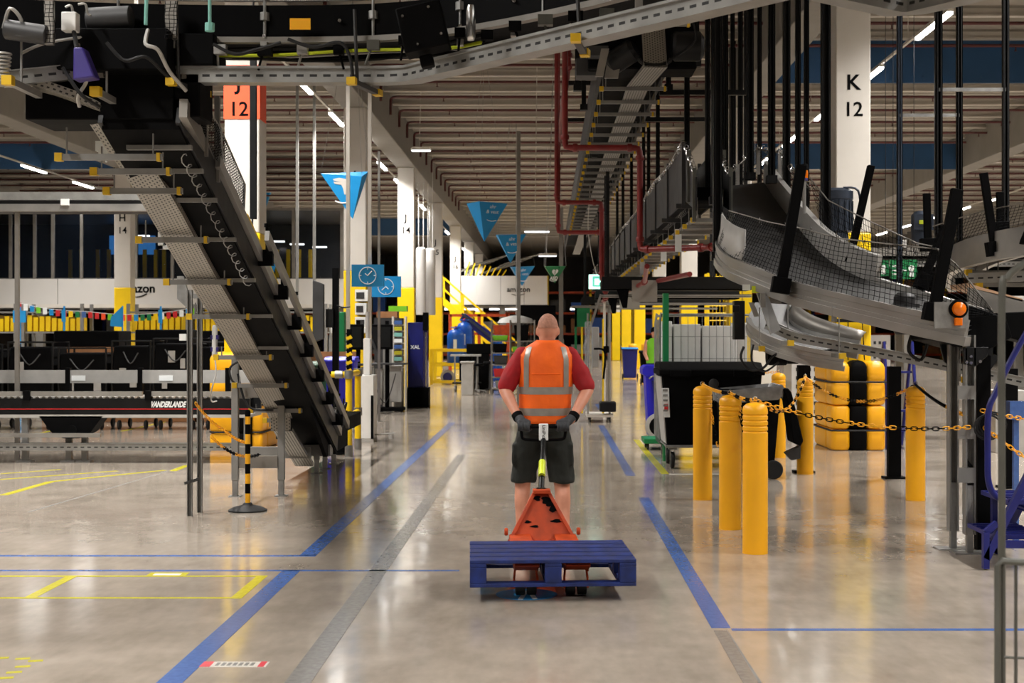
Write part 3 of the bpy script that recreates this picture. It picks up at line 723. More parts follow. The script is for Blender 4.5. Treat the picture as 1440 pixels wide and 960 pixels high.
def tap(xa, xb, ya, yb, z0, z1, d): return [[(xa+d, ya+d, z0), (xb-d, ya+d, z0), (xb-d, yb-d, z0), (xa+d, yb-d, z0)], [(xa, ya, z1), (xb, ya, z1), (xb, yb, z1), (xa, yb, z1)]]
q = MB(); q.loft(tap(x0, x1, y0, y1, .27, 1.14, .07)); q.build('tub', 'black', t, bevel=.02)
q = MB(); q.b2((x0-.03, y0-.03, 1.12), (x1+.03, y1+.03, 1.19)); q.b2((x0+.1, y0-.05, 1.10), (x0+.35, y0-.02, 1.19)); q.b2((x1-.35, y0-.05, 1.10), (x1-.1, y0-.02, 1.19)); q.build('rim', 'black', t, bevel=.012)
q = MB(); q.prism([(x0-.02, y0-.02, 1.19), (x0-.02, y1+.02, 1.19), (x0-.02, y1-.1, 1.27), (x0-.02, y0+.2, 1.27)], (x1-x0+.04, 0, 0)); q.build('lid', 'black', t, bevel=.015)
MB().lathe((1.98, y0+.02, 1.02), [(.06, 0), (.06, .05), (.045, .06)], 16, axis=(0, -1, 0)).build('lock', 'grey_dark', t)
q = MB(); q.prism([(x0-.012, y0+.02, 1.10), (x0-.012, y1-.05, 1.10), (x0+.055, y1-.09, .3), (x0+.055, y0+.09, .3)], (.012, 0, 0)); q.build('side_panel', 'grey_light', t, label='pale grey side panel')
q = MB(); q.prism([(x0-.003, y0-.001, .97), (x0+.085, y0-.001, .97), (x0+.1, y0+.03, .62), (x0+.03, y0+.03, .62)], (0, -.01, 0)); st = q.build('label_sticker', 'sign_white', t)
for k in range(5): MB().b2((x0+.012+.006*k*.3, y0-.016, .93-.06*k), (x0+.07, y0-.011, .955-.06*k)).build('printed_line', 'grey_paint', st)
MB().b2((x0+.03, y0-.014, .70), (x0+.075, y0-.010, .78)).build('warning_mark', 'red', st)
q = MB(); q.tube([(x0+.06, y0+.05, .27), (x1-.06, y0+.05, .27), (x1-.06, y1-.05, .27), (x0+.06, y1-.05, .27)], .02, 6, closed=True); q.build('base_frame', 'galv', t)
for x, y in ((x0+.14, y0+.12), (x1-.14, y0+.12), (x0+.14, y1-.14), (x1-.14, y1-.14)): castor(t, x, y, .10)
# roll cage with white boxes
t = T('roll_cage', 'green based wire roll cage filled with white cartons, behind the black waste container', 'roll cage', (2.05, 18.6, 0))
xa, xb, ya, yb = 1.44, 2.62, 18.25, 19.0
MB().b2((xa, ya, .2), (xb, yb, .26)).build('base', 'green_dark', t)
q = MB()
for y in (ya, yb):
    q.tube(smooth_path([(xa, y, .26), (xa, y, 1.75), (xa+.05, y, 1.84), (xa+.12, y, 1.86), (xb-.12, y, 1.86), (xb-.05, y, 1.84), (xb, y, 1.75), (xb, y, .26)], 2), .016, 8)
q.build('tube_frame', 'galv', t)
q = MB()
for k in range(1, 13): x = xa+(xb-xa)*k/13; q.tube([(x, ya, .26), (x, ya, 1.85)], .004, 5)
for z in (.6, .95, 1.3, 1.58): q.tube([(xa, ya, z), (xb, ya, z)], .004, 5)
q.build('front_mesh', 'galv', t)
q = MB()
for k in range(1, 7): y = ya+(yb-ya)*k/7; q.tube([(xa, y, .26), (xa, y, 1.8)], .004, 5); q.tube([(xb, y, .26), (xb, y, 1.8)], .004, 5)
q.build('side_mesh', 'galv', t)
q = MB(); q.b2((xa-.01, ya-.02, 1.14), (xb+.01, ya+.0, 1.22)); q.build('rail', 'green_dark', t); 
for x, y in ((xa+.1, ya+.1), (xb-.1, ya+.1), (xa+.1, yb-.1), (xb-.1, yb-.1)): castor(t, x, y, .08)
for k, (x, wd, z, y) in enumerate(((1.47, .14, 1.78, 18.4), (1.63, .34, 1.74, 18.32), (1.99, .42, 1.72, 18.32), (2.43, .15, 1.76, 18.4))):
    q = MB(); q.b2((x, y, .262), (x+wd, y+.5, z)); o = q.build('carton', 'white_plastic', None, bevel=.006)
    tag(o, ('slim white carton at the green edge of the roll cage', 'tall white carton, second in the roll cage', 'broad white carton in the middle of the roll cage', 'slim white carton at the far side of the roll cage')[k], 'carton', 'white cartons in the roll cage')
solo(MB().b2((1.47, 18.06, 0), (1.54, 18.2, 2.13)), 'post', 'green', 'tall green upright post at the corner of the roll cage', 'post')
# blue bin and green dolly
def bin2(x, y, w_, d, h, m, lab, name='wheelie_bin', lidm=None, face=-1):
    t = T(name, lab, 'wheelie bin', (x, y, 0)); q = MB(); q.loft(tap(x-w_/2, x+w_/2, y-d/2, y+d/2, .04, h-.08, .05)); q.build('tub', m, t, bevel=.015)
    q = MB(); q.b2((x-w_/2-.03, y-d/2-.03, h-.09), (x+w_/2+.03, y+d/2+.03, h-.05)); q.build('rim', m, t, bevel=.008)
    q = MB(); q.prism([(x-w_/2-.02, y-d/2-.03, h-.05), (x-w_/2-.02, y+d/2+.03, h-.05), (x-w_/2-.02, y+d/2, h), (x-w_/2-.02, y-d/2+.1, h-.005)], (w_+.04, 0, 0)); q.build('lid', lidm or m, t, bevel=.01)
    for s in (-1, 1):
        q = MB(); wheel(q, x+s*(w_/2-.01), y-d/2+.02, .1, .1, .05); q.build('wheel', 'rubber', t)
    MB().tube([(x-w_/2+.05, y-d/2-.05, h-.07), (x+w_/2-.05, y-d/2-.05, h-.07)], .014, 8).build('handle', m, t)
    return t
t = T('wheelie_bin', 'bright blue bin with grey rimmed wheel behind the black waste container', 'wheelie bin', (1.46, 20.4, 0))
q = MB(); q.loft(tap(1.37, 1.72, 20.1, 20.7, .04, .98, .05)); q.build('tub', 'bin_blue', t, bevel=.02)
q = MB(); q.prism([(1.32, 20.05, 1.0), (1.32, 20.05, 1.10), (1.38, 20.05, 1.135), (1.75, 20.05, 1.135), (1.75, 20.05, 1.0), (1.40, 20.05, .95)], (0, .7, 0)); q.build('lid', 'bin_blue', t, bevel=.012)
q = MB(); q.prism([(1.46, 20.08, .9), (1.58, 20.08, .92), (1.60, 20.08, .55), (1.52, 20.08, .5)], (0, .012, 0)); q.build('side_recess', 'royal', t)
q = MB(); q.m = 0; wheel(q, 1.56, 20.06, .2, .2, .06, 'Y', 26); q.m = 1; wheel(q, 1.56, 20.05, .2, .14, .07, 'Y', 20); q.build('wheel', ('grey_light', 'black'), t)
bb_ = t
MB().tube(smooth_path([(1.42, 20.03, .93), (1.47, 20.0, .97), (1.54, 20.0, .96), (1.58, 20.03, .9)], 3), .012, 6).build('handle', 'alu', t)
bb_.location += Vector((.14, 1.8, 0))
t = T('dolly', 'flat green dolly on the floor beside the blue bin', 'dolly', (1.42, 18.9, 0))
MB().b2((1.29, 18.6, .09), (1.72, 19.2, .16)).build('deck', 'green', t, bevel=.01)
for x, y in ((1.35, 18.68), (1.66, 18.68), (1.35, 19.12), (1.66, 19.12)): q = MB(); wheel(q, x, y, .045, .045, .03); q.build('wheel', 'rubber', t)
t.location += Vector((.05, 1.15, 0))
# open bin with liner
t = T('wheelie_bin', 'open black bin with a grey plastic liner and its lid hanging down at the back', 'wheelie bin', (2.45, 16.15, 0))
q = MB(); q.grid(tap(2.06, 2.72, 15.85, 16.45, .05, 1.0, .07)[0:1]*1+tap(2.06, 2.72, 15.85, 16.45, .05, 1.0, .07)[1:], closed=True); n0 = len(q.v); q.face((3, 2, 1, 0)); q.build('tub', 'black', t, mods=(('SOLIDIFY', dict(thickness=.012)),))
rows = []
for dz, o_ in ((-.13, .012), (-.06, .02), (-.015, .025), (.01, .012), (.012, -.02), (-.1, -.06)):
    pts = []
    for i, (x, y) in enumerate(rrect(2.39, 16.15, .34+o_, .31+o_, .05, 6)):
        pts.append((x+.006*math.sin(i*2.3), y+.006*math.cos(i*1.7), 1.0+dz+.02*math.sin(i*1.3)*(1 if dz < -.05 else .3)+(x-2.39)*.10))
    rows.append(pts)
MB().grid(rows, closed=True).build('liner', 'film', t)
q = MB(); q.prism([(2.74, 15.84, 1.0), (2.80, 15.84, 1.01), (2.84, 15.84, .96), (2.97, 15.84, .42), (2.94, 15.84, .36), (2.86, 15.84, .40), (2.80, 15.84, .86)], (0, .42, 0)); q.build('lid', 'black', t, bevel=.012)
q = MB(); q.prism([(2.78, 15.9, .28), (2.95, 15.9, .36), (2.95, 15.9, .22), (2.85, 15.9, .2)], (0, .15, 0)); q.build('pedal', 'grey_dark', t)
for y in (15.8, 16.5): q = MB(); wheel(q, 2.63, y, .105, .105, .06, 'Y', 24); q.build('wheel', 'rubber', t)
t.location.x -= .12
# ================================================================== conveyors: shared builders
def Pz(l): return [P(*q) for q in l]
def shift(pts, dz=0, dx=0, dy=0): return [Vector(p)+Vector((dx, dy, dz)) for p in pts]
def ladder(pa, pb, dz):          # a belt: upper and lower skin between two edge lines
    q = MB(); q.grid([[a+Vector((0, 0, dz)), c+Vector((0, 0, dz))] for a, c in zip(pa, pb)]); q.grid([[c+Vector((0, 0, dz-.03)), a+Vector((0, 0, dz-.03))] for a, c in zip(pa, pb)]); return q
def frame(pts, h, w_=.05): return MB().sweep(pts, [(-w_/2, 0), (w_/2, 0), (w_/2, -h*.3), (w_*.3, -h*.33), (w_*.3, -h*.62), (w_/2, -h*.65), (w_/2, -h), (-w_/2, -h)])
def lip(pts, z, h=.07, w_=.09): return MB().sweep(shift(pts, z), [(-w_/2, 0), (w_/2, 0), (w_/2, -h), (-w_/2, -h)])
U = lambda w_, h: [(-w_/2, h), (-w_/2, 0), (w_/2, 0), (w_/2, h), (w_/2-.004, h), (w_/2-.004, .004), (-w_/2+.004, .004), (-w_/2+.004, h)]
CTRAY = [(.05, 0), (.05, .085), (.062, .085), (.062, .091), (.044, .091), (.044, .006), (-.044, .006), (-.044, .091), (-.062, .091), (-.062, .085), (-.05, .085), (-.05, 0)]
def hanger(parent, xa, xb, y, z, top, name='hanger', cap='cap_yellow', sp=.015):
    q = MB(); q.b2((xa, y-sp, z-.02), (xb, y+sp, z+.02)); 
    for x in (xa+.06, xb-.06): q.tube([(x, y, z), (x, y, top)], .006, 5)
    q.m = 1
    for x, s in ((xa, -1), (xb, 1)): q.b2((x-.012, y-sp-.006, z-.026), (x+.035*(-s)+.0, y+sp+.006, z+.026))
    return q.build(name, ('grey_paint', cap), parent)
def guide_net(name, parent, top, bot, n_v=10, step=.045, r=.0024, m='black'):
    a = resample(top, step); k = len(a); bb = smooth_path(bot, 6); L = [0]
    for p, q_ in zip(bb, bb[1:]): L.append(L[-1]+(q_-p).length)
    def at(t):
        s_ = t*L[-1]
        for i in range(len(L)-1):
            if L[i] <= s_ <= L[i+1]+1e-9: return bb[i].lerp(bb[i+1], (s_-L[i])/max(1e-9, L[i+1]-L[i]))
        return bb[-1]
    bt = [at(i/(k-1)) for i in range(k)]
    rows = [[a[i].lerp(bt[i], j/n_v)+Vector((0, .012*math.sin(i*.9+j), 0)) for i in range(k)] for j in range(n_v+1)]
    o = MB().net(rows, r).build(name, m, parent); 
    MB().tube(a, .006, 6).build('net_rope', 'alu_dull', parent); return o
def clamp_post(parent, a, b_, w_=.075, name='net_post', m='black'):
    q = MB(); q.bar(a, b_, w_, w_*.7); 
    o = q.build(name, m, parent, bevel=.004); d = (Vector(b_)-Vector(a)).normalized()
    q = MB(); q.bar(Vector(a)-d*.06, Vector(a)+d*.07, .15, .10); q.build('post_clamp', 'black', o, bevel=.004); return o
def coil(pts, r, rad, turns):
    pts = resample(pts, .02); out = []
    for i, p in enumerate(pts): a = i*2*PI*.02*turns; out.append(p+Vector((r*math.cos(a), 0, r*math.sin(a))))
    return MB().tube(out, rad, 4)
# ------------------------------------------------------------------ curved conveyor with netting, right
cA = T('conveyor', 'curved aluminium conveyor with black netting sweeping down past column K 12', 'conveyor', (2.4, 12, 0))
nA = smooth_path(Pz([(1016, 256, 16.5), (1012, 300, 14.9), (1008, 335, 13.5), (1022, 357, 12.7), (1055, 372, 12.2), (1110, 393, 11.7), (1170, 409, 11.25), (1240, 425, 10.9), (1300, 438, 10.6), (1362, 450, 10.35)]), 3)
fA = smooth_path(Pz([(1078, 250, 16.5), (1102, 284, 15.2), (1138, 327, 14.0), (1162, 352, 13.4), (1190, 371, 12.9), (1225, 387, 12.5), (1265, 399, 12.15), (1310, 412, 11.85), (1350, 424, 11.6), (1392, 436, 11.4)]), 3)
ladder(nA, fA, -.05).build('belt', 'belt', cA)
k0 = 6
frame(nA[k0:], .14).build('side_frame', 'alu', cA); lip(nA[k0+1:], -.125, .065, .09).build('lower_rail', 'alu', cA)
frame(fA, .2, .06).build('side_frame', 'alu', cA)
MB().sweep(shift(fA[:17], .20), [(-.03, 0), (.03, 0), (.03, -.26), (-.03, -.26)]).build('side_guard', 'grey_light', cA)
q = MB(); rows = []
for a in nA[k0-3:k0+6]: rows.append([a+Vector((.02, 0, 0)), a+Vector((.02+.03, .05, .12)), a+Vector((.06, .1, .26+.02))])
q.grid(rows); q.build('corner_guard', 'grey_light', cA, mods=(('SOLIDIFY', dict(thickness=.02)),))
# netting: near side and far side
guide_net('safety_net', cA, Pz([(1025, 296, 13.0), (1080, 312, 12.2), (1122, 320, 11.7), (1180, 335, 11.3), (1250, 343, 10.95), (1318, 350, 10.6)]), shift(nA[k0+1:-2], .0), 12)
guide_net('safety_net', cA, Pz([(1318, 350, 10.6), (1345, 372, 10.5), (1395, 436, 10.4)]), Pz([(1310, 440, 10.55), (1345, 446, 10.45), (1398, 444, 10.4)]), 12)
guide_net('safety_net', cA, Pz([(1139, 250, 13.8), (1165, 282, 13.3), (1225, 312, 12.6), (1290, 342, 12.2), (1330, 350, 11.9)]), shift(fA[9:22], .0), 9)
for i in range(9):
    p = P(1032+36*i, 299+6.6*i, 13-.27*i); MB().tube([p, p+Vector((.004, 0, -.05)), p+Vector((.018, 0, -.07)), p+Vector((.02, 0, -.03))], .004, 5).build('snap_hook', 'chrome', cA)
for a, b_ in (((1098, 402, 11.62), (1127, 232, 11.62)), ((1313, 440, 10.5), (1346, 266, 10.5)), ((1196, 360, 12.9), (1225, 233, 12.9)), ((1297, 396, 11.95), (1330, 318, 11.95))): clamp_post(cA, P(*a), P(*b_), .085)
for a, c, Y in (((1037, 231), (1037, 262), 16.8), ((1066, 207), (1066, 245), 17.0), ((1097, 212), (1097, 300), 15.9)): MB().bar(P(*a, Y), P(*c, Y), .045, .04).build('guard_upright', 'grey_light', cA)
coil(smooth_path([P(1018, 250, 16.4), P(1037, 231, 16.8), P(1066, 207, 17), P(1082, 214, 16.6), P(1097, 212, 15.9), P(1115, 240, 15.2), P(1139, 262, 14.4)], 5), .03, .004, 8).build('coiled_cord', 'chrome', cA)
guide_net('safety_net', cA, [P(1066, 210, 17), P(1097, 214, 15.9), P(1139, 264, 14.4)], [P(1070, 245, 17), P(1100, 270, 15.9), P(1139, 315, 14.4)], 10)
guide_net('safety_net', cA, [P(1018, 252, 16.6), P(1037, 233, 16.8), P(1064, 209, 17)], [P(1018, 257, 16.6), P(1037, 258, 16.8), P(1064, 250, 17)], 6)
# beacon plate and drive end
bp = P(1338, 443, 10.30); q = MB(); q.b2(bp+Vector((-.125, -.01, -.095)), bp+Vector((.12, .01, .095))); pl = q.build('beacon_plate', 'galv', cA)
MB().lathe(bp+Vector((.045, -.01, .045)), [(.068, 0), (.068, .02), (.055, .025)], 20, axis=(0, -1, 0)).build('beacon_ring', 'black', pl)
MB().lathe(bp+Vector((.045, -.03, .045)), [(.052, 0), (.046, .03), (.025, .045), (.001, .05)], 18, axis=(0, -1, 0)).build('beacon_lens', 'lens_amber', pl)
q = MB(); q.b2(bp+Vector((.015, -.04, -.075)), bp+Vector((.07, -.01, -.02))); q.build('button', 'lens_amber', pl, bevel=.004, label='orange push button')
q = MB(); q.prism([P(1318, 456, 10.5), P(1366, 430, 10.5), P(1415, 447, 10.5), P(1424, 474, 10.5), P(1386, 494, 10.5), P(1360, 490, 10.5), P(1318, 478, 10.5)], (0, .75, 0)); q.build('drive_housing', 'black', cA, bevel=.008)
q = MB(); q.prism([P(1354, 488, 10.4), P(1390, 488, 10.4), P(1389, 500, 10.4), P(1371, 516, 10.4), P(1356, 512, 10.4)], (0, .03, 0)); q.build('mounting_plate', 'black_steel', cA, bevel=.003)
q = MB(); q.prism([P(1322, 484, 10.75), P(1350, 484, 10.75), P(1350, 505, 10.75), P(1333, 513, 10.75), P(1328, 508, 10.75)], (0, .03, 0)); q.build('mounting_plate', 'black_steel', cA, bevel=.003)
q = MB()
for px, py in ((1333, 506), (1365, 501), (1359, 509), (1378, 508), (1365, 510)): MB().lathe(P(px, py, 10.4 if px > 1350 else 10.74), [(.012, 0), (.012, .012)], 8, axis=(0, -1, 0)).build('screw', 'chrome', cA)
q = MB(); c0 = P(1272, 470, 11.3); q.lathe(c0, [(.07, 0), (.085, .02), (.085, .3), (.06, .33)], 18, axis=(0, 0, 1)); q.b2(c0+Vector((-.1, -.08, .1)), c0+Vector((.1, .1, .24))); q.build('drive_motor', 'grey_dark', cA)
q = MB(); q.tube(smooth_path([c0+Vector((.05, -.05, .02)), c0+Vector((.02, -.05, -.13)), c0+Vector((.12, -.05, -.2)), c0+Vector((.18, -.05, -.05)), c0+Vector((.28, -.05, .06)), c0+Vector((.6, -.05, .08))], 4), .014, 6); q.build('cable', 'rubber', cA)
q = MB()
for px, py, Y in ((1073, 417, 11.9), (1173, 436, 11.2)): a = P(px, py, Y); q.b2(a+Vector((-.02, -.01, -.09)), a+Vector((.02, .01, .03)))
q.build('bracket_strip', 'galv', cA)
a = P(1062, 407, 12.05); MB().b2(a+Vector((-.03, -.012, -.03)), a+Vector((.04, .0, .03))).build('yellow_tag', 'label_lime', cA)
a = P(1049, 404, 12.1); MB().b2(a+Vector((-.03, -.012, -.025)), a+Vector((.035, .0, .025))).build('white_tag', 'sign_white', cA)
# motor and beacon behind the belt
mo = P(1176, 300, 14.4); q = MB(); q.lathe(mo+Vector((0, 0, -.2)), [(.1, 0), (.16, .02), (.16, .33), (.17, .34), (.17, .42), (.12, .45)], 20)
for k in range(16): a = 2*PI*k/16; q.bar(mo+Vector((.165*math.cos(a), .165*math.sin(a), -.17)), mo+Vector((.165*math.cos(a), .165*math.sin(a), .12)), .012, .02)
q.tube(smooth_path([mo+Vector((.05, -.1, .25)), mo+Vector((.2, -.1, .22)), mo+Vector((.22, -.08, -.05)), mo+Vector((.15, -.08, -.3))], 4), .012, 6); q.lathe(mo+Vector((0, 0, -.5)), [(.1, 0), (.14, .1), (.12, .3)], 16)
q.build('geared_motor', 'blue_steel', cA)
a = P(1131, 300, 13.9); q = MB(); q.tube([a, a+Vector((0, 0, .32))], .018, 8); bs = q.build('beacon_mast', 'alu', cA)
b0 = a+Vector((0, 0, .32)); MB().lathe(b0, [(.036, 0), (.036, .02), (.034, .025)], 14).build('beacon_base', 'purple', bs); MB().lathe(b0+Vector((0, 0, .025)), [(.036, 0), (.038, .03), (.036, .075)], 14).build('beacon_lens', 'lens_amber', bs, label='orange warning lens'); MB().lathe(b0+Vector((0, 0, .1)), [(.038, 0), (.038, .05), (.03, .06)], 14).build('beacon_cap', 'black', bs)
# chute continuing behind the wire trolley
ch = T('chute', 'tan lined chute with black sides at the netted conveyor end, behind the trolley', 'chute', (3.8, 11.3, 0))
q = MB(); q.prism([P(1360, 398, 11.6), P(1438, 420, 11.6), P(1438, 424, 11.6), P(1362, 404, 11.6)], (0, .5, 0)); q.build('top_edge', 'tan', ch)
q = MB(); q.prism([P(1362, 404, 11.6), P(1475, 430, 11.6), P(1475, 446, 11.6), P(1400, 440, 11.6), P(1362, 425, 11.6)], (0, .04, 0)); q.build('inner_wall', 'alu_dull', ch)
q = MB(); q.prism([P(1400, 440, 11.2), P(1480, 436, 11.2), P(1480, 490, 11.2), P(1420, 475, 11.2)], (0, .3, 0)); q.build('outer_box', 'black', ch, bevel=.01)
q = MB(); q.bar(P(1394, 462, 10.9), P(1390, 515, 10.9), .04, .04); q.bar(P(1400, 500, 11), P(1378, 530, 11), .06, .05); q.build('strut', 'black_steel', ch)
# support frame under the drive end
sf = T('conveyor_stand', 'grey two legged stand under the netted conveyor end, beside the single bollard', 'stand', (3.12, 10.5, 0))
for px, Y, w_, top in ((1341, 10.62, .07, 1.6), (1364, 10.42, .075, 1.6)):
    x = (px-770)*Y/2000; q = MB()
    q.b2((x-w_/2, Y-.02, .14), (x-w_/2+.012, Y+.06, top)); q.b2((x+w_/2-.012, Y-.02, .14), (x+w_/2, Y+.06, top)); q.b2((x-w_/2, Y+.048, .14), (x+w_/2, Y+.06, top)); lg = q.build('leg', 'grey_paint', sf)
    q = MB(); q.b2((x-.022, Y-.01, .0), (x+.022, Y+.04, .5)); q.build('leg_insert', 'galv', lg); MB().b2((x-.12, Y-.05, 0), (x+.12, Y+.12, .008)).build('foot_plate', 'galv', lg)
for z, h in ((1.13, .1), (.84, .085), (.52, .11)): q = MB(); q.b2((3.0, 10.4, z), (3.13, 10.415, z+h)); q.build('cross_plate', 'grey_paint', sf)
q = MB(); q.tube(smooth_path([(3.08, 10.5, 1.0), (3.07, 10.48, .75), (3.09, 10.45, .66), (3.14, 10.45, .62)], 4), .012, 6); q.build('cable', 'rubber', sf)
q = MB()
for k in range(3): q.tube([(3.2+.1*math.cos(t)+.02*k, 10.33+.01*k, .93+.09*math.sin(t)+.01*k) for t in [2*PI*i/16 for i in range(16)]], .008, 5, closed=True)
q.build('cable_coil', 'rubber', sf)
solo(MB().b2((3.19, 10.55, 0), (3.29, 10.65, 1.45)), 'support_post', 'black', 'black square post standing close behind the grey conveyor stand', 'post', bevel=.004)
# ------------------------------------------------------------------ lower conveyor with slotted tray
cB = T('conveyor', 'lower aluminium conveyor with slotted cable tray, under the netted conveyor', 'conveyor', (3.2, 14, 0))
nB = smooth_path(Pz([(1062, 420, 16.4), (1052, 446, 15.4), (1068, 464, 14.9), (1098, 478, 14.6), (1140, 489, 14.45), (1188, 497, 14.35)]), 3)
fB = smooth_path(Pz([(1120, 424, 16.9), (1112, 446, 16.2), (1132, 461, 15.8), (1165, 470, 15.5), (1210, 479, 15.3)]), 3)
ladder(nB, fB, -.04).build('belt', 'belt_grey', cB); frame(nB[3:], .14).build('side_frame', 'alu', cB); lip(nB[5:], -.13, .05, .08).build('lower_rail', 'alu', cB); frame(fB, .2).build('side_frame', 'alu', cB)
rows = [[p+Vector((0, 0, 0)), p+Vector((.03, .02, .05+.08*(1-i/len(fB)))), p+Vector((.07, .04, .08+.13*(1-i/len(fB))))] for i, p in enumerate(fB)]
MB().grid(rows).build('curved_guard', 'alu_dull', cB, mods=(('SOLIDIFY', dict(thickness=.012)),))
tB = smooth_path(Pz([(1078, 462, 14.3), (1120, 480, 14.1), (1180, 492, 13.9), (1300, 515, 13.6), (1450, 546, 13.3)]), 4)
MB().sweep(tB, CTRAY).build('cable_tray', 'tray_slot', cB)
for px, py, Y in ((1108, 482, 14.2), (1180, 500, 13.8), (1350, 533, 13.5), (1068, 490, 14.6)):
    a = P(px, py, Y); q = MB(); q.b2(a+Vector((-.02, -.15, -.02)), a+Vector((.02, .3, .02))); q.tube([a, a+Vector((0, 0, .42))], .007, 5); q.m = 1; q.b2(a+Vector((-.03, -.19, -.028)), a+Vector((.03, -.13, .028))); q.build('hanger', ('grey_paint', 'cap_yellow'), cB)
q = MB(); q.prism([P(1062, 405, 14.4), P(1076, 405, 14.4), P(1098, 463, 14.0), P(1084, 470, 14.0)], (0, .05, 0)); q.prism([P(1053, 425, 14.3), P(1060, 425, 14.3), P(1068, 445, 14.3), P(1061, 445, 14.3)], (0, .03, 0)); q.build('brace_plate', 'alu', cB)
for s in ((1078, 500), (1095, 498)): a = P(s[0], s[1], 14.8); MB().lathe(a, [(.09, 0), (.1, .03), (.1, .2), (.05, .25)], 16, axis=(1, 0, 0)).build('drive_motor', 'black', cB)
q = MB(); a = P(1046, 487, 14.6); q.tube(smooth_path([a, a+Vector((-.03, 0, -.12)), a+Vector((.06, 0, -.24)), a+Vector((.2, 0, -.22)), a+Vector((.3, 0, -.1)), a+Vector((.45, 0, -.02))], 4), .014, 6); q.tube(smooth_path([a+Vector((.1, 0, .02)), a+Vector((.08, 0, -.14)), a+Vector((.2, 0, -.26)), a+Vector((.36, 0, -.16))], 4), .011, 6); q.build('cable', 'rubber', cB)
q = MB(); q.b2((2.06, 15.7, 1.55), (2.18, 15.85, 1.98)); q.b2((2.04, 15.68, 1.85), (2.12, 15.7, 1.93)); q.build('control_box', 'black_steel', cB, bevel=.008)
q = MB(); a = P(1190, 497, 13.85); q.b2(a+Vector((-.08, 0, .02)), a+Vector((.1, .3, .07))); q.build('sensor_box', 'grey_dark', cB)
for px, Y in ((1257, 15.9), (1130, 16.6), (1420, 14.9)):
    x = (px-770)*Y/2000; q = MB(); q.b2((x-.07, Y-.05, .02), (x+.07, Y+.05, 1.25)); q.b2((x-.12, Y-.1, 0), (x+.12, Y+.1, .02)); q.build('leg', 'black', cB)
# ------------------------------------------------------------------ second netted curve, right background
cC = T('conveyor', 'smaller netted conveyor curve behind the tilted posts, above the tan chute', 'conveyor', (4, 12.7, 0))
nC = smooth_path(Pz([(1480, 312, 12.3), (1435, 319, 12.6), (1390, 328, 13), (1350, 341, 13.5), (1330, 357, 14.2), (1340, 376, 15)]), 3)
fC = smooth_path(Pz([(1490, 322, 13.4), (1450, 329, 13.7), (1415, 338, 14.0), (1388, 350, 14.6), (1376, 362, 15.2), (1378, 376, 15.8)]), 3)
ladder(nC, fC, -.08).build('belt', 'belt', cC); frame(nC, .2).build('side_frame', 'alu', cC); lip(nC, -.19, .07, .08).build('lower_rail', 'alu', cC); frame(fC, .2).build('side_frame', 'alu', cC)
guide_net('safety_net', cC, Pz([(1312, 318, 13.6), (1360, 303, 13.2), (1405, 292, 12.9), (1470, 280, 12.4)]), [p for p in nC[::-1]][3:], 8)
for a, b_ in (((1399, 350, 12.9), (1383, 243, 12.9)), ((1305, 345, 14.1), (1303, 272, 14.1)), ((1407, 322, 13.9), (1406, 270, 13.9)), ((1447, 335, 12.5), (1470, 250, 12.5))): clamp_post(cC, P(*a), P(*b_), .07)
for px, py, Y in ((1366, 383, 13.4), (1381, 400, 13.2)):
    a = P(px, py, Y); q = MB(); q.b2(a+Vector((-.02, -.02, -.02)), a+Vector((.75, .02, .02))); q.tube([a+Vector((.15, 0, 0)), a+Vector((.15, 0, .3))], .007, 5); q.m = 1; q.b2(a+Vector((-.06, -.03, -.028)), a+Vector((.0, .03, .028))); q.build('hanger', ('grey_paint', 'cap_yellow'), cC)
MB().sweep([P(1362, 398, 13.2), P(1480, 394, 13.0)], CTRAY).build('cable_tray', 'tray_slot', cC)
q = MB(); a = P(1295, 330, 14.6); q.lathe(a+Vector((0, 0, -.1)), [(.07, 0), (.1, .02), (.1, .3), (.06, .34)], 16); q.b2(a+Vector((-.1, -.12, .04)), a+Vector((.1, -.1, .2))); q.build('geared_motor', 'blue_steel', cC)
MB().b2(a+Vector((-.05, -.13, .1)), a+Vector((.05, -.12, .14))).build('yellow_tag', 'label_lime', cC)
# ------------------------------------------------------------------ long black guarded conveyor over the bollard aisle
cD = T('conveyor', 'long black guarded conveyor running deep above the roll cage toward the far end', 'conveyor', (1.85, 28, 0))
MB().b2((1.51, 15.4, 3.06), (1.83, 46, 3.2)).build('bed', 'black', cD)
for k in range(16):
    y = 15.5+1.95*k; q = MB()
    for x in (1.49, 1.85): q.b2((x-.008, y+.04, 3.05), (x+.008, y+1.91, 3.64))
    q.build('guard_panel', 'guard', cD)
    q = MB()
    for x in (1.48, 1.86): q.b2((x-.02, y-.03, 2.98), (x+.02, y+.03, 3.70))
    q.b2((1.40, y-.02, 2.98), (1.92, y+.02, 3.03)); q.build('guard_post', 'grey_dark', cD)
coil(sag((1.48, 15.5, 3.70), (1.48, 19.4, 3.70), .06)+sag((1.48, 19.4, 3.70), (1.48, 28, 3.70), .06), .028, .004, 9).build('coiled_cord', 'chrome', cD)
MB().tube(sag((1.48, 28, 3.70), (1.48, 46, 3.70), .03), .012, 5).build('top_rail', 'galv', cD)
q = MB()
for x in (1.5, 1.84): q.prism([(x, 15.5, 3.62), (x, 15.5, 3.06), (x, 14.4, 2.86), (x, 14.4, 3.2)], (.015, 0, 0))
q.build('sloped_guard', 'guard', cD)
for x in (1.5, 1.84): coil([(x, 15.5, 3.68), (x, 14.4, 3.24)], .028, .004, 9).build('coiled_cord', 'chrome', cD)
for y, z in ((15.0, 3.5), (14.45, 3.25)):
    for x in (1.49, 1.86): MB().b2((x-.02, y-.02, z-.5), (x+.02, y+.02, z+.05)).build('guard_upright', 'galv_dark', cD)
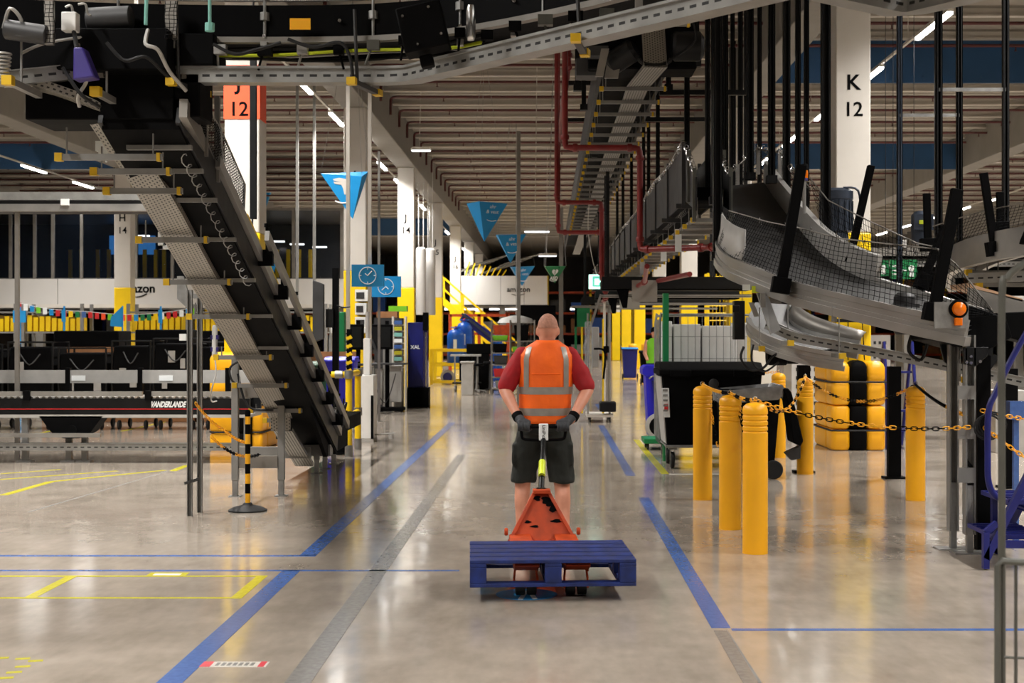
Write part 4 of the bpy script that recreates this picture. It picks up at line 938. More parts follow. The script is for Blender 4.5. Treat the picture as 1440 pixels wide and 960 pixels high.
MB().sweep([(1.78, 15.2, 2.84), (1.77, 22, 2.86), (1.75, 46, 2.88)], U(.34, .05)).build('cable_tray', 'tray_dots', cD)
for k in range(1, 24): hanger(cD, 1.53, 2.0, 14.2+.9*k, 2.82, 3.06)
coil([(1.62, 16.4, 3.05), (1.62, 24, 3.08)], .03, .004, 6).build('sensor_cable', 'galv', cD)
for y, h in ((17.4, .5), (19.6, .45), (24, .4)): a = (1.6, y, 2.72); q = MB(); q.b2((1.56, y, 2.62), (1.64, y+.01, 2.62+h*.55)); q.build('hanging_tag', 'sign_white', cD)
# lower black cross conveyors under it
for k, (y, z, x0, x1) in enumerate(((24, 2.35, .9, 3.4), (30, 2.35, 1.0, 4.0), (38, 2.4, .9, 4.5))):
    lab = ('black transfer conveyor crossing over the roll cage', 'second black transfer conveyor crossing beyond the roll cage', 'last black transfer conveyor crossing over the far yellow columns')[k]
    t = T('transfer_conveyor', lab, 'conveyor', (2, y, z)); q = MB(); q.b2((x0, y-.35, z), (x1, y+.35, z+.16)); q.build('bed', 'black', t, bevel=.01)
    q = MB(); q.b2((x0, y-.38, z+.02), (x1, y-.35, z+.22)); q.build('side_rail', 'black_steel', t)
    MB().sweep([(x0, y-.2, z-.12), (x1, y-.2, z-.12)], U(.24, .05)).build('cable_tray', 'tray_ribs', t)
    for x in (x0+.1, x1-.1):
        for s in (-.3, .3): MB().b2((x-.03, y+s-.03, z+.1), (x+.03, y+s+.03, 4.6 if x < 1.4 else ROOF-.02)).build('hanger_post', 'black_steel', t)
    a = Vector((x0+.5, y-.4, z-.2)); MB().b2(a, a+Vector((.42, .02, .36))).build('perforated_plate', 'tray_dots', t)
    q = MB(); q.prism([a+Vector((-.25, 0, .2)), a+Vector((-.05, 0, .2)), a+Vector((-.08, 0, -.1)), a+Vector((-.15, 0, -.1))], (0, .1, 0)); q.build('drive_unit', 'black', t)
# ------------------------------------------------------------------ overhead conveyor with ribbed tray
cE = T('conveyor', 'overhead black conveyor with long ribbed tray beneath, high beside the red sprinkler mains', 'conveyor', (.95, 28, 0))
MB().b2((.62, 15.2, 4.62), (1.3, 48, 4.85)).build('bed', 'black', cE)
q = MB()
for x in (.6, 1.32): q.b2((x-.02, 15.2, 4.55), (x+.02, 48, 5.0))
q.build('side_rail', 'black_steel', cE)
MB().sweep([(1.08, 14.2, 4.27), (1.0, 15.8, 4.33), (.98, 20, 4.32), (.97, 48, 4.32)], U(.235, .04)).build('cable_tray', 'tray_ribs', cE)
MB().sweep([(1.08, 14.62, 4.80), (1.08, 14.28, 4.29)], U(.235, .04)).build('perforated_tray', 'tray_dots', cE)
for k in range(26): hanger(cE, .58, 1.31, 15.6+.9*k, 4.3, 4.62)
hanger(cE, .35, 1.3, 12.9, 4.42, 4.7); hanger(cE, .3, .95, 11.4, 4.6, 4.9)
q = MB(); q.b2((.42, 14.75, 4.36), (1.55, 15.25, 5.15)); q.build('drive_section', 'black', cE, bevel=.02)
q = MB(); q.lathe((1.26, 14.4, 4.52), [(.12, 0), (.15, .03), (.15, .28), (.1, .32)], 20, axis=(1, 0, 0)); q.build('drive_motor', 'black_steel', cE)
MB().lathe((.62, 14.6, 4.36), [(.08, 0), (.12, .05), (.12, .3), (.08, .34)], 18, axis=(.7, -.3, .4)).build('drive_motor', 'black_steel', cE)
MB().b2((.3, 14.9, 4.32), (.52, 15.2, 4.5)).build('junction_box', 'grey_dark', cE); MB().b2((.42, 14.5, 4.45), (.62, 14.7, 4.55)).build('junction_box', 'grey_dark', cE)
MB().prism([(.48, 14.3, 4.2), (.56, 14.3, 4.2), (.62, 14.3, 4.48), (.54, 14.3, 4.48)], (0, .04, 0)).build('bracket', 'alu_dull', cE); MB().prism([(.58, 14.5, 4.22), (.72, 14.5, 4.22), (.76, 14.5, 4.45), (.62, 14.5, 4.45)], (0, .04, 0)).build('bracket', 'alu_dull', cE)
q = MB(); q.tube([(1.08+.16*math.cos(t), 14.3, 4.40+.07*math.sin(t)-.02) for t in [PI+PI*i/10 for i in range(11)]], .022, 6); q.tube(smooth_path([(1.42, 14.3, 4.85), (1.48, 14.2, 4.55), (1.30, 14.3, 4.4)], 4), .012, 6); q.build('cable', 'rubber', cE)
# ------------------------------------------------------------------ black steel posts hanging from the roof
post0 = None
def drop_post(px, Y, w_, z, lab='black steel drop post hanging from the roof among the K column conveyors', grp='black drop posts among the K column conveyors', m='black_steel', px2=None):
    x = (px-770)*Y/2000; q = MB(); h = w_/2
    q.b2((x-h, Y-h, z), (x-h+.008, Y+h, ROOF-.02)); q.b2((x-h, Y+h-.008, z), (x+h, Y+h, ROOF-.02)); q.b2((x+h-.008, Y-h, z), (x+h, Y+h, ROOF-.02)); q.b2((x-h, Y-h, z), (x-h+.02, Y-h+.006, ROOF-.02)); q.b2((x+h-.02, Y-h, z), (x+h, Y-h+.006, ROOF-.02))
    q.b2((x-h-.03, Y-h-.03, ROOF-.03), (x+h+.03, Y+h+.03, ROOF-.015)); q.b2((x-h-.02, Y-h-.02, z), (x+h+.02, Y+h+.02, z+.08))
    solo(q, 'drop_post', m, lab, 'steel post', grp)
for px, Y, w_, z in ((812, 17.5, .06, 4.6), (821, 19, .06, 4.6), (836, 24, .06, 4.6), (940, 17.5, .06, 4.6), (951, 16, .06, 4.6), (966, 16.6, .06, 3.1), (979, 15.4, .06, 4.5), (995, 15.6, .055, 3.1), (1009, 13.4, .085, 2.3),
                     (1020, 16.6, .06, 3.1), (1041, 18, .06, 3.1), (1055, 15.6, .07, 3.3), (1068, 20, .06, 2.5), (1085, 15, .07, 3.2), (1106, 15.4, .075, 3.0), (1122, 16.6, .06, 3.0), (1134, 18, .06, 2.5), (925, 22, .06, 3.1), (905, 26, .06, 3.1), (1320, 14.6, .065, 2.4), (1349, 15.4, .06, 2.5), (1414, 14.6, .06, 2.4), (912, 30, .07, 3.1), (888, 33, .07, 3.1), (876, 40, .08, 3.1), (868, 44, .08, 3.1), (1005, 14.2, .07, 2.9), (1030, 20, .06, 3.1)):
    drop_post(px, Y, w_, z)
drop_post(1161, 13.8, .085, 2.3, 'widest black drop post just beside column K 12, carrying the netted conveyor', None)
drop_post(1265, 15.4, .055, 1.95, 'slender blue grey drop post between column K 12 and the tilted net posts', None, 'blue_steel')
for xa, xb, Y, z, lab in ((1265, 1349, 15.4, 3.96, 'lower bright cross bar between hanging posts beside column K 12'), (1320, 1414, 14.6, 4.10, 'upper bright cross bar between hanging posts far past column K 12')):
    a, c = P(xa, 0, Y), P(xb, 0, Y); solo(MB().b2((a.x, Y-.02, z), (c.x, Y+.02, z+.035)), 'cross_bar', 'galv', lab, 'steel bar')
for k, (x0, x1, Y, z) in enumerate(((.3, 1.6, 17.6, 5.2), (.3, 1.6, 20.5, 5.2), (1.35, 2.4, 17.2, 4.5), (1.35, 2.4, 20, 4.6), (.3, 1.6, 24, 5.2))):
    solo(MB().b2((x0, Y-.03, z), (x1, Y+.03, z+.06)), 'cross_bar', 'black_steel', 'black cross bar tying the drop posts of the overhead conveyors', 'steel bar', 'black cross bars between the drop posts')
# ------------------------------------------------------------------ red sprinkler mains
def main_pipe(pts, r, lab, flanges=()):
    t = T('sprinkler_main', lab, 'pipe', pts[0]); cor = []
    pts = [Vector(p) for p in pts]
    for i, p in enumerate(pts):
        if i in (0, len(pts)-1): cor.append(p); continue
        a, c = (pts[i-1]-p).normalized(), (pts[i+1]-p).normalized(); R = .11
        cor += [p+a*R, p+a*R*.4+c*R*.06, p+a*R*.12+c*R*.12, p+a*R*.06+c*R*.4, p+c*R]
    MB().tube(cor, r, 12).build('pipe_run', 'pipe_red', t)
    for i in range(1, len(pts)-1):
        for d in ((pts[i-1]-pts[i]).normalized(), (pts[i+1]-pts[i]).normalized()): MB().lathe(pts[i]+d*.13-d*.03, [(r+.012, 0), (r+.016, .01), (r+.016, .05), (r+.012, .06)], 12, axis=d).build('coupling', 'pipe_red', t)
main_pipe([(.22, 18, 7.4), (.22, 18, 3.97), (1.17, 18, 3.97), (1.17, 18, 2.68), (1.95, 17.2, 2.66), (2.2, 15.5, 2.62)], .038, 'dark red sprinkler main dropping beside the overhead conveyor, with the longest cross run')
main_pipe([(.16, 25, 7.4), (.16, 25, 3.93), (.95, 25, 3.93), (.95, 25, 2.55), (1.7, 25, 2.5), (2.1, 21, 2.5)], .04, 'second dark red sprinkler main farther along the walkway')
main_pipe([(.2, 27, 7.4), (.2, 27, 3.55), (1.1, 27, 3.55), (1.1, 27, 2.3), (1.25, 33, 2.3)], .04, 'third dark red sprinkler main behind the second, near the exit sign')
main_pipe([(.28, 19.5, 7.4), (.28, 19.5, 5.3), (.2, 30, 5.3)], .045, 'upright red sprinkler pipe beside the first main under the roof')
main_pipe([(1.3, 18.6, 2.5), (1.5, 22, 2.42), (1.5, 34, 2.42)], .035, 'red sprinkler pipe running along under the black guarded conveyor')
# ------------------------------------------------------------------ blue mobile steps at the right edge
ms = T('mobile_steps', 'dark blue tubular mobile steps at the edge behind the wire trolley', 'mobile steps', (3.3, 9.9, 0))
for Y in (9.95, 10.3):
    q = MB(); q.tube(smooth_path(Pz([(1460, 440, Y), (1425, 500, Y), (1400, 552, Y), (1390, 580, Y), (1389, 640, Y), (1390, 676, Y), (1398, 695, Y), (1415, 705, Y), (1450, 718, Y)]), 4), .022, 10); q.build('hand_rail', 'royal', ms)
q = MB(); q.bar(P(1450, 660, 9.7), P(1386, 785, 9.7), .05, .05); q.bar(P(1386, 748, 9.7), P(1386, 799, 9.7), .04, .05); q.bar(P(1450, 765, 9.7), P(1392, 765, 9.7), .04, .05); q.bar(P(1386, 748, 9.7), P(1402, 735, 9.7), .04, .04)
q.build('side_frame', 'royal', ms)
q = MB(); q.bar(P(1450, 680, 10.4), P(1400, 778, 10.4), .05, .05); q.bar(P(1398, 700, 10.4), P(1398, 777, 10.4), .04, .05); q.build('side_frame', 'royal', ms)
for py, px in ((703, 1418), (752, 1398)):
    a = P(px, py, 9.75); q = MB(); q.b2(a+Vector((0, 0, -.03)), a+Vector((.35, .62, 0)))
    for k in range(6): q.b2(a+Vector((.01, .03+.1*k, 0)), a+Vector((.34, .06+.1*k, .008)))
    q.build('tread', 'royal', ms)
# wire trolley at the edge, close to the camera
wt = T('wire_trolley', 'galvanised tubular wire trolley in front of the blue mobile steps', 'trolley', (1.75, 5, 0))
q = MB(); x0 = 1.597
q.tube(smooth_path([(x0, 5, .12), (x0, 5, 1.0), (x0, 5, 1.72), (x0+.02, 5, 1.80), (x0+.07, 5, 1.845), (x0+.14, 5, 1.86), (2.2, 5.0, 1.88)], 4), .013, 10); q.tube([(2.2, 5, 1.88), (2.2, 5, .12)], .013, 8); q.build('tube_frame', 'galv_dark', wt)
q = MB(); y = 4.85
q.tube([(1.535, y, .12), (1.535, y, .815), (1.55, y, .83), (2.2, y, .79)], .012, 8); q.build('gate_frame', 'galv_dark', wt)
q = MB()
for x in (1.555, 1.60, 1.66, 1.74, 1.82, 1.9): q.tube([(x, y+.01, .12), (x, y+.01, .82)], .006, 6)
for z in (.25, .5): q.tube([(1.535, y+.012, z), (2.2, y+.012, z-.02)], .005, 6)
q.build('gate_wires', 'galv_dark', wt)
q = MB(); q.b2((1.53, 4.84, .1), (2.2, 5.7, .13)); q.build('base', 'galv', wt)
for x, yy in ((1.6, 4.95), (2.1, 4.95), (1.6, 5.6), (2.1, 5.6)): q = MB(); wheel(q, x, yy, .05, .05, .035); q.build('wheel', 'rubber', wt)
# ================================================================== left inclined conveyor
LX0, LX1 = -2.82, -2.33
lz = lambda y: 2.75-.39*(y-10)
cL = T('conveyor', 'inclined black conveyor with perforated cable tray beneath, passing in front of column J 12', 'conveyor', (-2.7, 12.3, 0))
q = MB(); pts = [(y, lz(y)) for y in (9.0, 15.7)]
q.prism([(LX0, 9.0, lz(9.0)-.05), (LX0, 15.7, lz(15.7)-.05), (LX0, 15.7, lz(15.7)-.24), (LX0, 9.0, lz(9.0)-.24)], (LX1-LX0, 0, 0)); q.build('bed', 'black', cL)
q = MB()
for x in (LX0, LX1): q.bar((x, 9.0, lz(9.0)-.1), (x, 15.7, lz(15.7)-.1), .03, .22)
q.build('side_plate', 'black_steel', cL)
for x, dz in ((LX1+.035, .02), (LX1+.12, .1)):
    q = MB(); y0 = 9.9 if dz < .05 else 11.2; q.bar((x, y0, lz(y0)+dz), (x, 15.75, lz(15.75)+dz), .035, .085); q.build('side_rail', 'alu', cL)
q = MB(); q.bar((LX1+.02, 10.9, lz(10.9)+.09), (LX1+.02, 12.3, lz(12.3)+.09), .02, .09); q.build('edge_strip', 'yellow', cL, label='yellow warning strip')
for k in range(7):
    y = 11.4+.65*k; q = MB(); q.b2((LX1, y-.03, lz(y)-.05), (LX1+.13, y+.03, lz(y)+.08)); q.tube([(LX1+.08, y, lz(y)+.02), (LX1+.08, y, lz(y)+.26)], .012, 6); q.lathe((LX1+.08, y, lz(y)+.26), [(.022, 0), (.022, .03)], 8); q.build('rail_bracket', 'black', cL)
tz = lambda y: 2.43-.37*(y-10)
tl = [(-3.5, 8.85, 3.17), (-3.25, 8.9, 3.15), (-3.02, 8.98, 3.08), (-2.87, 9.1, 2.98), (-2.79, 9.3, 2.83), (-2.73, 9.6, 2.66), (-2.69, 10, tz(10)+.02), (-2.69, 11, tz(11)), (-2.68, 12, tz(12)), (-2.69, 13, tz(13)), (-2.70, 14.0, tz(14)), (-2.72, 14.5, .75)]
MB().sweep(smooth_path(tl, 2), U(.235, .05)).build('cable_tray', 'tray_dots', cL)
MB().sweep([(-2.72, 14.42, .98), (-2.72, 14.5, .62)], U(.2, .03)).build('tray_drop', 'tray_dots', cL)
MB().sweep([(-2.7, 14.5, .62), (-2.6, 15.2, .2)], U(.2, .04)).build('tray_tail', 'tray_ribs', cL)
for y, dz in ((9.05, -.02), (9.28, 0), (9.55, 0), (10.3, 0), (11.05, 0), (11.75, 0), (12.7, 0), (13.45, 0), (14.2, .0), (14.9, .12)):
    hanger(cL, -2.97 if y > 9.2 else -3.12, -2.45, y, tz(y)-.03+dz, lz(y)-.2)
coil([(LX1-.03, 9.2, lz(9.2)-.3), (LX1-.03, 11.2, lz(11.2)-.28)], .025, .004, 7).build('sensor_cable', 'galv', cL)
for y in (9.2, 9.5, 9.9, 10.5, 11.2, 11.9, 12.6): MB().bar((LX0+.1, y, lz(y)-.25), (LX1+.03, y, lz(y)-.25), .04, .03).build('cross_member', 'grey_paint', cL)
solo(MB().tube(smooth_path([P(108, 68, 8.56), P(106, 55, 8.6), P(104, 45, 8.65)], 3), .014, 6), 'connector_cable', 'rubber', 'short cable from the purple connector up to the white sensor box', 'cable')
# side netting
top = [P(276, 128, 9.35), P(310, 180, 9.9), P(344, 258, 10.75)]; bot = [Vector((LX1+.03, 9.35, lz(9.35)+.02)), Vector((LX1+.03, 10.1, lz(10.1)+.02)), Vector((LX1+.03, 10.75, lz(10.75)+.02))]
guide_net('safety_net', cL, top, bot, 12, .035)
for a, c in zip((top[0], top[1], top[2]), bot): MB().tube([a, c], .011, 6).build('net_post', 'galv', cL)
for y in (9.3, 9.6, 9.95): MB().bar((LX1+.02, y, lz(y)-.1), (LX1+.02, y, lz(y)+.5), .035, .035).build('guard_upright', 'alu_dull', cL)
q = MB(); q.bar((-2.28, 8.9, 3.02), (-2.38, 10.2, 2.78), .05, .12); q.bar((-2.3, 9.0, 3.25), (-2.38, 9.9, 3.0), .03, .06); q.build('guard_board', 'alu_dull', cL)
# lower end legs and plates
for x, y, top_, m in ((-3.1, 14.12, 1.38, 'grey_paint'), (-2.65, 14.16, 1.42, 'grey_paint'), (-2.67, 16.45, .75, 'grey_paint'), (-2.66, 17.0, .72, 'grey_paint'), (-2.66, 17.7, .7, 'grey_paint')):
    q = MB(); q.b2((x-.033, y-.033, .16), (x+.033, y+.033, top_)); lg = q.build('leg', m, cL, bevel=.004); q = MB(); q.b2((x-.026, y-.026, .0), (x+.026, y+.026, .3)); q.b2((x-.06, y-.06, 0), (x+.06, y+.06, .008)); q.build('leg_insert', 'galv', lg)
for z0_, z1_ in ((.98, 1.09), (.28, .40)): MB().b2((-3.07, 14.11, z0_), (-2.68, 14.15, z1_)).build('cross_beam', 'alu_dull', cL)
MB().b2((-2.69, 14.1, 1.42), (-2.61, 14.2, 1.55)).build('leg_head', 'black', cL)
q = MB(); q.prism([(-2.36, 13.6, lz(13.6)-.15), (-2.36, 15.9, lz(15.9)), (-2.36, 16.8, .62), (-2.36, 16.8, .3), (-2.36, 15.2, .3)], (-.04, 0, 0)); q.build('side_cover', 'black', cL)
q = MB(); q.b2((-3.0, 15.7, .45), (-2.4, 18.3, .62)); q.build('tail_bed', 'black', cL, bevel=.01)
q = MB(); q.b2((-2.62, 15.3, .3), (-2.34, 15.5, .42)); q.b2((-3.3, 15.0, .3), (-2.5, 15.06, .42)); q.build('tail_beam', 'grey_paint', cL)
q = MB()
for k in range(5): q.tube([(-2.38, 15.6+.25*k, .62), (-2.38, 15.6+.25*k, .86)], .01, 6); q.b2((-2.42, 15.58+.25*k, .60+.03*(k % 2)), (-2.34, 15.64+.25*k, .72))
q.tube(smooth_path([(-2.36, 15.6, .8), (-2.3, 15.9, .78), (-2.32, 16.4, .82), (-2.4, 16.8, .7)], 4), .012, 6)
q.build('sensor_cluster', 'black_steel', cL)
q = MB(); q.tube(smooth_path([(-3.02, 14.0, 1.35), (-3.12, 13.98, 1.28), (-3.1, 13.98, 1.15), (-3.0, 13.98, 1.1)], 4), .012, 6); q.tube(smooth_path([(-3.05, 14.0, 1.22), (-2.95, 14.0, .9), (-2.7, 14.0, .86)], 4), .012, 6); q.build('cable', 'rubber', cL)
# ------------------------------------------------------------------ overhead curved conveyor at the top left
cG = T('conveyor', 'dark overhead conveyor bending across the top of the picture above the walkway', 'conveyor', (-1.5, 8.8, 3.4))
gp = smooth_path([(-4.6, 8.2, 0), (-3.9, 8.7, 0), (-3.0, 9.0, 0), (-1.8, 9.1, 0), (-.9, 9.0, 0), (-.2, 8.55, 0), (.5, 7.85, 0), (1.25, 6.9, 0), (2.0, 6.0, 0)], 4)
SW = lambda z, pr, i0=0, i1=None: MB().sweep(shift(gp[i0:i1], z), pr)
SW(3.5, [(-.02, 0), (.04, 0), (.04, .20), (-.02, .20)]).build('side_plate', 'black', cG)
SW(3.5, [(-.75, 0), (-.69, 0), (-.69, .2), (-.75, .2)]).build('side_plate', 'black', cG)
SW(3.5, [(-.7, .06), (-.02, .06), (-.02, .15), (-.7, .15)]).build('bed', 'black', cG)
SW(3.46, [(-.0, 0), (.06, 0), (.06, .035), (-.0, .035)]).build('lower_rail', 'alu_dull', cG)
SW(3.73, [(-.0, 0), (.03, 0), (.03, .05), (-.0, .05)]).build('upper_rail', 'alu', cG)
net_t = shift(gp[2:26], 4.05, 0, -.02); guide_net('safety_net', cG, net_t, shift(gp[2:26], 3.74, 0, -.02), 8, .04)
for i in range(3, 30, 3): p = gp[i]; MB().tube([(p.x, p.y-.05, 3.45), (p.x, p.y-.05, 4.3)], .010, 6).lathe((p.x, p.y-.05, 3.6), [(.03, 0), (.03, .05)], 8).build('drop_rod', 'galv', cG)
pass
q = MB()
for i in range(2, 31, 2):
    p = gp[i]; MB().lathe((p.x, p.y-.05, 3.5+.14*(i % 3)/3), [(.012, 0), (.012, .02)], 8, axis=(0, -1, 0)).build('screw', 'chrome', cG); MB().b2((p.x-.02, p.y-.09, 3.38), (p.x+.02, p.y-.03, 3.46)).build('rail_clip', 'alu', cG)
q = MB(); a = P(596, 42, 8.5); R = Matrix.Rotation(-.22, 3, 'Y'); q.box(a, (.27, .22, .27), R=R); q.box(a+Vector((.02, .0, -.19)), (.08, .1, .07), R=R)
gb = q.build('gear_box', 'black', cG, bevel=.01); q = MB()
for dx, dz in ((-.1, .08), (.06, .1), (-.05, -.1), (.1, -.07)): MB().lathe(a+R @ Vector((dx, -.112, dz)), [(.009, 0), (.009, .01)], 8, axis=(0, -1, 0)).build('screw', 'chrome', gb)
a = P(422, 35, 9.0); MB().b2(a+Vector((-.06, -.03, -.035)), a+Vector((.07, -.02, .035))).build('warning_label', 'amber', cG, label='amber warning label')
a = P(662, 32, 8.1); MB().lathe(a+Vector((0, 0, -.1)), [(.02, 0), (.028, .02), (.028, .16), (.018, .2)], 12).build('air_cylinder', 'chrome', cG)
# rollers, drums and the left curve
for (px, py, Y, L_, r) in ((160, 32, 9.0, .28, .075), (45, 45, 8.6, .26, .06)):
    a = P(px, py, Y); MB().lathe(a+Vector((-L_/2, -.08, 0)), [(r*.8, 0), (r, .01), (r, L_-.01), (r*.8, L_)], 20, axis=(1, 0, .05 if px > 100 else -.15)).build('drum', 'grey_dark', cG)
a = P(102, 32, 8.7); q = MB(); q.b2(a+Vector((-.05, -.06, -.06)), a+Vector((.04, .02, .055))); q.build('sensor_box', 'white_plastic', cG, bevel=.006)
MB().tube(smooth_path([P(92, 10, 8.7), P(100, 8, 8.7), P(103, 20, 8.7)], 4), .008, 6).build('conduit', 'alu', cG)
MB().tube(smooth_path([P(110, 6, 8.7), P(120, 6, 8.7), P(123, 18, 8.7), P(128, 22, 8.7)], 4), .008, 6).build('conduit', 'alu', cG)
MB().tube(smooth_path([P(30, 75, 8.6), P(60, 62, 8.7), P(110, 53, 8.8), P(170, 50, 8.9), P(230, 47, 9)], 4), .010, 6).build('lower_rod', 'alu', cG)
for a, c, Y in ((( 133, 66), (145, 108), 8.9), ((232, 0), (248, 55), 8.9), ((62, 0), (74, 62), 8.5)): MB().b2(P(*a, Y), P(*c, Y)+Vector((0, .04, 0))).build('hanger_plate', 'alu_dull', cG)
MB().b2((-3.3, 8.98, 2.96), (-2.36, 9.5, 3.3)).build('transfer_housing', 'black', cG, bevel=.01)
MB().b2((-2.5, 9.0, 2.98), (-2.2, 9.35, 3.26)).build('transfer_housing', 'black', cG, bevel=.01)
MB().tube([P(295, 0, 8.7), P(295, 42, 8.7)], .011, 6).lathe(P(295, 44, 8.7), [(.03, 0), (.03, .05)], 8).build('drop_rod', 'teal', cG); MB().tube([P(206, 0, 8.8), P(205, 35, 8.8)], .012, 6).build('drop_rod', 'teal', cG)
q = MB(); q.b2((-3.7, 8.8, 3.24), (-2.35, 9.3, 3.5)); q.b2((-2.6, 8.95, 3.3), (-2.1, 9.3, 3.5)); q.build('transfer_bed', 'black', cG, bevel=.01)
for i, (m, dz, rad) in enumerate((('label_lime', -.06, .011), ('rubber', -.03, .014), ('rubber', -.075, .012), ('grey_light', -.045, .008))):
    MB().tube([Vector((p.x+.03*math.sin(j*1.3+i), p.y+.05*i, 3.46+dz+.015*math.sin(j*.9+i*2))) for j, p in enumerate(gp[6:20])], rad, 6).build('cable', m, cG)
solo(MB().prism([P(103, 66, 8.5), P(116, 66, 8.5), P(133, 108, 8.5), P(102, 112, 8.5)], (0, .12, 0)), 'cable_connector', 'purple', 'purple wrapped connector with tags hanging below the overhead conveyor by the white sensor box', 'connector', bevel=.01)
q = MB(); a = P(12, 88, 8.4)
for k in range(7): q.lathe(a+Vector((-.03, 0, .045-.022*k)), [(.045-.002*k, 0), (.05-.002*k, .006), (.045-.002*k, .012)], 14)
solo(q, 'flexible_duct', 'alu', 'short bright corrugated duct beside the purple connector', 'duct')
# foreground slotted tray spanning the walkway
ft = T('cable_tray', 'slotted grey cable tray spanning the top of the picture and bending toward the camera', 'cable tray', (-.8, 8.8, 3.2))
fp = [(-2.78, 9.0, 3.2), (-1.03, 9.0, 3.2), (-.9, 8.97, 3.2), (.68, 7.16, 3.2), (1.15, 6.6, 3.2)]
MB().sweep(fp, [(.0, 0), (.0, .085), (.018, .085), (.018, .10), (-.006, .10), (-.006, .008), (-.124, .008), (-.124, .10), (-.13, .10), (-.13, 0)]).build('tray_body', 'tray_slot', ft)
for a, dx, dy in ((P(245, 113, 8.9), .1, .35), (P(497, 112, 8.9), .1, .35), (P(810, 52, 7.75), .05, .32)):
    q = MB(); q.bar(a+Vector((-.0, -.05, -.02)), a+Vector((dx, dy, -.02)), .04, .03); q.tube([a+Vector((.02, .03, 0)), a+Vector((.0, .05, .45))], .012, 6); q.m = 1
    q.bar(a+Vector((-.005, -.09, -.02)), a+Vector((0, -.03, -.02)), .055, .045); q.bar(a+Vector((dx, dy-.02, -.02)), a+Vector((dx+.015, dy+.05, -.02)), .05, .04); q.build('tray_hanger', ('grey_dark', 'cap_yellow'), ft)
solo(MB().sweep([P(1130, -14, 7.0), P(1180, -2, 7.1), P(1268, 17, 7.3), P(1275, 17, 7.3), P(1330, 4, 7.0), P(1420, -18, 6.7)], [(0, 0), (0, .09), (-.006, .09), (-.006, .006), (-.114, .006), (-.114, .09), (-.12, .09), (-.12, 0)]), 'cable_tray', 'tray_slot', 'corner of a perforated cable tray poking in at the top above column K 12', 'cable tray')
# strut posts with bracket
sp = T('strut_frame', 'pair of tall grey strut posts with floor feet in front of the line conveyor', 'strut frame', (-3.15, 12.7, 0))
for px, y in ((267, 12.6), (281, 12.85)):
    x = (px-770)*y/2000; q = MB(); q.b2((x-.022, y-.02, 0), (x-.016, y+.02, 2.0)); q.b2((x+.016, y-.02, 0), (x+.022, y+.02, 2.0)); q.b2((x-.022, y+.014, 0), (x+.022, y+.02, 2.0)); q.build('post', 'grey_paint', sp)
q = MB(); a = P(264, 678, 12.55); q.bar(a+Vector((-.03, 0, -.01)), a+Vector((.1, .02, .03)), .02, .025); q.build('foot_brace', 'grey_dark', sp)
q = MB(); q.prism([P(249, 388, 12.8), P(258, 388, 12.8), P(268, 425, 12.8), P(262, 432, 12.8), P(249, 420, 12.8)], (0, .03, 0)); q.build('bracket', 'galv', sp)
q = MB(); q.b2((-3.18, 12.72, 1.93), (-3.0, 12.76, 1.97)); q.build('top_tie', 'grey_paint', sp)
a = P(258, 474, 12.7); MB().b2(a+Vector((-.03, -.03, -.03)), a+Vector((.03, 0, .03))).build('socket', 'white_plastic', sp)
q = MB(); x = -3.03; y = 12.95; q.lathe((x, y, 1.4), [(.022, 0), (.026, .02), (.026, .26), (.018, .29)], 12); q.tube(smooth_path([(x, y, 1.4), (x+.01, y, 1.25), (x-.03, y, 1.1), (x-.03, y, 1.0), (x+.02, y, 1.0)], 4), .007, 6); q.build('air_regulator', 'white_plastic', sp)
for z in (1.45, 1.56): MB().b2((x-.035, y-.02, z), (x+.035, y+.03, z+.04)).build('regulator_clip', 'purple', sp)
chain(sag((-3.12, 12.6, 1.0), (-3.0, 13.2, .72), .03)+sag((-3.0, 13.2, .72), (-2.95, 13.9, .55), .02), 'yellow plastic chain tied to the grey strut posts', 40)
chain(sag((-3.05, 12.9, .68), (-2.85, 14.05, .42), .08), 'black and yellow chain hanging from the strut posts to the conveyor leg', 8)
sp2 = T('striped_post', 'black and yellow striped barrier post on a round base before the conveyor legs', 'barrier post', (-2.73, 12.95, 0))
MB().lathe((-2.73, 12.95, 0), [(.175, 0), (.175, .012), (.13, .035), (.05, .055), (.035, .075)], 28).build('base', 'rubber', sp2)
q = MB()
for k in range(9):
    q.m = k % 2; z = .07+.09*k; q.lathe((-2.73, 12.95, z), [(.024, 0), (.024, .09)], 16)
q.m = 1; q.lathe((-2.73, 12.95, .86), [(.026, 0), (.026, .04), (.018, .06)], 16); q.build('pole', ('amber', 'black'), sp2)
# ------------------------------------------------------------------ line conveyor at the left
lc = T('conveyor', 'low black line conveyor with a thin red stripe behind the strut posts', 'conveyor', (-5.6, 18, 0))
q = MB(); q.b2((-9.5, 17.9, .60), (-3.75, 17.95, .80)); sd = q.build('side_frame', 'black_steel', lc)
MB().b2((-9.5, 17.895, .665), (-3.75, 17.9, .675)).build('stripe', 'red', sd, label='thin red stripe')
text('VANDERLANDE', .098, (-4.77, 17.893, .725), sd, 'sign_white', bold=.004, align='CENTER', sx=.63, tilt=Matrix.Rotation(PI/2, 4, 'X') @ Matrix(((1, .25, 0, 0), (0, 1, 0, 0), (0, 0, 1, 0), (0, 0, 0, 1))))
MB().b2((-9.5, 18.6, .60), (-3.75, 18.65, .80)).build('side_frame', 'black_steel', lc)
q = MB()
for k in range(70): q.tube([(-9.4+.08*k, 17.95, .80), (-9.4+.08*k, 18.6, .80)], .028, 8)
q.build('rollers', 'alu', lc)
MB().b2((-9.5, 17.9, .56), (-3.75, 18.65, .60)).build('under_tray', 'grey_light', lc)
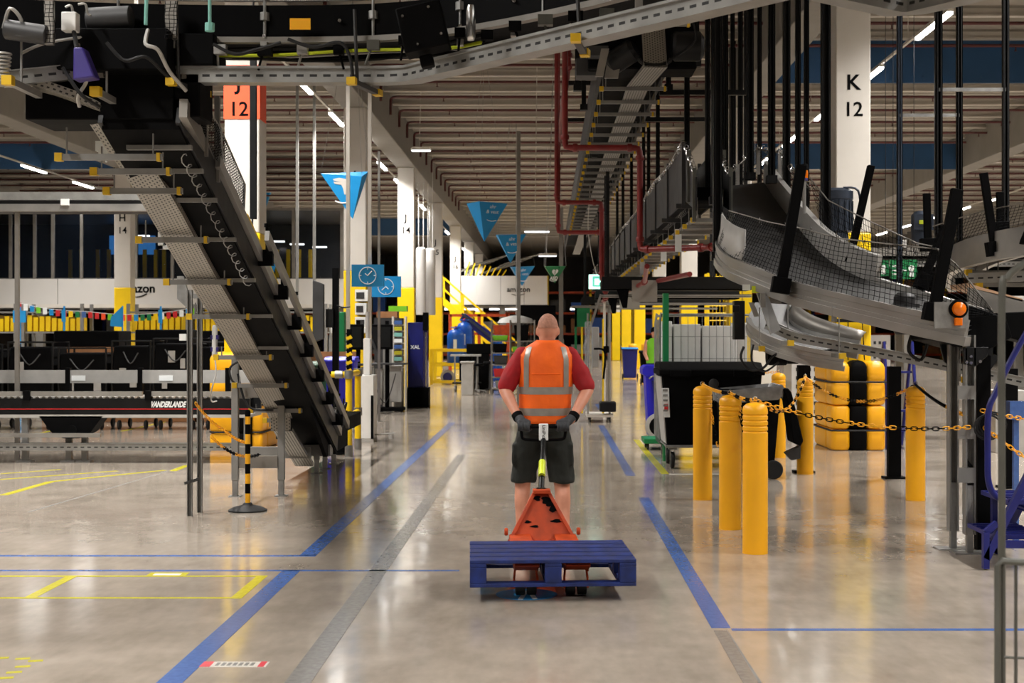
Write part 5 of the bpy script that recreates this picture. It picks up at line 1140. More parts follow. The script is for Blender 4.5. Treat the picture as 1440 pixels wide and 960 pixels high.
for x0_ in (-9.5, -8.02, -6.5, -4.98): MB().b2((x0_, 17.88, .83), (x0_+1.4, 17.93, .89)).build('guide_rail', 'alu', lc)
for x in (-8.05, -6.53, -5.0): MB().b2((x-.06, 17.86, .78), (x+.02, 17.94, .9)).build('rail_clamp', 'black', lc)
MB().b2((-9.5, 18.68, .97), (-3.75, 18.72, 1.14)).build('back_rail', 'grey_light', lc)
for x in (-6.3, -4.2, -8.6, -5.35): MB().b2((x-.03, 18.66, .8), (x+.03, 18.75, 1.17)).build('rail_bracket', 'black', lc)
for x in (-6.15, -5.0):  MB().b2((x-.1, 18.67, 1.0), (x+.08, 18.68, 1.07)).build('label_plate', 'sign_white', lc)
for x in (-6.05, -5.85, -6.6, -3.8):
    q = MB(); q.b2((x-.035, 17.95, .02), (x+.035, 18.02, .62)); q.b2((x-.09, 17.9, 0), (x+.09, 18.06, .02)); q.build('leg', 'grey_paint', lc)
MB().sweep([(-9.5, 17.85, .155), (-3.75, 17.85, .155)], CTRAY).build('cable_tray', 'tray_slot', lc)
q = MB(); q.prism([(-6.4, 17.9, .58), (-5.6, 17.9, .58), (-5.75, 17.9, .38), (-5.9, 17.9, .3), (-6.1, 17.9, .3), (-6.25, 17.9, .38)], (0, .3, 0)); q.lathe((-5.98, 17.88, .4), [(.07, 0), (.07, .03)], 14, axis=(0, -1, 0)); q.build('drive_unit', 'black', lc)
MB().b2((-7.2, 17.8, .32), (-5.6, 17.85, .37)).build('brace', 'alu', lc)
# yellow guard around the foot of column J 12
g = T('column_guard', 'yellow plastic guard around the foot of column J 12, behind the conveyor legs', 'column guard', (-4.33, 20.4, 0))
for k, (za, zb_) in enumerate(((0, .24), (.25, .62), (.78, .98), (1.0, 1.36))): [guard_seg(cx_, cy_, hx_, hy_, za, zb_, r=.05, round_top=.1 if k == 3 else .03).build('yellow_block', 'amber', g) for cx_, cy_, hx_, hy_ in ((-4.33, 19.935, .37, .185), (-4.015, 20.54, .055, .41), (-4.645, 20.54, .055, .41))]
for k, (za, zb_) in enumerate(((0, .24), (.25, .62), (1.0, 1.36))): guard_seg(-4.2, 19.74, .1, .06, za, zb_, r=.03).build('black_block', 'black', g)
for z in (.25, .63): MB().tube([(x, y, z) for x, y in rrect(-4.33, 20.35, .375, .61, .1)], .014, 6, closed=True).build('strap', 'rubber', g)
# black rolled banner in front of column J 12
t = T('rolled_banner', 'long black rolled banner hanging before column J 12 with a thin rod beneath', 'banner', P(355.5, 312, 17))
a, c = P(351, 82, 17), P(360.5, 308, 17); MB().b2((a.x, 17, c.z), (c.x, 17.05, a.z)).build('roll', 'black_steel', t, bevel=.008); MB().tube([P(355, 308, 17), P(354, 345, 17)], .012, 6).build('pull_rod', 'grey_dark', t); MB().tube([(lerp(a.x, c.x, .5), 17.02, a.z), (lerp(a.x, c.x, .5), 17.02, ROOF-.005)], .012, 6).build('suspension_rod', 'grey_dark', t)
# clutter along the overhead curve
rg = random.Random(5)
for i in range(3, 24):
    p = gp[i]; z = 3.40+rg.uniform(-.02, .05); q = MB(); q.b2((p.x-.03, p.y-.14, z-.03), (p.x+rg.uniform(.02, .06), p.y-.08, z+.03)); q.tube([(p.x, p.y-.1, z), (p.x+rg.uniform(-.05, .05), p.y-.1, z-.12)], .008, 5); q.build('fixing_bracket', rg.choice(['black', 'alu', 'galv_dark', 'black']), cG)
for k, (m, pts) in enumerate((('grey_light', [(208, 42, 8.7), (205, 62, 8.6), (222, 70, 8.6), (238, 100, 8.7), (262, 128, 8.8)]), ('rubber', [(150, 60, 8.7), (175, 85, 8.7), (205, 80, 8.7), (232, 104, 8.8), (245, 112, 8.85)]),
        ('alu', [(110, 62, 8.6), (112, 90, 8.55), (122, 112, 8.6), (110, 135, 8.65), (112, 150, 8.7)]), ('rubber', [(88, 95, 8.6), (110, 128, 8.6), (126, 142, 8.65), (140, 150, 8.8)]), ('rubber', [(300, 62, 8.9), (330, 76, 8.9), (360, 70, 8.9), (395, 60, 8.9)]), ('rubber', [(405, 55, 8.9), (440, 66, 8.9), (478, 60, 8.9), (492, 80, 8.9), (496, 108, 8.9)]))):
    MB().tube(smooth_path(Pz(pts), 5), .012, 6).build('cable', m, cG)
MB().sweep([P(8, 122, 8.7), P(104, 112, 8.9)], CTRAY).build('cable_tray', 'tray_slot', cG)
for px, py, Y in ((30, 122, 8.6), (150, 137, 8.85)):
    a = P(px, py, Y); q = MB(); q.b2(a+Vector((-.02, -.2, -.02)), a+Vector((.02, .3, .02))); q.tube([a, a+Vector((0, 0, .3))], .008, 5); q.m = 1; q.b2(a+Vector((-.03, -.24, -.028)), a+Vector((.03, -.18, .028))); q.build('hanger', ('grey_paint', 'cap_yellow'), cG)
for pts in ([(62, 0), (75, 0), (64, 60), (77, 60)], [(232, 0), (250, 0), (232, 54), (248, 54)]):
    guide_net('safety_net', cG, [P(*pts[0], 8.45), P(*pts[1], 8.45)], [P(*pts[2], 8.45), P(*pts[3], 8.45)], 10, .03)
MB().tube(smooth_path([P(5, 40, 8.5), P(14, 12, 8.5), P(30, 28, 8.5), P(28, 50, 8.5)], 4), .012, 6).build('conduit', 'alu', cG)
# bright sensor bracket beside the inclined conveyor
q = MB(); q.b2(P(134, 198, 9.7), P(148, 212, 9.7)+Vector((0, .04, 0))); q.b2(P(138, 208, 9.7), P(152, 216, 9.7)+Vector((0, .05, 0))); q.tube([P(145, 212, 9.72), P(150, 228, 9.72)], .008, 5); q.build('reflector_bracket', 'sign_white', cL)
q = MB(); q.b2(P(222, 326, 10.6), P(229, 350, 10.6)+Vector((0, .04, 0))); q.b2(P(222, 345, 10.6), P(240, 350, 10.6)+Vector((0, .05, 0))); q.build('reflector_bracket', 'sign_white', cL)
# ================================================================== mezzanine at the left, behind column H 14
mz = T('mezzanine', 'white fronted glazed mezzanine behind column H 14', 'mezzanine', (-14, 49, 0), kind='thing')
for k, (xa, xb) in enumerate(((-27, -21.6), (-21.58, -16.2), (-16.18, -10.8), (-10.78, -6.72))):
    MB().b2((xa, 47, 2.62), (xb, 47.1, 3.46)).build('fascia_panel', 'panel_white', mz)
q = MB(); q.b2((-27, 46.95, 2.5), (-6.72, 47.15, 2.62)); q.build('bottom_edge', 'white', mz)
q = MB(); q.b2((-27, 47, 3.46), (-6.72, 53, 3.5)); q.b2((-27, 47.1, 2.55), (-6.72, 53, 2.62)); q.build('floor_slab', 'grey_dark', mz)
q = MB(); q.b2((-27, 53, 3.5), (-6.72, 53.1, 5.8)); q.build('back_panel', 'grey_dark', mz)
q = MB(); q.b2((-27, 46.98, 5.72), (-6.72, 53, 5.8)); q.build('roof_panel', 'alu_dull', mz)
for x in (-24, -21, -18.9, -17.75, -16.95, -16.35, -15.4, -13.6, -12.4, -11.2, -9.9, -8.4, -6.8):
    MB().b2((x-.05, 46.98, 3.46), (x+.05, 47.08, 5.72)).build('mullion', 'alu_dull', mz)
MB().b2((-27, 47.02, 3.5), (-6.75, 47.04, 5.72)).build('glazing', 'glass', mz)
mt = MB(); 
text('amazon', .40, (-13.58, 46.99, 3.13), mz, 'black', name='lettering', bold=.012)
MB().tube(smooth_path([(-14.05, 46.98, 2.96), (-13.8, 46.98, 2.88), (-13.55, 46.98, 2.86), (-13.35, 46.98, 2.91), (-13.24, 46.98, 2.97)], 4), [.01]*8+[.02]*9, 6).build('smile_arrow', 'black', mz)
MB().b2((-16.3, 52.9, 4.6), (-14.6, 52.95, 5.3)).build('blue_screen', 'led_blue', mz, label='glowing blue screen behind the glass')
for x in (-17.3, -16.9, -16.3, -15.9, -14.6, -14.2, -13.9, -11.6, -11.2, -9.8, -9.4, -9.0, -8.6): MB().b2((x-.06, 51.5, 3.5), (x+.06, 51.62, 4.7)).build('yellow_upright', 'yellow', mz)
for x, z in ((-14.4, 5.1), (-13.3, 4.75), (-12.2, 4.9), (-9.6, 4.9), (-8.9, 4.8), (-8.1, 4.7)): MB().b2((x-.25, 50.5, z), (x+.25, 50.6, z+.05)).build('inner_lamp', 'lamp_soft', mz)
for x, z in ((-11.9, 4.85), (-10.8, 4.8), (-10.1, 4.6)): MB().lathe((x, 49, z), [(.04, 0), (.04, .05)], 8).build('indicator', 'led_green', mz)
MB().prism([(-9.9, 46.9, 3.95), (-8.95, 46.9, 3.95), (-9.1, 46.9, 3.5), (-9.8, 46.9, 3.5)], (0, .05, 0)).build('blue_basket', 'sign_blue', mz)
for x in (-21.6, -16.9, -11, -6.9): MB().b2((x-.12, 47.3, 0), (x+.12, 47.55, 2.55)).build('leg', 'grey_paint', mz)
# rails of a conveyor in front of the mezzanine
t = T('conveyor', 'high aluminium conveyor rails before the mezzanine glass, beside the inclined conveyor', 'conveyor', (-8, 18, 3.2))
MB().b2((-12, 18, 3.31), (-5.1, 18.08, 3.385)).b2((-12, 18, 3.385), (-5.1, 18.02, 3.41)).build('upper_rail', 'tray_slot', t); MB().b2((-12, 18, 3.17), (-5.05, 18.1, 3.26)).build('lower_rail', 'alu', t)
MB().b2((-12, 18.1, 3.18), (-5.1, 18.6, 3.33)).build('bed', 'grey_dark', t); MB().b2((-6.15, 17.96, 3.24), (-6.05, 18.0, 3.32)).build('sensor_box', 'white_plastic', t)
MB().b2((-6.79, 18.12, 0), (-6.74, 18.17, 3.18)).build('leg', 'alu_dull', t)
for x in (-9, -5.3): MB().b2((x-.02, 18.3, 3.3), (x+.02, 18.34, ROOF-.02)).build('drop_rod', 'alu_dull', t)
# bunting
bt = T('bunting', 'string of little national flags hung before the mezzanine fascia', 'bunting', (-12, 37, 2.2))
bp_ = sag((-13.8, 37, 2.45), (-12.0, 37, 2.22), .06, 10)+sag((-12.0, 37, 2.22), (-9.3, 37, 2.3), .12, 14)[1:]; bp_ = [Vector(p) for p in bp_]
MB().tube(bp_, .006, 5).build('string', 'sign_white', bt)
for x, z in ((-13.8, 2.45), (-9.3, 2.3)): MB().tube([(x, 37, 0), (x, 37, z+.05)], .025, 6).build('pole', 'grey_paint', bt)
fc = ['red', 'sign_white', 'green', 'red', 'sign_blue', 'orange_sign', 'lime', 'sign_white', 'red', 'tape_blue', 'yellow', 'green', 'red', 'sign_white', 'sign_blue', 'orange_sign']
for i, p in enumerate(resample(bp_, .17)): 
    q = MB(); q.prism([p, p+Vector((.11, 0, 0)), p+Vector((.11, .01, -.17)), p+Vector((0, .01, -.17))], (0, .003, 0)); q.build('flag', fc[(i*7+i//3) % len(fc)], bt)
# yellow racks
def rack(x0, x1, y, h, lab, n, grp=None):
    t = T('rack', lab, 'rack', ((x0+x1)/2, y, 0), group=grp)
    for x in (x0, x1):
        for yy in (y, y+.8): MB().b2((x-.04, yy-.04, 0), (x+.04, yy+.04, h+.25)).build('upright', 'grey_paint', t)
    for z in (.2, 1.05, h-.55, h): MB().b2((x0, y, z), (x1, y+.8, z+.04)).build('shelf', 'grey_paint', t)
    rnd = random.Random(int(x0*10+y))
    for k in range(n):
        x = x0+.08+(x1-x0-.1)*k/n; w_ = (x1-x0)/n*.7
        MB().b2((x, y+.1, h-.5), (x+w_, y+.6, h-.5+.42*rnd.uniform(.8, 1.05))).build('yellow_tote', 'yellow', t)
for k, (x0, x1) in enumerate(((-14.2, -12.6), (-11.35, -9.75), (-9.65, -8.25), (-7.35, -6.0), (-15.9, -14.4))):
    rack(x0, x1, 38.5, 2.2, ('grey rack with yellow totes under the first flags of the bunting', 'grey rack with yellow totes just before column H 14', 'grey rack with yellow totes just past column H 14', 'grey rack with yellow totes seen past the inclined conveyor', 'grey rack with yellow totes outermost on the mezzanine side')[k], 9)
for k, (px, py, w_, h_, Y) in enumerate(((27, 445, .32, .30, 36), (89, 444, .09, .30, 36), (225, 445, .09, .33, 36))):
    a = P(px, py, Y); q = MB(); q.b2(a+Vector((-w_/2, 0, -h_/2)), a+Vector((w_/2, .05, h_/2))); q.b2(a+Vector((-.02, .05, -a.z)), a+Vector((.02, .09, h_/2+.1)))
    solo(q, 'aisle_sign', 'sign_blue', ('broad blue aisle sign before the first rack of yellow totes', 'narrow blue aisle sign seen edge on above the black stacks', 'narrow blue aisle sign seen edge on past column H 14')[k], 'sign')
a = P(164, 447, 35); q = MB(); q.prism([a+Vector((-.16, 0, -.2)), a+Vector((.12, 0, -.22)), a+Vector((.15, 0, .3)), a+Vector((-.06, 0, .1)), a+Vector((-.14, 0, .02))], (0, .05, 0)); q.b2(a+Vector((.12, .02, -a.z)), a+Vector((.15, .05, .3)))
solo(q, 'aisle_sign', 'sign_blue', 'tilted dark blue aisle sign at the foot of column H 14', 'sign')
# black soft sided trolleys
def bag_trolley(x0, x1, y, z0, z1, lab, labels=2, red=False):
    t = T('bag_trolley', lab, 'trolley', ((x0+x1)/2, y+.4, 0)); q = MB(); rr_ = random.Random(int(x0*31))
    q.loft([[(x0+d, y+d, z), (x1-d, y+d, z), (x1-d, y+.8-d, z), (x0+d, y+.8-d, z)] for z, d in ((z0, .03), ((z0+z1)/2, -.02), (z1, .02))]); q.build('bag', 'black', t, bevel=.03)
    q = MB()
    for x in (x0, x1): q.tube([(x, y, .2), (x, y, z1+.08), (x, y+.8, z1+.08), (x, y+.8, .2)], .018, 6)
    q.tube([(x0, y, z1+.08), (x1, y, z1+.08)], .018, 6); q.tube([(x0, y, .22), (x1, y, .22)], .02, 6); q.build('frame', 'black_steel', t)
    for k in range(labels):
        lx = x0+(x1-x0)*(.2+.55*k/max(1, labels-1)); lz_ = z0+(z1-z0)*rr_.uniform(.35, .8); MB().b2((lx, y-.03, lz_), (lx+rr_.uniform(.07, .12), y-.012, lz_+rr_.uniform(.08, .2))).build('paper_label', 'grey_light', t)
    q = MB(); q.tube(smooth_path([(x0+.2, y-.03, z1-.1), (lerp(x0, x1, .5), y-.05, z1-.3), (x1-.2, y-.03, z1-.12)], 4), .012, 5); q.build('strap', 'grey_dark', t)
    if red: MB().lathe(P(32, 524, y-.0)+Vector((0, -.03, 0)), [(.045, 0), (.045, .02)], 14, axis=(0, -1, 0)).build('red_mark', 'red', t)
    for x in (x0+.1, x1-.1):
        q = MB(); wheel(q, x, y+.08, .08, .08, .04); q.build('castor', 'rubber', t); q = MB(); wheel(q, x, y+.7, .08, .08, .04); q.build('castor', 'rubber', t)
for k, (x0, x1, z1) in enumerate(((-10.6, -9.2, 1.36), (-9.1, -8.35, 1.40), (-8.25, -7.45, 1.3), (-7.35, -6.7, 1.42), (-6.65, -5.9, 1.46), (-5.85, -4.9, 1.4))):
    bag_trolley(x0, x1, 24, .28, z1, ('black soft sided trolley outermost of its row, beyond the red marked one', 'black soft sided trolley with a red round mark', 'black soft sided trolley between the red marked one and the strapped one', 'black soft sided trolley with hanging straps in the middle of its row', 'black soft sided trolley with several white paper labels', 'black soft sided trolley beside the strut posts')[k], (2, 1, 2, 3, 5, 3)[k], k == 1)
for k, (x0, x1, z) in enumerate(((-9.1, -7.9, 1.54), (-7.6, -6.6, 1.56), (-6.4, -5.6, 1.54), (-5.5, -4.7, 1.54))):
    q = MB(); q.b2((x0, 26.2, z-.16), (x1, 27, z+.14)); o = solo(q, 'storage_crate', 'black', ('black crate behind the soft trolley with the red mark', 'black crate behind the soft trolleys, under the tilted blue sign', 'black crate behind the soft trolleys, past column H 14', 'black crate behind the soft trolleys, beside the strut posts')[k], 'crate', bevel=.02)
for k, (x0, x1, z0, z1) in enumerate(((-7.95, -6.5, 0, 1.40), (-5.55, -4.4, 0, 1.38), (-9.3, -8.0, 0, 1.38), (-6.45, -5.6, 0, 1.38))):
    q = MB(); q.b2((x0, 26.15, .0), (x1, 27.05, z1)); solo(q, 'carton_stack', 'cardboard', ('brown cardboard stack behind the black trolleys in the middle', 'brown cardboard stack behind the strut posts', 'brown cardboard stack behind the black trolley with the red mark', 'brown cardboard stack behind the labelled black trolley')[k], 'carton', bevel=.01)
# ================================================================== things between the conveyor and the J columns
by = T('safety_barrier', 'yellow tubular safety barrier with two posts past the conveyor end', 'barrier', (-2.65, 19.3, 0))
for x, y, h in ((-2.62, 18.75, 1.12), (-2.66, 19.95, 1.12)):
    MB().lathe((x, y, 0), [(.052, 0), (.052, .15)], 14).build('post_foot', 'galv', by); MB().tube([(x, y, .1), (x, y, h)], .045, 14).build('post', 'yellow', by)
for z in (1.08, .53):
    MB().tube([(-3.35, 18.75, z), (-2.62, 18.75, z), (-2.66, 19.95, z)], .04, 12).build('rail', 'yellow', by)
    for x, y in ((-2.62, 18.75), (-2.66, 19.95)): MB().tube([(x, y, z-.055), (x, y, z+.055)], .06, 12).build('clamp', 'galv', by)
    MB().tube([(-3.16, 18.75, z), (-3.06, 18.75, z)], .052, 12).build('clamp', 'galv', by); MB().tube([(-2.8, 18.75, z), (-2.7, 18.75, z)], .052, 12).build('clamp', 'galv', by)
q = MB()
for k in range(10):
    q.m = k % 2; z = 1.12+.055*k; q.bar((-2.66, 18.85, z-.015), (-2.60, 18.85, z+.025), .02, .055, up=(0, 0, 1))
q.b2((-2.665, 18.86, 1.1), (-2.595, 18.88, 1.68)); q.build('striped_board', ('yellow', 'black'), by)
t = T('display_mast', 'tall black mast with a dark slanted display, beside the yellow barrier', 'display', (-2.86, 19.2, 0))
MB().b2((-2.90, 19.15, 0), (-2.82, 19.25, 2.5)).build('mast', 'black', t); q = MB(); q.prism([(-2.82, 19.1, .02), (-2.7, 19.1, .02), (-2.82, 19.1, .3)], (0, .2, 0)); q.b2((-3.05, 19.0, 0), (-2.7, 19.4, .02)); q.build('base', 'black', t)
q = MB(); q.prism([(-3.14, 19.0, 2.34), (-2.99, 19.0, 2.28), (-2.99, 19.0, 1.55), (-3.14, 19.0, 1.5)], (0, .08, 0)); q.build('display_panel', 'grey_dark', t, bevel=.01)
q = MB(); q.b2((-2.98, 19.1, 1.7), (-2.88, 19.2, 1.95)); q.tube(smooth_path([(-2.83, 19.1, 2.0), (-2.75, 19.1, 1.97), (-2.65, 19.1, 1.98)], 4), .012, 6); q.build('bracket', 'black_steel', t)
bin2(-4.05, 26.2, .55, .6, 1.12, 'green_dark', 'dark green wheelie bin behind the black display mast')
solo(MB().b2((-4.75, 27.4, 0), (-3.7, 27.5, 1.28)), 'board', 'cardboard', 'brown board standing behind the dark green wheelie bin', 'board')
MBp = bin2(-3.62, 25.0, .5, .55, 1.22, 'bin_blue', 'bright blue bin behind the yellow barrier posts')
def rod_post(px, Y, w_, top, lab, m='alu'):
    x = (px-770)*Y/2000; q = MB(); q.b2((x-w_/2, Y-w_/2, 0), (x+w_/2, Y+w_/2, top)); q.b2((x-.1, Y-.1, 0), (x+.1, Y+.1, .01)); solo(q, 'upright_post', m, lab, 'post')
rod_post(489.5, 24.2, .062, 6.1, 'tall white post crossing the largest blue triangle sign', 'white')
rod_post(520, 24.3, .06, 5.9, 'tall white post carrying the front clock sign', 'white')
rod_post(533, 26.3, .045, 5.0, 'slimmer grey post carrying the rear clock sign', 'alu_dull')
rod_post(442, 33, .06, ROOF-.005, 'grey post one further from column J 12, before the far mezzanine windows', 'grey_paint'); rod_post(418, 33, .06, ROOF-.005, 'grey post next to column J 12, before the far mezzanine windows', 'grey_paint')
rod_post(729.5, 30, .075, 5.9, 'grey post in mid aisle beside the small blue triangles', 'alu_dull'); rod_post(789, 28, .085, 4.1, 'grey post carrying the green defibrillator sign', 'alu_dull')
rod_post(850, 28.9, .05, 2.3, 'slim white post under the lit exit sign', 'white')
t = T('cabinet', 'slim white cabinet on castors at the end of the yellow barrier', 'cabinet', (-2.72, 21.5, 0))
MB().b2((-2.82, 21.25, .05), (-2.60, 21.7, 1.0)).build('body', 'white_plastic', t, bevel=.01); MB().b2((-2.64, 21.24, .05), (-2.60, 21.25, .7)).build('dark_strip', 'black', t)
MB().b2((-2.76, 21.3, 1.0), (-2.66, 21.5, 1.55)).build('neck', 'white_plastic', t, bevel=.01); MB().tube([(-2.71, 21.4, 1.55), (-2.71, 21.4, 1.95)], .03, 10).build('lamp_stem', 'grey_light', t)
q = MB(); q.tube([(-2.6, 21.4, .1), (-2.3, 21.45, .12)], .015, 6); q.lathe((-2.36, 21.45, .04), [(.04, 0), (.04, .06)], 12); q.b2((-2.82, 21.25, 0), (-2.6, 21.7, .05)); q.build('foot', 'grey_light', t)
# panels on column J 13
t = T('wall_controller', 'white control boxes fixed to column J 13 behind the silver posts', 'control panel', (-4.2, 31.7, 2))
for z, w_, h_ in ((2.35, .3, .26), (2.05, .26, .26), (1.78, .3, .22)): 
    q = MB(); q.b2((-4.28, 31.6, z), (-4.28+w_, 31.96, z+h_)); f = q.build('box', 'white_plastic', t, bevel=.01); MB().b2((-4.25, 31.585, z+.06), (-4.25+w_*.6, 31.6, z+h_-.06)).build('screen', 'grey_dark', f)
# workstations
def station(x, y, lab):
    t = T('workstation', lab, 'workstation', (x, y, 0))
    q = MB(); q.b2((x-.45, y-.25, .02), (x+.35, y+.25, .09)); q.build('base', 'black', t, bevel=.01)
    for dx in (-.38, .28): q = MB(); wheel(q, x+dx, y-.2, .035, .035, .03); q.build('castor', 'rubber', t)
    MB().b2((x-.05, y-.03, .09), (x+.03, y+.05, 1.9)).build('mast', 'black', t)
    q = MB(); q.b2((x-.32, y-.25, .98), (x+.4, y+.2, 1.02)); q.build('desk', 'grey_dark', t, bevel=.006)
    q = MB(); q.b2((x-.35, y-.12, 1.3), (x+.12, y-.07, 1.82)); mo_ = q.build('monitor', 'black', t, bevel=.008); MB().b2((x-.3, y-.125, 1.35), (x+.07, y-.12, 1.77)).build('screen', 'black_steel', mo_)
    q = MB(); q.tube(smooth_path([(x-.2, y, 1.7), (x-.35, y-.1, 1.76), (x-.5, y-.1, 1.72)], 4), .03, 8); q.build('monitor_arm', 'white_plastic', t)
    q = MB(); q.b2((x-.55, y-.15, 1.64), (x-.38, y, 1.76)); q.build('label_printer', 'white_plastic', t, bevel=.01)
    q = MB(); q.bar((x-.3, y-.3, 1.5), (x-.2, y-.3, 1.25), .07, .05); q.build('hand_scanner', 'grey_dark', t)
    q = MB(); q.b2((x+.05, y-.1, .2), (x+.3, y+.15, .95)); q.b2((x-.3, y-.1, .15), (x-.1, y+.15, .9)); q.build('cupboard', 'grey_light', t, bevel=.01)
    q = MB(); q.tube(smooth_path([(x-.25, y-.26, 1.0), (x-.2, y-.3, .5), (x, y-.3, .2), (x+.2, y-.28, .8)], 4), .01, 5); q.build('cable', 'rubber', t)
station(-3.35, 29.8, 'workstation on a black wheeled base with a dark monitor beside the document rack'); station(-3.85, 29.0, 'workstation with a dark monitor partly behind the silver posts')
t = T('document_rack', 'tall white rack of papers beside the dark monitor', 'document rack', (-3.2, 30.6, 0))
for x in (-3.32, -3.05): MB().b2((x-.02, 30.5, 0), (x+.02, 30.7, 2.0)).build('upright', 'white', t)
for k in range(8):
    q = MB(); q.b2((-3.3, 30.5, .9+.13*k), (-3.07, 30.7, .91+.13*k)); q.build('tray', 'white', t)
    MB().b2((-3.29, 30.48, .92+.13*k), (-3.12, 30.5, 1.0+.13*k)).build('paper', ('sign_white', 'teal', 'tape_yellow', 'tape_blue')[k % 4], t)
solo(MB().b2((-3.56, 30.75, 0), (-3.16, 31.1, 1.7)), 'locker', 'grey_paint', 'grey locker between the document rack and the blue totem', 'locker', bevel=.01)
solo(MB().b2((-3.75, 31.2, 1.98), (-3.3, 31.6, 2.12)), 'carton', 'cardboard', 'flat brown carton up on the shelf by the document rack', 'carton').location.z = 1.98
q = MB(); q.b2((-3.5, 31.3, 2.12), (-3.1, 31.6, 2.24)); solo(q, 'storage_box', 'lime', 'lime green box on top of the flat brown carton', 'box')
solo(MB().b2((-3.8, 31.2, 0), (-3.2, 31.7, 1.975)), 'cupboard', 'grey_dark', 'dark cupboard under the flat brown carton', 'cupboard')
solo(MB().b2((-4.18, 27.6, 0), (-3.95, 27.9, 2.05)), 'totem', 'green', 'green display board half hidden behind the silver posts', 'display', bevel=.01)
t = T('totem', 'dark blue totem lettered in white on a black box beside the walkway', 'display', (-2.95, 32, 0))
MB().b2((-3.12, 31.4, 0), (-2.63, 31.9, .44)).build('plinth', 'black', t, bevel=.01); q = MB(); q.b2((-3.1, 31.5, .44), (-2.75, 31.85, 1.88)); p_ = q.build('panel', 'royal', t, bevel=.01)
text('XAL', .11, (-2.93, 31.49, 1.33), p_, 'sign_white', bold=.003); MB().b2((-2.74, 31.5, .45), (-2.66, 31.6, 1.7)).build('edge_strip', 'purple', t); MB().b2((-2.76, 31.45, 1.7), (-2.64, 31.6, 2.1)).build('top_block', 'black', t)
MB().lathe((-2.7, 31.5, .46), [(.03, 0), (.03, 1.2)], 8).build('chrome_tube', 'chrome', t)
# clock signs
def clock(x, y, z, w_, h_, lab, hm):
    t = T('clock_sign', lab, 'sign', (x, y, z)); MB().b2((x-w_/2, y-.05, z-h_/2), (x+w_/2, y+.03, z+h_/2)).build('board', 'sign_blue', t)
    q = MB(); c = Vector((x, y-.052, z)); R = h_*.38; q.tube(circ(c, R, 28, 'Y'), .0075, 5, closed=True)
    for k in range(4): a = k*PI/2; d = Vector((math.cos(a), 0, math.sin(a))); q.tube([c+d*R*.72, c+d*R*.92], .006, 5)
    for a, L_ in hm: d = Vector((math.sin(a), 0, math.cos(a))); q.tube([c, c+d*R*L_], .0075, 5)
    q.build('clock_face', 'sign_white', t)
clock((517.5-770)*24.15/2000, 24.15, 1.6+83.5*24.15/2000, .545, .375, 'front blue sign with a white clock face on the silver post', ((.75, .75), (-.9, .4)))
clock((543-770)*26.2/2000, 26.2, 1.6+68*26.2/2000, .55, .38, 'rear blue sign with a white clock face, lower behind the first', ((-2.3, .7), (2.3, .45)))
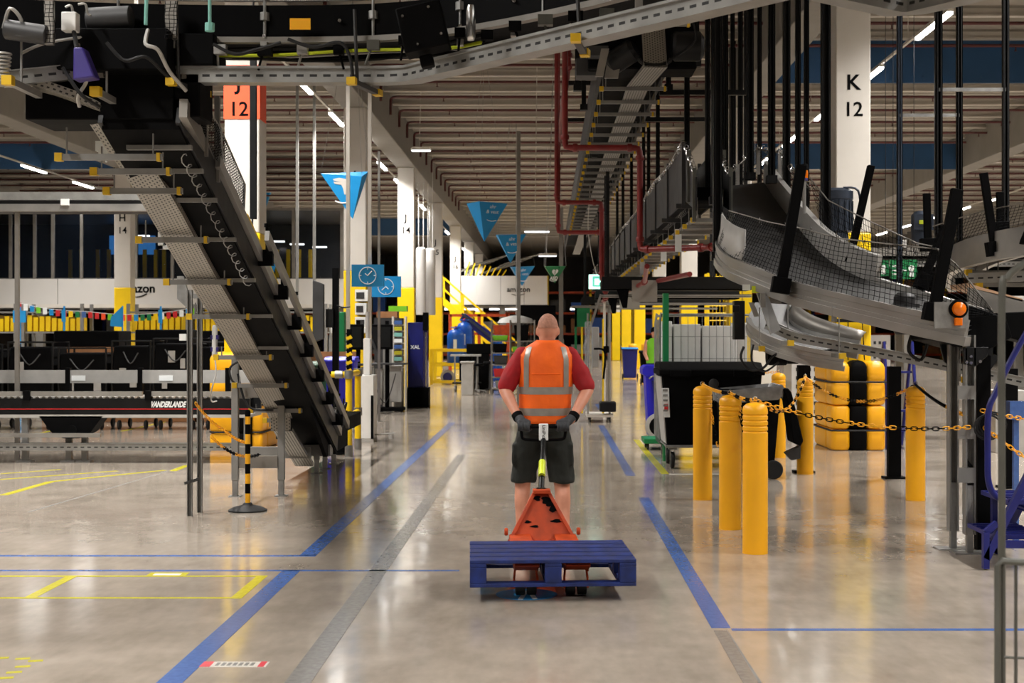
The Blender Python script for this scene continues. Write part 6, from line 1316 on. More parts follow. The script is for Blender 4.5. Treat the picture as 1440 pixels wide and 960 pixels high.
# hanging triangles
def tri_sign(pl, pr, pm, pa, Y, lab, m='sign_blue', kind=0):
    """inverted three sided pyramid; pl, pr, pm are its top corners, pa its point"""
    c = [P(pl[0], pl[1], Y), P(pr[0], pr[1], Y+.0), P(pm[0], pm[1], Y-.28)]; ap = P(pa[0], pa[1], Y); ap.y = Y
    t = T('hanging_sign', lab, 'hanging sign', ap); q = MB(); n = q.add([c[0], c[1], c[2], ap]); 
    for f in ((0, 1, 2), (0, 2, 3), (2, 1, 3), (1, 0, 3)): q.face([n+i for i in f])
    bd = q.build('pyramid', m, t, smooth=False)
    q = MB(); 
    for k in c: q.tube([k, Vector((k.x*.5+ap.x*.5, Y, min(ROOF-.15, k.z+1.6))), Vector((ap.x, Y, ROOF-.005))], .004, 4)
    q.build('suspension_wire', 'alu', t)
    big = (c[2], c[1]) if abs(pr[0]-pm[0]) > abs(pm[0]-pl[0]) else (c[0], c[2]); 
    u = (big[1]-big[0]); W_ = u.length; u.normalize(); nrm = u.cross((ap-(big[0]+big[1])/2).normalized()); nrm = nrm if nrm.y < 0 else -nrm; v = (nrm.cross(u)).normalized(); v = v if v.z > 0 else -v
    o = (big[0]+big[1])/2+nrm*.006
    R = Matrix((u, v, nrm)).transposed().to_4x4()
    q = MB(); pts = [o+u*(W_*.2*math.sin(a))+v*(-W_*.52-W_*.09*math.cos(a)) for a in [-.95+1.9*i/10 for i in range(11)]]; q.tube(pts, W_*.014, 5); q.build('smile', 'sign_white', bd)
    if kind == 0:
        q = MB(); g_ = lambda a, b_: o+u*a*W_+v*b_*W_
        q.prism([g_(-.20, -.10), g_(-.05, -.06), g_(.12, -.08), g_(.14, -.20), g_(.17, -.40), g_(.07, -.42), g_(.03, -.26), g_(-.0, -.21), g_(-.16, -.20), g_(-.19, -.16), g_(-.02, -.15), g_(-.18, -.13)], nrm*.004); q.build('hand_emblem', 'tape_yellow' if False else 'white', bd)
    elif kind == 1:
        text('ahr', W_*.17, o+v*(-W_*.14), bd, 'sign_white', tilt=R); text('& vest', W_*.17, o+v*(-W_*.31), bd, 'sign_white', tilt=R)
    elif kind == 2:
        text('AED', W_*.2, o+v*(-W_*.50), bd, 'sign_white', tilt=R, bold=.004)
        q = MB(); h0 = o+v*(-W_*.23); q.prism([h0+u*(W_*.15*(math.sin(a)**3))+v*(W_*.15*(13*math.cos(a)-5*math.cos(2*a)-2*math.cos(3*a)-math.cos(4*a))/16) for a in [2*PI*i/28 for i in range(28)]], nrm*.004); hh = q.build('heart', 'sign_white', bd)
        q = MB(); z_ = [h0+u*W_*.03+v*W_*.07, h0-u*W_*.03+v*W_*0.0, h0+u*W_*.02-v*W_*.01, h0-u*W_*.02-v*W_*.09]; q.tube([p+nrm*.006 for p in z_], W_*.012, 4); q.tube([h0+u*W_*.14+v*W_*.18, h0+u*W_*.24+v*W_*.18], W_*.018, 4); q.tube([h0+u*W_*.19+v*W_*.13, h0+u*W_*.19+v*W_*.23], W_*.018, 4); q.build('bolt_mark', 'green', hh)
    return t
tri_sign((451, 244), (518, 241), (509, 248), (496, 308), 26, 'largest blue hanging triangle sign with a pale hand emblem, before the silver posts', kind=0)
tri_sign((656, 286), (714, 286), (674, 283), (681, 340), 30.7, 'blue hanging triangle sign lettered in white over the middle of the walkway', kind=1)
tri_sign((697, 330), (740, 329), (700, 331), (718, 370), 39.9, 'smaller blue hanging triangle sign crossed by the mid aisle post', kind=1)
tri_sign((717, 375), (752, 374), (720, 376), (734, 402), 54, 'smallest blue hanging triangle sign, lowest, before the far white panel', kind=1)
tri_sign((765, 374), (796, 374), (767, 375), (780, 398), 27.5, 'green hanging triangle sign lettered AED with a white heart', m='green', kind=2)
a = P(360, 0, 30); tri_sign((362, 266), (384, 264), (380, 268), (374, 292), 60, 'tiny dark blue hanging sign beyond the post at column J 12', kind=1)
# exit sign
t = T('exit_sign', 'lit green and white exit sign hanging above the slim white post', 'exit sign', P(839.5, 396, 28.7)); a = P(839.5, 396, 28.7)
MB().b2(a+Vector((-.165, -.03, -.145)), a+Vector((.165, .04, .145))).build('light_box', 'exit_light', t, bevel=.006)
q = MB(); q.b2(a+Vector((-.09, -.034, -.1)), a+Vector((.15, -.031, .11))); ff = q.build('green_field', 'exit_teal', t)
q = MB(); q.b2(a+Vector((-.05, -.038, -.07)), a+Vector((.04, -.035, .06))); q.prism([a+Vector((.14, -.038, .0)), a+Vector((.08, -.038, .06)), a+Vector((.08, -.038, -.06))], (0, .003, 0)); q.b2(a+Vector((.04, -.038, -.02)), a+Vector((.09, -.035, .02))); q.build('pictogram', 'exit_light', ff)
MB().tube(smooth_path([a+Vector((.0, .0, .14)), a+Vector((-.1, 0, .5)), a+Vector((-.18, 0, 1.1)), a+Vector((-.14, 0, 1.9)), a+Vector((-.1, 0, 3.2))], 4), .008, 6).build('cable', 'white', t)
# pendant lamps
def pendant(px, py, Y, L_, lab):
    a = P(px, py, Y); t = T('pendant_lamp', lab, 'lamp', a); q = MB(); q.b2(a+Vector((-L_/2, -.1, .01)), a+Vector((L_/2, .1, .06))); q.prism([a+Vector((-L_/2, -.1, .06)), a+Vector((L_/2, -.1, .06)), a+Vector((L_/2-.05, -.1, .09)), a+Vector((-L_/2+.05, -.1, .09))], (0, .2, 0)); q.build('housing', 'white', t)
    MB().b2(a+Vector((-L_/2+.02, -.09, -.01)), a+Vector((L_/2-.02, .09, .01))).build('diffuser', 'lamp_soft', t)
    MB().tube([a+Vector((-.02, 0, .09)), a+Vector((-.04, 0, .25)), a+Vector((.0, 0, ROOF-.005-a.z))], .009, 5).build('cord', 'white', t)
pendant(755, 326, 32.7, .6, 'nearer pendant lamp hanging over the walkway above the green sign'); pendant(770, 360, 46, .6, 'farther pendant lamp hanging lower in view over the walkway')
pendant(592, 212, 35.8, .5, 'small pendant fitting hanging close under the roof between the pipes')
# white hanging tubes beside J 14
for k, (px, w_, Y) in enumerate(((592, .34, 47.6), (605, .36, 48.2))):
    c = P(px, 350, Y); q = MB(); q.lathe((c.x, Y, 2.28), [(w_/2*.96, 0), (w_/2, .05), (w_/2, 2.2), (w_/2*.7, 2.26)], 20)
    for d in (-.08, .08): q.tube([(c.x+d, Y, 4.5), (c.x+d, Y, ROOF-.005)], .012, 5)
    solo(q, 'hanging_duct', 'panel_white', ('white upright hanging duct next to column J 14', 'white upright hanging duct before column J 15')[k], 'duct')
# ================================================================== centre background
cm = T('mezzanine', 'white panelled platform at the end of the walkway behind the yellow staircase', 'mezzanine', (-2.4, 76, 0), kind='thing')
for k in range(4): x = -4.95+1.24*k; MB().b2((x, 75, 3.2), (x+1.22, 75.1, 4.72)).build('fascia_panel', 'panel_white', cm)
MB().b2((-4.95, 75.1, 3.15), (.0, 82, 3.25)).build('floor_slab', 'grey_dark', cm)
for x in (-4.8, -2.4, -.1): MB().b2((x-.15, 75.3, 0), (x+.15, 75.6, 3.2)).build('leg', 'grey_paint', cm)
text('amazon', .40, (-1.53, 74.98, 4.0), cm, 'black', bold=.004); MB().tube(smooth_path([(-1.9, 74.97, 3.76), (-1.55, 74.97, 3.68), (-1.2, 74.97, 3.78)], 5), .018, 6).build('smile_arrow', 'black', cm)
for k, (x0, x1) in enumerate(((-5.5, -3.7), (-3.1, -1.1), (1.2, 2.2))):
    t = T('tube_lamp', ('bright tube lamp under the far platform behind the staircase', 'bright tube lamp under the far platform beside its lettering', 'bright tube lamp hanging beyond the exit sign')[k], 'lamp', ((x0+x1)/2, 75.9, 3.0)); MB().b2((x0, 75.8, 3.02), (x1, 76.0, 3.1)).build('housing', 'white', t); MB().b2((x0, 75.85, 2.94), (x1, 75.95, 3.02)).build('tube', 'lamp_soft', t)
    MB().tube([(x0+.8, 75.9, 3.1), (x0+.8, 75.9, 3.2 if k < 2 else ROOF-.005)], .01, 4).build('rod', 'white', t)
so = T('sorter', 'bright slanted sorter chutes with yellow steelwork on the far platform', 'sorter', (-3, 78, 4.7)); rr = random.Random(3)
for k in range(14):
    x = -5.2+.22*k; z = 4.85+.09*(k % 7); MB().bar((x, 76+.2*(k % 4), z), (x+1.9, 76.4, z+.55), .18, .07).build('chute_bar', 'chrome' if k % 2 else 'galv', so)
for k in range(8): x = -4.4+.28*k; MB().bar((x, 75.8, 4.72), (x+.25, 75.8, 5.5-.06*k), .06, .06).build('yellow_strut', 'yellow', so)
stair = T('staircase', 'yellow steel staircase rising to the far white platform', 'staircase', (-3.2, 64, 0))
for y in (62, 63.2):
    q = MB(); q.bar((-4.6, y, 3.1), (-1.2, y, .1), .06, .25); q.build('stringer', 'yellow', stair)
    q = MB(); q.bar((-4.6, y, 4.15), (-1.2, y, 1.15), .06, .06); q.bar((-4.6, y, 3.65), (-1.2, y, .65), .05, .05)
    for k in range(5): x = -4.6+.85*k; z = 3.1-.75*k; q.b2((x-.04, y-.03, max(.0, z)), (x+.04, y+.03, z+1.06))
    q.build('handrail', 'yellow', stair)
for k in range(16): x = -4.5+.21*k; z = 3.0-.187*k; MB().b2((x-.13, 62.03, z-.02), (x+.13, 63.17, z+.02)).build('tread', 'yellow', stair)
q = MB(); q.b2((-5.0, 62, 3.05), (-4.5, 63.2, 3.15)); q.b2((-5.0, 61.97, 3.15), (-4.95, 62.03, 4.2)); q.b2((-5.0, 61.97, 4.15), (-4.55, 62.03, 4.2)); q.build('landing', 'yellow', stair)
yg = T('cylinder_cage', 'yellow steel guard frame around blue gas bottles by the foot of column J 15', 'guard frame', (-3.2, 46.6, 0))
for x, z0, z1 in ((-3.75, 0, 1.15), (-2.2, 0, 1.15)):
    for y in (46, 47.4): MB().b2((x-.05, y-.05, z0), (x+.05, y+.05, z1)).build('post', 'yellow', yg)
for z in (.04, .60, 1.06):
    for y in (46, 47.4): MB().b2((-3.75, y-.04, z), (-2.2, y+.04, z+.1)).build('rail', 'yellow', yg)
def cylinder(x, y, r, h, z=0, lab=''):
    t = T('gas_bottle', lab, 'gas bottle', (x, y, z)); MB().lathe((x, y, z), [(r*.92, 0), (r, .03), (r, h*.8), (r*.93, h*.87), (r*.7, h*.94), (r*.3, h*.97), (r*.3, h)], 24).build('body', 'blue', t)
    MB().tube(circ((x, y, z+h+.03), r*.55, 16), .02, 6, closed=True).build('collar', 'blue', t); q = MB(); q.lathe((x, y, z+h-.02), [(.04, 0), (.05, .05), (.03, .1)], 10); q.build('valve', 'red', t)
    MB().b2((x-.06, y-r-.008, z+h*.45), (x+.05, y-r+.02, z+h*.7)).build('label_sticker', 'sign_white', t)
cylinder(-3.0, 46.5, .28, 1.2, .62, 'blue gas bottle standing on the upper level of the yellow frame'); cylinder(-2.75, 47.0, .26, 1.45, .62, 'second blue gas bottle, behind the first in the yellow frame')
solo(MB().b2((-3.6, 46.1, .59), (-2.3, 47.3, .615)), 'shelf_plate', 'grey_dark', 'dark plate carrying the blue gas bottles inside the yellow frame', 'shelf')
t = T('wheeled_drum', 'blue drum with a large grey wheel low in the yellow frame', 'drum', (-3.0, 46.4, 0)); q = MB(); q.lathe((-2.75, 46.4, .32), [(.2, 0), (.2, .55)], 18, axis=(1, 0, 0)); q.build('drum', 'blue', t); q = MB(); wheel(q, -3.25, 46.25, .24, .23, .08, 'Y', 24); q.build('wheel', 'grey_light', t); q = MB(); wheel(q, -3.25, 46.2, .24, .15, .1, 'Y', 20); q.build('hub', 'royal', t)
t = T('tilted_conveyor', 'dark blue tilted loader arm behind the gas bottles', 'loader', (-2.4, 50, 0)); q = MB(); q.bar((-3.0, 50, 2.25), (-1.9, 50, 1.45), .5, .3, up=(0, 0, 1)); q.build('arm', 'royal', t, bevel=.02); q = MB(); q.bar((-3.0, 49.7, 2.35), (-1.95, 49.7, 1.5), .06, .08); q.build('edge_rail', 'blue_steel', t); q = MB(); q.b2((-2.0, 49.8, 0), (-1.6, 50.4, 1.6)); q.build('base', 'blue', t); q = MB(); q.b2((-2.75, 49.8, 0), (-2.6, 50.4, 1.85)); q.build('leg', 'royal', t)
t = T('pallet_rack', 'rust red racking frame behind the gas bottles', 'rack', (-2.5, 54, 0))
for x in (-3.7, -2.6, -1.5): MB().b2((x-.06, 54, 0), (x+.06, 54.1, 2.4)).build('upright', 'orange_paint', t)
for z in (.9, 1.6, 2.3): MB().b2((-3.7, 54, z), (-1.5, 54.1, z+.1)).build('beam', 'orange_paint', t)
t = T('hand_cart', 'small grey work cart with black bag before the yellow frame', 'cart', (-2.2, 40.5, 0)); q = MB(); q.b2((-2.75, 40.2, 1.0), (-1.9, 40.8, 1.05)); q.build('top', 'grey_light', t); q = MB(); q.b2((-2.5, 40.25, .3), (-2.15, 40.7, 1.0)); q.build('bag', 'black', t, bevel=.03); q = MB(); q.b2((-2.7, 40.2, .22), (-1.9, 40.8, .26)); q.build('shelf', 'black', t)
for x in (-2.62, -1.98): 
    MB().b2((x-.02, 40.2, .1), (x+.02, 40.24, 1.0)).build('leg', 'grey_paint', t)
    for y in (40.25, 40.72): q = MB(); wheel(q, x, y, .08, .08, .05); q.build('castor', 'grey_paint', t)
for k, (x, y, h, m, lab) in enumerate(((-1.95, 39.2, .75, 'grey_paint', 'grey stool with a round seat beside the work cart'), (-1.6, 39.6, .8, 'grey_dark', 'dark stool between the work cart and the wire shelving'))):
    t = T('stool', lab, 'stool', (x, y, 0)); MB().lathe((x, y, h), [(.18, 0), (.2, .03), (.18, .07)], 18).build('seat', 'black', t); MB().lathe((x, y, .08), [(.05, 0), (.03, .1), (.025, h-.08)], 10).build('stem', m, t)
    q = MB()
    for i in range(5): a = 2*PI*i/5; q.bar((x, y, .1), (x+.25*math.cos(a), y+.25*math.sin(a), .06), .04, .03); wheel(q, x+.25*math.cos(a), y+.25*math.sin(a), .03, .03, .03)
    q.build('base', m, t)
solo(MB().b2((-2.3, 37.9, 0), (-1.98, 38.3, .85)).b2((-2.33, 37.87, .85), (-1.95, 38.33, .9)), 'waste_bin', 'grey_light', 'pale grey waste bin on the floor before the stools', 'bin', bevel=.015)
solo(MB().b2((-2.35, 41.2, 1.05), (-1.55, 41.6, 1.35)).b2((-2.2, 41.2, 0), (-1.7, 41.6, 1.05)), 'machine', 'black', 'black boxy machine on a stand behind the stools', 'machine', bevel=.02)
ws = T('wire_shelving', 'grey wire shelving with coloured bins beside the man', 'shelving', (-1.0, 38.3, 0))
for x in (-1.5, -1.0, -.35):
    for y in (38, 38.6): MB().tube([(x, y, 0), (x, y, 2.0)], .02, 6).build('upright', 'alu_dull', ws)
for z in (.15, .45, .78, 1.1, 1.42): 
    q = MB(); q.b2((-1.5, 38, z), (-.35, 38.6, z+.03)); q.build('shelf', 'alu_dull', ws)
q = MB()
for k in range(12): x = -1.5+.105*k; q.tube([(x, 38.62, .1), (x, 38.62, 1.95)], .005, 4)
q.build('back_mesh', 'galv', ws)
for k, (x, z, w_, h_, m, lab) in enumerate(((-1.48, 1.45, .42, .14, 'lime', 'lime green bin on the wire shelving'), (-.95, 1.13, .5, .16, 'lime', 'lower lime green bin on the wire shelving'), (-1.46, 1.62, .5, .25, 'orange_paint', 'orange bin highest on the wire shelving'), (-.9, 1.45, .4, .42, 'black', 'black bag on the wire shelving'),
            (-.75, 1.45, .0, 0, 'red', ''), (-1.45, .81, .38, .24, 'grey_dark', 'dark bin on the third level of the wire shelving'), (-1.45, 1.13, .36, .24, 'black', 'black bin beside the lower lime one'), (-.9, .81, .4, .22, 'grey_dark', 'dark bin beside the uprights of the wire shelving'), (-1.45, .48, .4, .22, 'red', 'dull red bin low on the wire shelving'), (-1.4, .18, .4, .2, 'grey_paint', 'grey bin on the lowest wire shelf'), (-.9, .48, .4, .2, 'cardboard', 'brown box low on the wire shelving'))):
    if w_: q = MB(); q.loft(tap(x, x+w_, 38.05, 38.5, z, z+h_, .03)); solo(q, 'storage_bin', m, lab, 'bin', bevel=.01)
solo(MB().lathe((-.9, 40.9, 1.95), [(.55, 0), (.45, .12), (.2, .2), (.02, .22)], 20).tube([(-.9, 40.9, 2.15), (-.9, 40.9, ROOF-.005)], .015, 6), 'dome_lamp', 'grey_light', 'pale dome shade hanging above the wire shelving', 'lamp')
t = T('screen_rig', 'black wide monitor rig above the head of the man', 'display', (-.3, 43, 0)); MB().b2((-.9, 42.9, 2.05), (.25, 43.05, 2.5)).build('monitor', 'black', t, bevel=.02); MB().b2((-.85, 43.05, 0), (-.75, 43.15, 2.1)).build('stand', 'grey_dark', t); MB().b2((.1, 43.05, 0), (.2, 43.15, 2.1)).build('stand', 'grey_dark', t)
# right of the man
tw = T('service_trolley', 'white service trolley hung with clear sacks beside the exit sign post', 'trolley', (.95, 26.5, 0))
MB().b2((.72, 26, .1), (1.2, 26.9, .15)).build('base', 'white', tw)
for x, y in ((.78, 26.05), (1.14, 26.05), (.78, 26.85), (1.14, 26.85)): q = MB(); wheel(q, x, y, .05, .05, .03); q.build('castor', 'rubber', tw)
for x in (.74, 1.14): MB().tube([(x, 26.1, .15), (x, 26.1, 2.0)], .02, 8).build('upright', 'alu', tw)
q = MB(); q.bar((.66, 26.1, 1.35), (.98, 26.1, 2.35), .05, .04); q.build('lever_arm', 'alu', tw); MB().b2((.5, 26.2, 1.0), (.54, 26.3, 2.1)).b2((.5, 26.2, 1.75), (.78, 26.3, 2.1)).build('side_board', 'green', tw)
q = MB(); q.b2((.68, 26.0, .9), (.82, 26.1, 1.85)); q.build('clear_sack', 'clear_plastic', tw, bevel=.03); q = MB(); q.b2((.82, 26.2, 1.0), (.95, 26.35, 1.75)); q.build('bottle_bank', 'grey_light', tw, bevel=.02)
for x in (.64, 1.03): MB().tube([(x, 26.4, .15), (x, 26.4, 1.9)], .018, 8).build('yellow_pole', 'yellow', tw)
q = MB(); q.tube(smooth_path([(.85, 26.0, 1.35), (1.02, 25.95, 1.33), (1.05, 25.95, 1.15), (1.02, 25.95, .8)], 4), .02, 8); q.b2((1.02, 25.9, 1.28), (1.12, 26, 1.4)); q.build('hose', 'black', tw)
q = MB(); q.b2((.95, 25.9, .2), (1.25, 26.3, .38)); q.build('motor', 'black_steel', tw, bevel=.02)
solo(MB().b2((1.22, 28.88, 0), (1.28, 28.95, 2.2)).b2((.5, 28.9, 2.14), (1.28, 28.95, 2.2)), 'guide_frame', 'alu_dull', 'thin aluminium portal frame behind the service trolley', 'frame')
# ================================================================== far right aisle
def far_bin(x, y, m, lab, h=1.1, lid=None): return bin2(x, y, .55, .6, h, m, lab, lidm=lid)
far_bin(3.0, 52, 'royal', 'navy bin with a blue and white lid down the far aisle', 1.15, 'sign_blue'); far_bin(3.3, 46.5, 'black', 'black wheelie bin between the amber guards down the far aisle', 1.1); far_bin(5.0, 62, 'royal', 'small navy bin at the end of the bollard aisle', 1.1)
for k, (px, py, Y, h) in enumerate(((890, 520, 66, 1.15), (858.5, 506, 90, 1.1), (908.5, 523, 60, 1.2), (866, 505, 89, 1.1))):
    x, y = G(px, py).x, G(px, py).y; r = (.2, .17, .2, .15)[k]; prof = []
    for i in range(4): z = h*i/4; prof += [(r*.94, z), (r, z+.03), (r, z+h/4-.03), (r*.94, z+h/4)]
    prof += [(r*.6, h+.04), (.01, h+.06)]
    solo(MB().lathe((x, y, 0), prof, 18), 'post_guard', 'amber', ('amber ringed guard post beside the black far bin', 'amber ringed guard post far off before column K 18', 'amber ringed guard post beside the fire extinguisher in the far aisle', 'slimmer amber guard post close to the far basket')[k], 'guard post')
t = T('basket_trolley', 'blue wire basket trolley down the far aisle', 'trolley', (4.6, 88, 0)); q = MB(); q.loft(tap(4.5, 5.3, 87.5, 88.2, .5, .95, .1)); q.build('basket', 'blue', t)
for x in (4.6, 5.2): MB().b2((x-.03, 87.6, .1), (x+.03, 87.66, .5)).build('leg', 'grey_paint', t); q = MB(); wheel(q, x, 87.65, .08, .08, .05); q.build('castor', 'rubber', t)
solo(MB().lathe((4.05, 54, .0), [(.11, 0), (.12, .03), (.12, .55), (.07, .65), (.03, .68), (.03, .75)], 16), 'fire_extinguisher', 'red', 'red fire extinguisher on the floor beyond the roll cage', 'fire extinguisher')
t = T('person', 'distant worker in a lime vest half hidden behind the green post', 'person', (2.85, 38, 0))
q = MB(); X_, Y_ = 2.85, 38
q.cap((X_-.09, Y_, .1), (X_-.09, Y_, .85), .07, .1); q.cap((X_+.09, Y_, .1), (X_+.09, Y_, .85), .07, .1); q.ell((X_, Y_, 1.2), (.2, .13, .33)); q.cap((X_-.2, Y_, 1.42), (X_-.26, Y_-.06, 1.12), .06, .05); q.cap((X_-.26, Y_-.06, 1.12), (X_-.2, Y_-.25, .95), .05, .04); q.cap((X_+.2, Y_, 1.42), (X_+.26, Y_-.06, 1.12), .06, .05); q.cap((X_+.26, Y_-.06, 1.12), (X_+.2, Y_-.25, .95), .05, .04); q.cap((X_, Y_, 1.5), (X_, Y_, 1.6), .06, .06); q.ell((X_, Y_, 1.68), (.085, .1, .12)); q.ell((X_-.09, Y_-.06, .05), (.05, .14, .05)); q.ell((X_+.09, Y_-.06, .05), (.05, .14, .05))
q.build('body', 'skin', t, mods=(('REMESH', dict(mode='VOXEL', voxel_size=.02, use_smooth_shade=True)),))
MB().loft([[(X_+rx*math.cos(a), Y_+ry*math.sin(a), z) for a in [2*PI*i/18 for i in range(18)]] for z, rx, ry in ((.85, .21, .15), (1.2, .22, .15), (1.42, .23, .14), (1.52, .1, .09))]).build('vest', 'lime', t); q = MB(); q.cap((X_-.09, Y_, .08), (X_-.09, Y_, .85), .085, .115); q.cap((X_+.09, Y_, .08), (X_+.09, Y_, .85), .085, .115); q.build('trousers', 'royal', t); MB().ell((X_, Y_+.01, 1.71), (.095, .11, .115)).build('hair', 'black', t)
t = T('mesh_tower', 'yellow wire mesh ladder tower beyond the roll cage', 'mesh tower', (4.6, 39, 0))
for x in (4.4, 5.0):
    for y in (39, 39.6): MB().b2((x-.03, y-.03, 0), (x+.03, y+.03, 3.3)).build('upright', 'yellow', t)
q = MB()
for k in range(16): z = .2+.2*k; q.tube([(4.4, 39, z), (5.0, 39, z)], .012, 5)
q.build('rungs', 'yellow', t); q = MB()
for k in range(5): x = 4.5+.1*k; q.tube([(x, 39.6, 0), (x, 39.6, 3.3)], .008, 4)
q.build('back_mesh', 'yellow', t)
solo(MB().b2((3.42, 24.9, 0), (3.58, 25.05, 3.0)), 'yellow_post', 'yellow', 'slim yellow post just behind the roll cage under the netted conveyor', 'post')
solo(MB().b2((4.45, 32.9, 0), (5.3, 33.4, 1.9)), 'cabinet', 'panel_white', 'pale cabinet behind the lower conveyor seen between the chains', 'cabinet', bevel=.02)
for k, (x0, y) in enumerate(((4.05, 23.6), (4.9, 27.5), (5.9, 27.8))):
    t = T('mesh_container', ('pale perforated wall container behind the half hidden bollard', 'pale wire container between the column guard and the far blue steps', 'pale wire container behind the far blue steps')[k], 'container', (x0+.4, y+.4, 0)); MB().b2((x0, y, .18), (x0+.8, y+.03, 1.6)).build('front_panel', 'panel_white', t)
    q = MB()
    for i in range(7):
        for j in range(9): q.b2((x0+.07+.1*i, y-.006, .3+.14*j), (x0+.12+.1*i, y, .36+.14*j))
    o = q.build('punched_holes', 'grey_dark', t); MB().b2((x0, y+.03, .18), (x0+.03, y+.8, 1.6)).b2((x0+.77, y+.03, .18), (x0+.8, y+.8, 1.6)).b2((x0, y, .14), (x0+.8, y+.8, .18)).build('side_panel', 'panel_white', t)
    for x in (x0+.08, x0+.72): q = MB(); wheel(q, x, y+.1, .07, .07, .04); q.build('castor', 'rubber', t)
gs = [((1215, 1250), (366, 388), 'green information sign with white lettering, on the K 12 side of the slender drop post', '1 m'), ((1252, 1290), (365, 392), 'green information sign with white lettering, between the slender drop post and tilted posts', '2 m')]
for (xa, xb), (ya, yb), lab, tx in gs:
    a, c = P(xa, ya, 23), P(xb, yb, 23); t = T('information_sign', lab, 'sign', (a+c)/2); MB().b2((a.x, 23, c.z), (c.x, 23.04, a.z)).build('board', 'green', t)
    q = MB(); w_ = c.x-a.x; h_ = a.z-c.z
    q.b2((a.x+w_*.08, 22.99, c.z+h_*.62), (a.x+w_*.45, 23, c.z+h_*.72)); q.b2((a.x+w_*.08, 22.99, c.z+h_*.40), (a.x+w_*.6, 23, c.z+h_*.48)); q.b2((a.x+w_*.08, 22.99, c.z+h_*.2), (a.x+w_*.4, 23, c.z+h_*.28)); q.lathe((a.x+w_*.78, 23, c.z+h_*.55), [(h_*.16, 0), (h_*.16, .01)], 14, axis=(0, -1, 0)); q.b2((a.x+w_*.7, 22.99, c.z+h_*.12), (a.x+w_*.86, 23, c.z+h_*.38)); q.build('white_print', 'sign_white', t)
    MB().tube([(a.x+.05, 23.02, a.z), (a.x+.05, 23.02, ROOF-.005)], .005, 5).tube([(c.x-.05, 23.02, a.z), (c.x-.05, 23.02, ROOF-.005)], .005, 5).build('hanger_rods', 'black_steel', t)
fr = T('conveyor', 'far grey steel conveyor line crossing high behind column K 12', 'conveyor', (10, 26, 2.9))
MB().b2((5.3, 26, 3.05), (20, 26.1, 3.2)).b2((5.3, 26.6, 3.05), (20, 26.7, 3.2)).build('side_rail', 'alu_dull', fr); MB().b2((5.3, 26.1, 3.0), (20, 26.6, 3.06)).build('bed', 'black', fr); MB().sweep([(5.3, 25.9, 2.85), (20, 25.9, 2.85)], CTRAY).build('cable_tray', 'tray_slot', fr)
for x in (5.5, 7.2, 8.9, 11, 14, 18): MB().b2((x-.05, 26.2, 3.1), (x+.05, 26.3, ROOF-.02)).build('hanger_post', 'black_steel', fr)
for k in range(8): MB().b2((5.6+.8*k, 25.95, 3.2), (5.75+.8*k, 26.05, 3.34)).build('scanner', 'grey_light' if k % 3 else 'black', fr)
f2 = T('conveyor', 'far low grey conveyor line behind the netted conveyor end', 'conveyor', (10, 22, 1.6)); MB().b2((5.4, 22, 1.75), (18, 22.1, 1.95)).b2((5.4, 22.7, 1.75), (18, 22.8, 1.95)).build('side_rail', 'alu_dull', f2); MB().b2((5.4, 22.1, 1.7), (18, 22.7, 1.8)).build('bed', 'black', f2)
for x in (5.6, 7.5, 9.5, 12, 15): MB().b2((x-.06, 22.1, 0), (x+.06, 22.2, 1.75)).b2((x-.06, 22.6, 0), (x+.06, 22.7, 1.75)).build('leg', 'grey_paint', f2)
for k in range(7): MB().b2((5.7+.7*k, 22.15, 1.8), (6.15+.7*k, 22.6, 2.05+.08*(k % 3))).build('tote', ('grey_light', 'black', 'panel_white')[k % 3], f2)
t = T('ladder_steps', 'far blue steps standing past the column guard', 'mobile steps', (4.95, 20.3, 0))
for x in (4.75, 5.15): MB().tube(smooth_path([(x, 19.9, 0), (x+.02, 20.0, .8), (x+.05, 20.3, 1.5)], 3), .025, 8).build('rail', 'royal', t); MB().tube([(x, 20.7, 0), (x+.05, 20.3, 1.5)], .025, 8).build('rear_leg', 'royal', t)
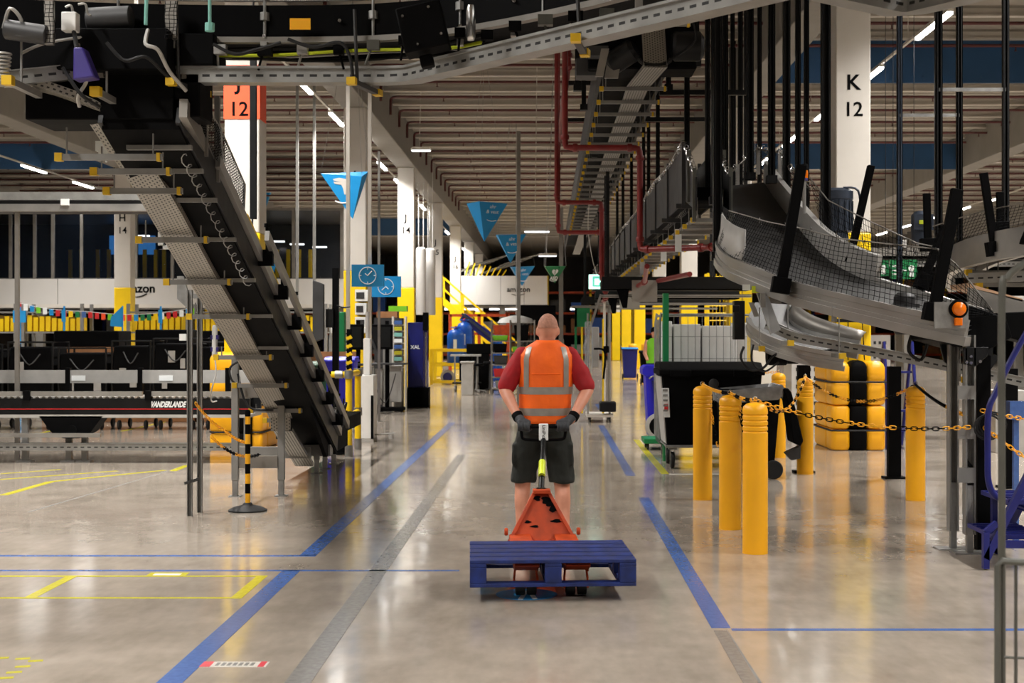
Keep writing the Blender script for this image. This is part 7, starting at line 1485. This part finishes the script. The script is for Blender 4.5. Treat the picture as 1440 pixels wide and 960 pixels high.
for k in range(4): MB().b2((4.75, 19.9+.09*k, .25+.27*k), (5.17, 20.1+.09*k, .28+.27*k)).build('tread', 'royal', t)
for k, (x, y, m, lab, z1) in enumerate(((6.3, 19.3, 'grey_light', 'row of grey steel lockers behind the single bollard, first', .9), (6.8, 19.3, 'grey_paint', 'darker grey steel locker beside the first, behind the bollard', .86), (7.3, 19.3, 'grey_light', 'third grey steel locker behind the support frame', .9))):
    q = MB(); q.b2((x-.22, y, .05), (x+.22, y+.5, z1)); solo(q, 'tool_locker', m, lab, 'locker', bevel=.01).location.z = 0
solo(MB().b2((3.56, 10.95, .95), (3.68, 11.05, 1.09)).b2((3.6, 10.98, 0), (3.64, 11.02, .95)), 'control_screen', 'tape_blue', 'small blue fronted control screen on a stand behind the blue steps', 'display')
# ================================================================== the far end of the hall
rb = random.Random(11)
labs = ['tall racking bay at the far end behind the first rack of yellow totes', 'tall racking bay at the far end past column H 16', 'tall racking bay at the far end between the H and J columns', 'racking bay at the far end behind the white platform', 'racking bay closing the walkway at the far end', 'racking bay at the far end behind the exit sign', 'racking bay at the far end of the bollard aisle', 'racking bay at the far end behind the mesh tower', 'racking bay at the far end behind column K 12', 'last racking bay at the far end on the conveyor side']
for k in range(10):
    x0 = -30+6*k; t = T('pallet_rack', labs[k], 'rack', (x0+2.9, 97, 0))
    for x in (x0, x0+2.9, x0+5.7): MB().b2((x-.07, 96, 0), (x+.07, 97.2, 5.6)).build('upright', 'yellow' if k % 2 else 'royal', t)
    for z in (.2, 1.6, 3.0, 4.4): MB().b2((x0, 96, z), (x0+5.7, 97.2, z+.14)).build('shelf_beam', 'orange_paint', t)
    for j in range(4):
        for z in (.34, 1.74, 3.14, 4.54):
            if rb.random() < .8: h_ = rb.uniform(.5, 1.1); xx = x0+.2+1.4*j; MB().b2((xx, 96.1, z), (xx+rb.uniform(.8, 1.15), 97.1, z+h_)).build('stored_load', rb.choice(['cardboard', 'grey_light', 'grey_dark', 'cardboard', 'black', 'blue', 'panel_white']), t)
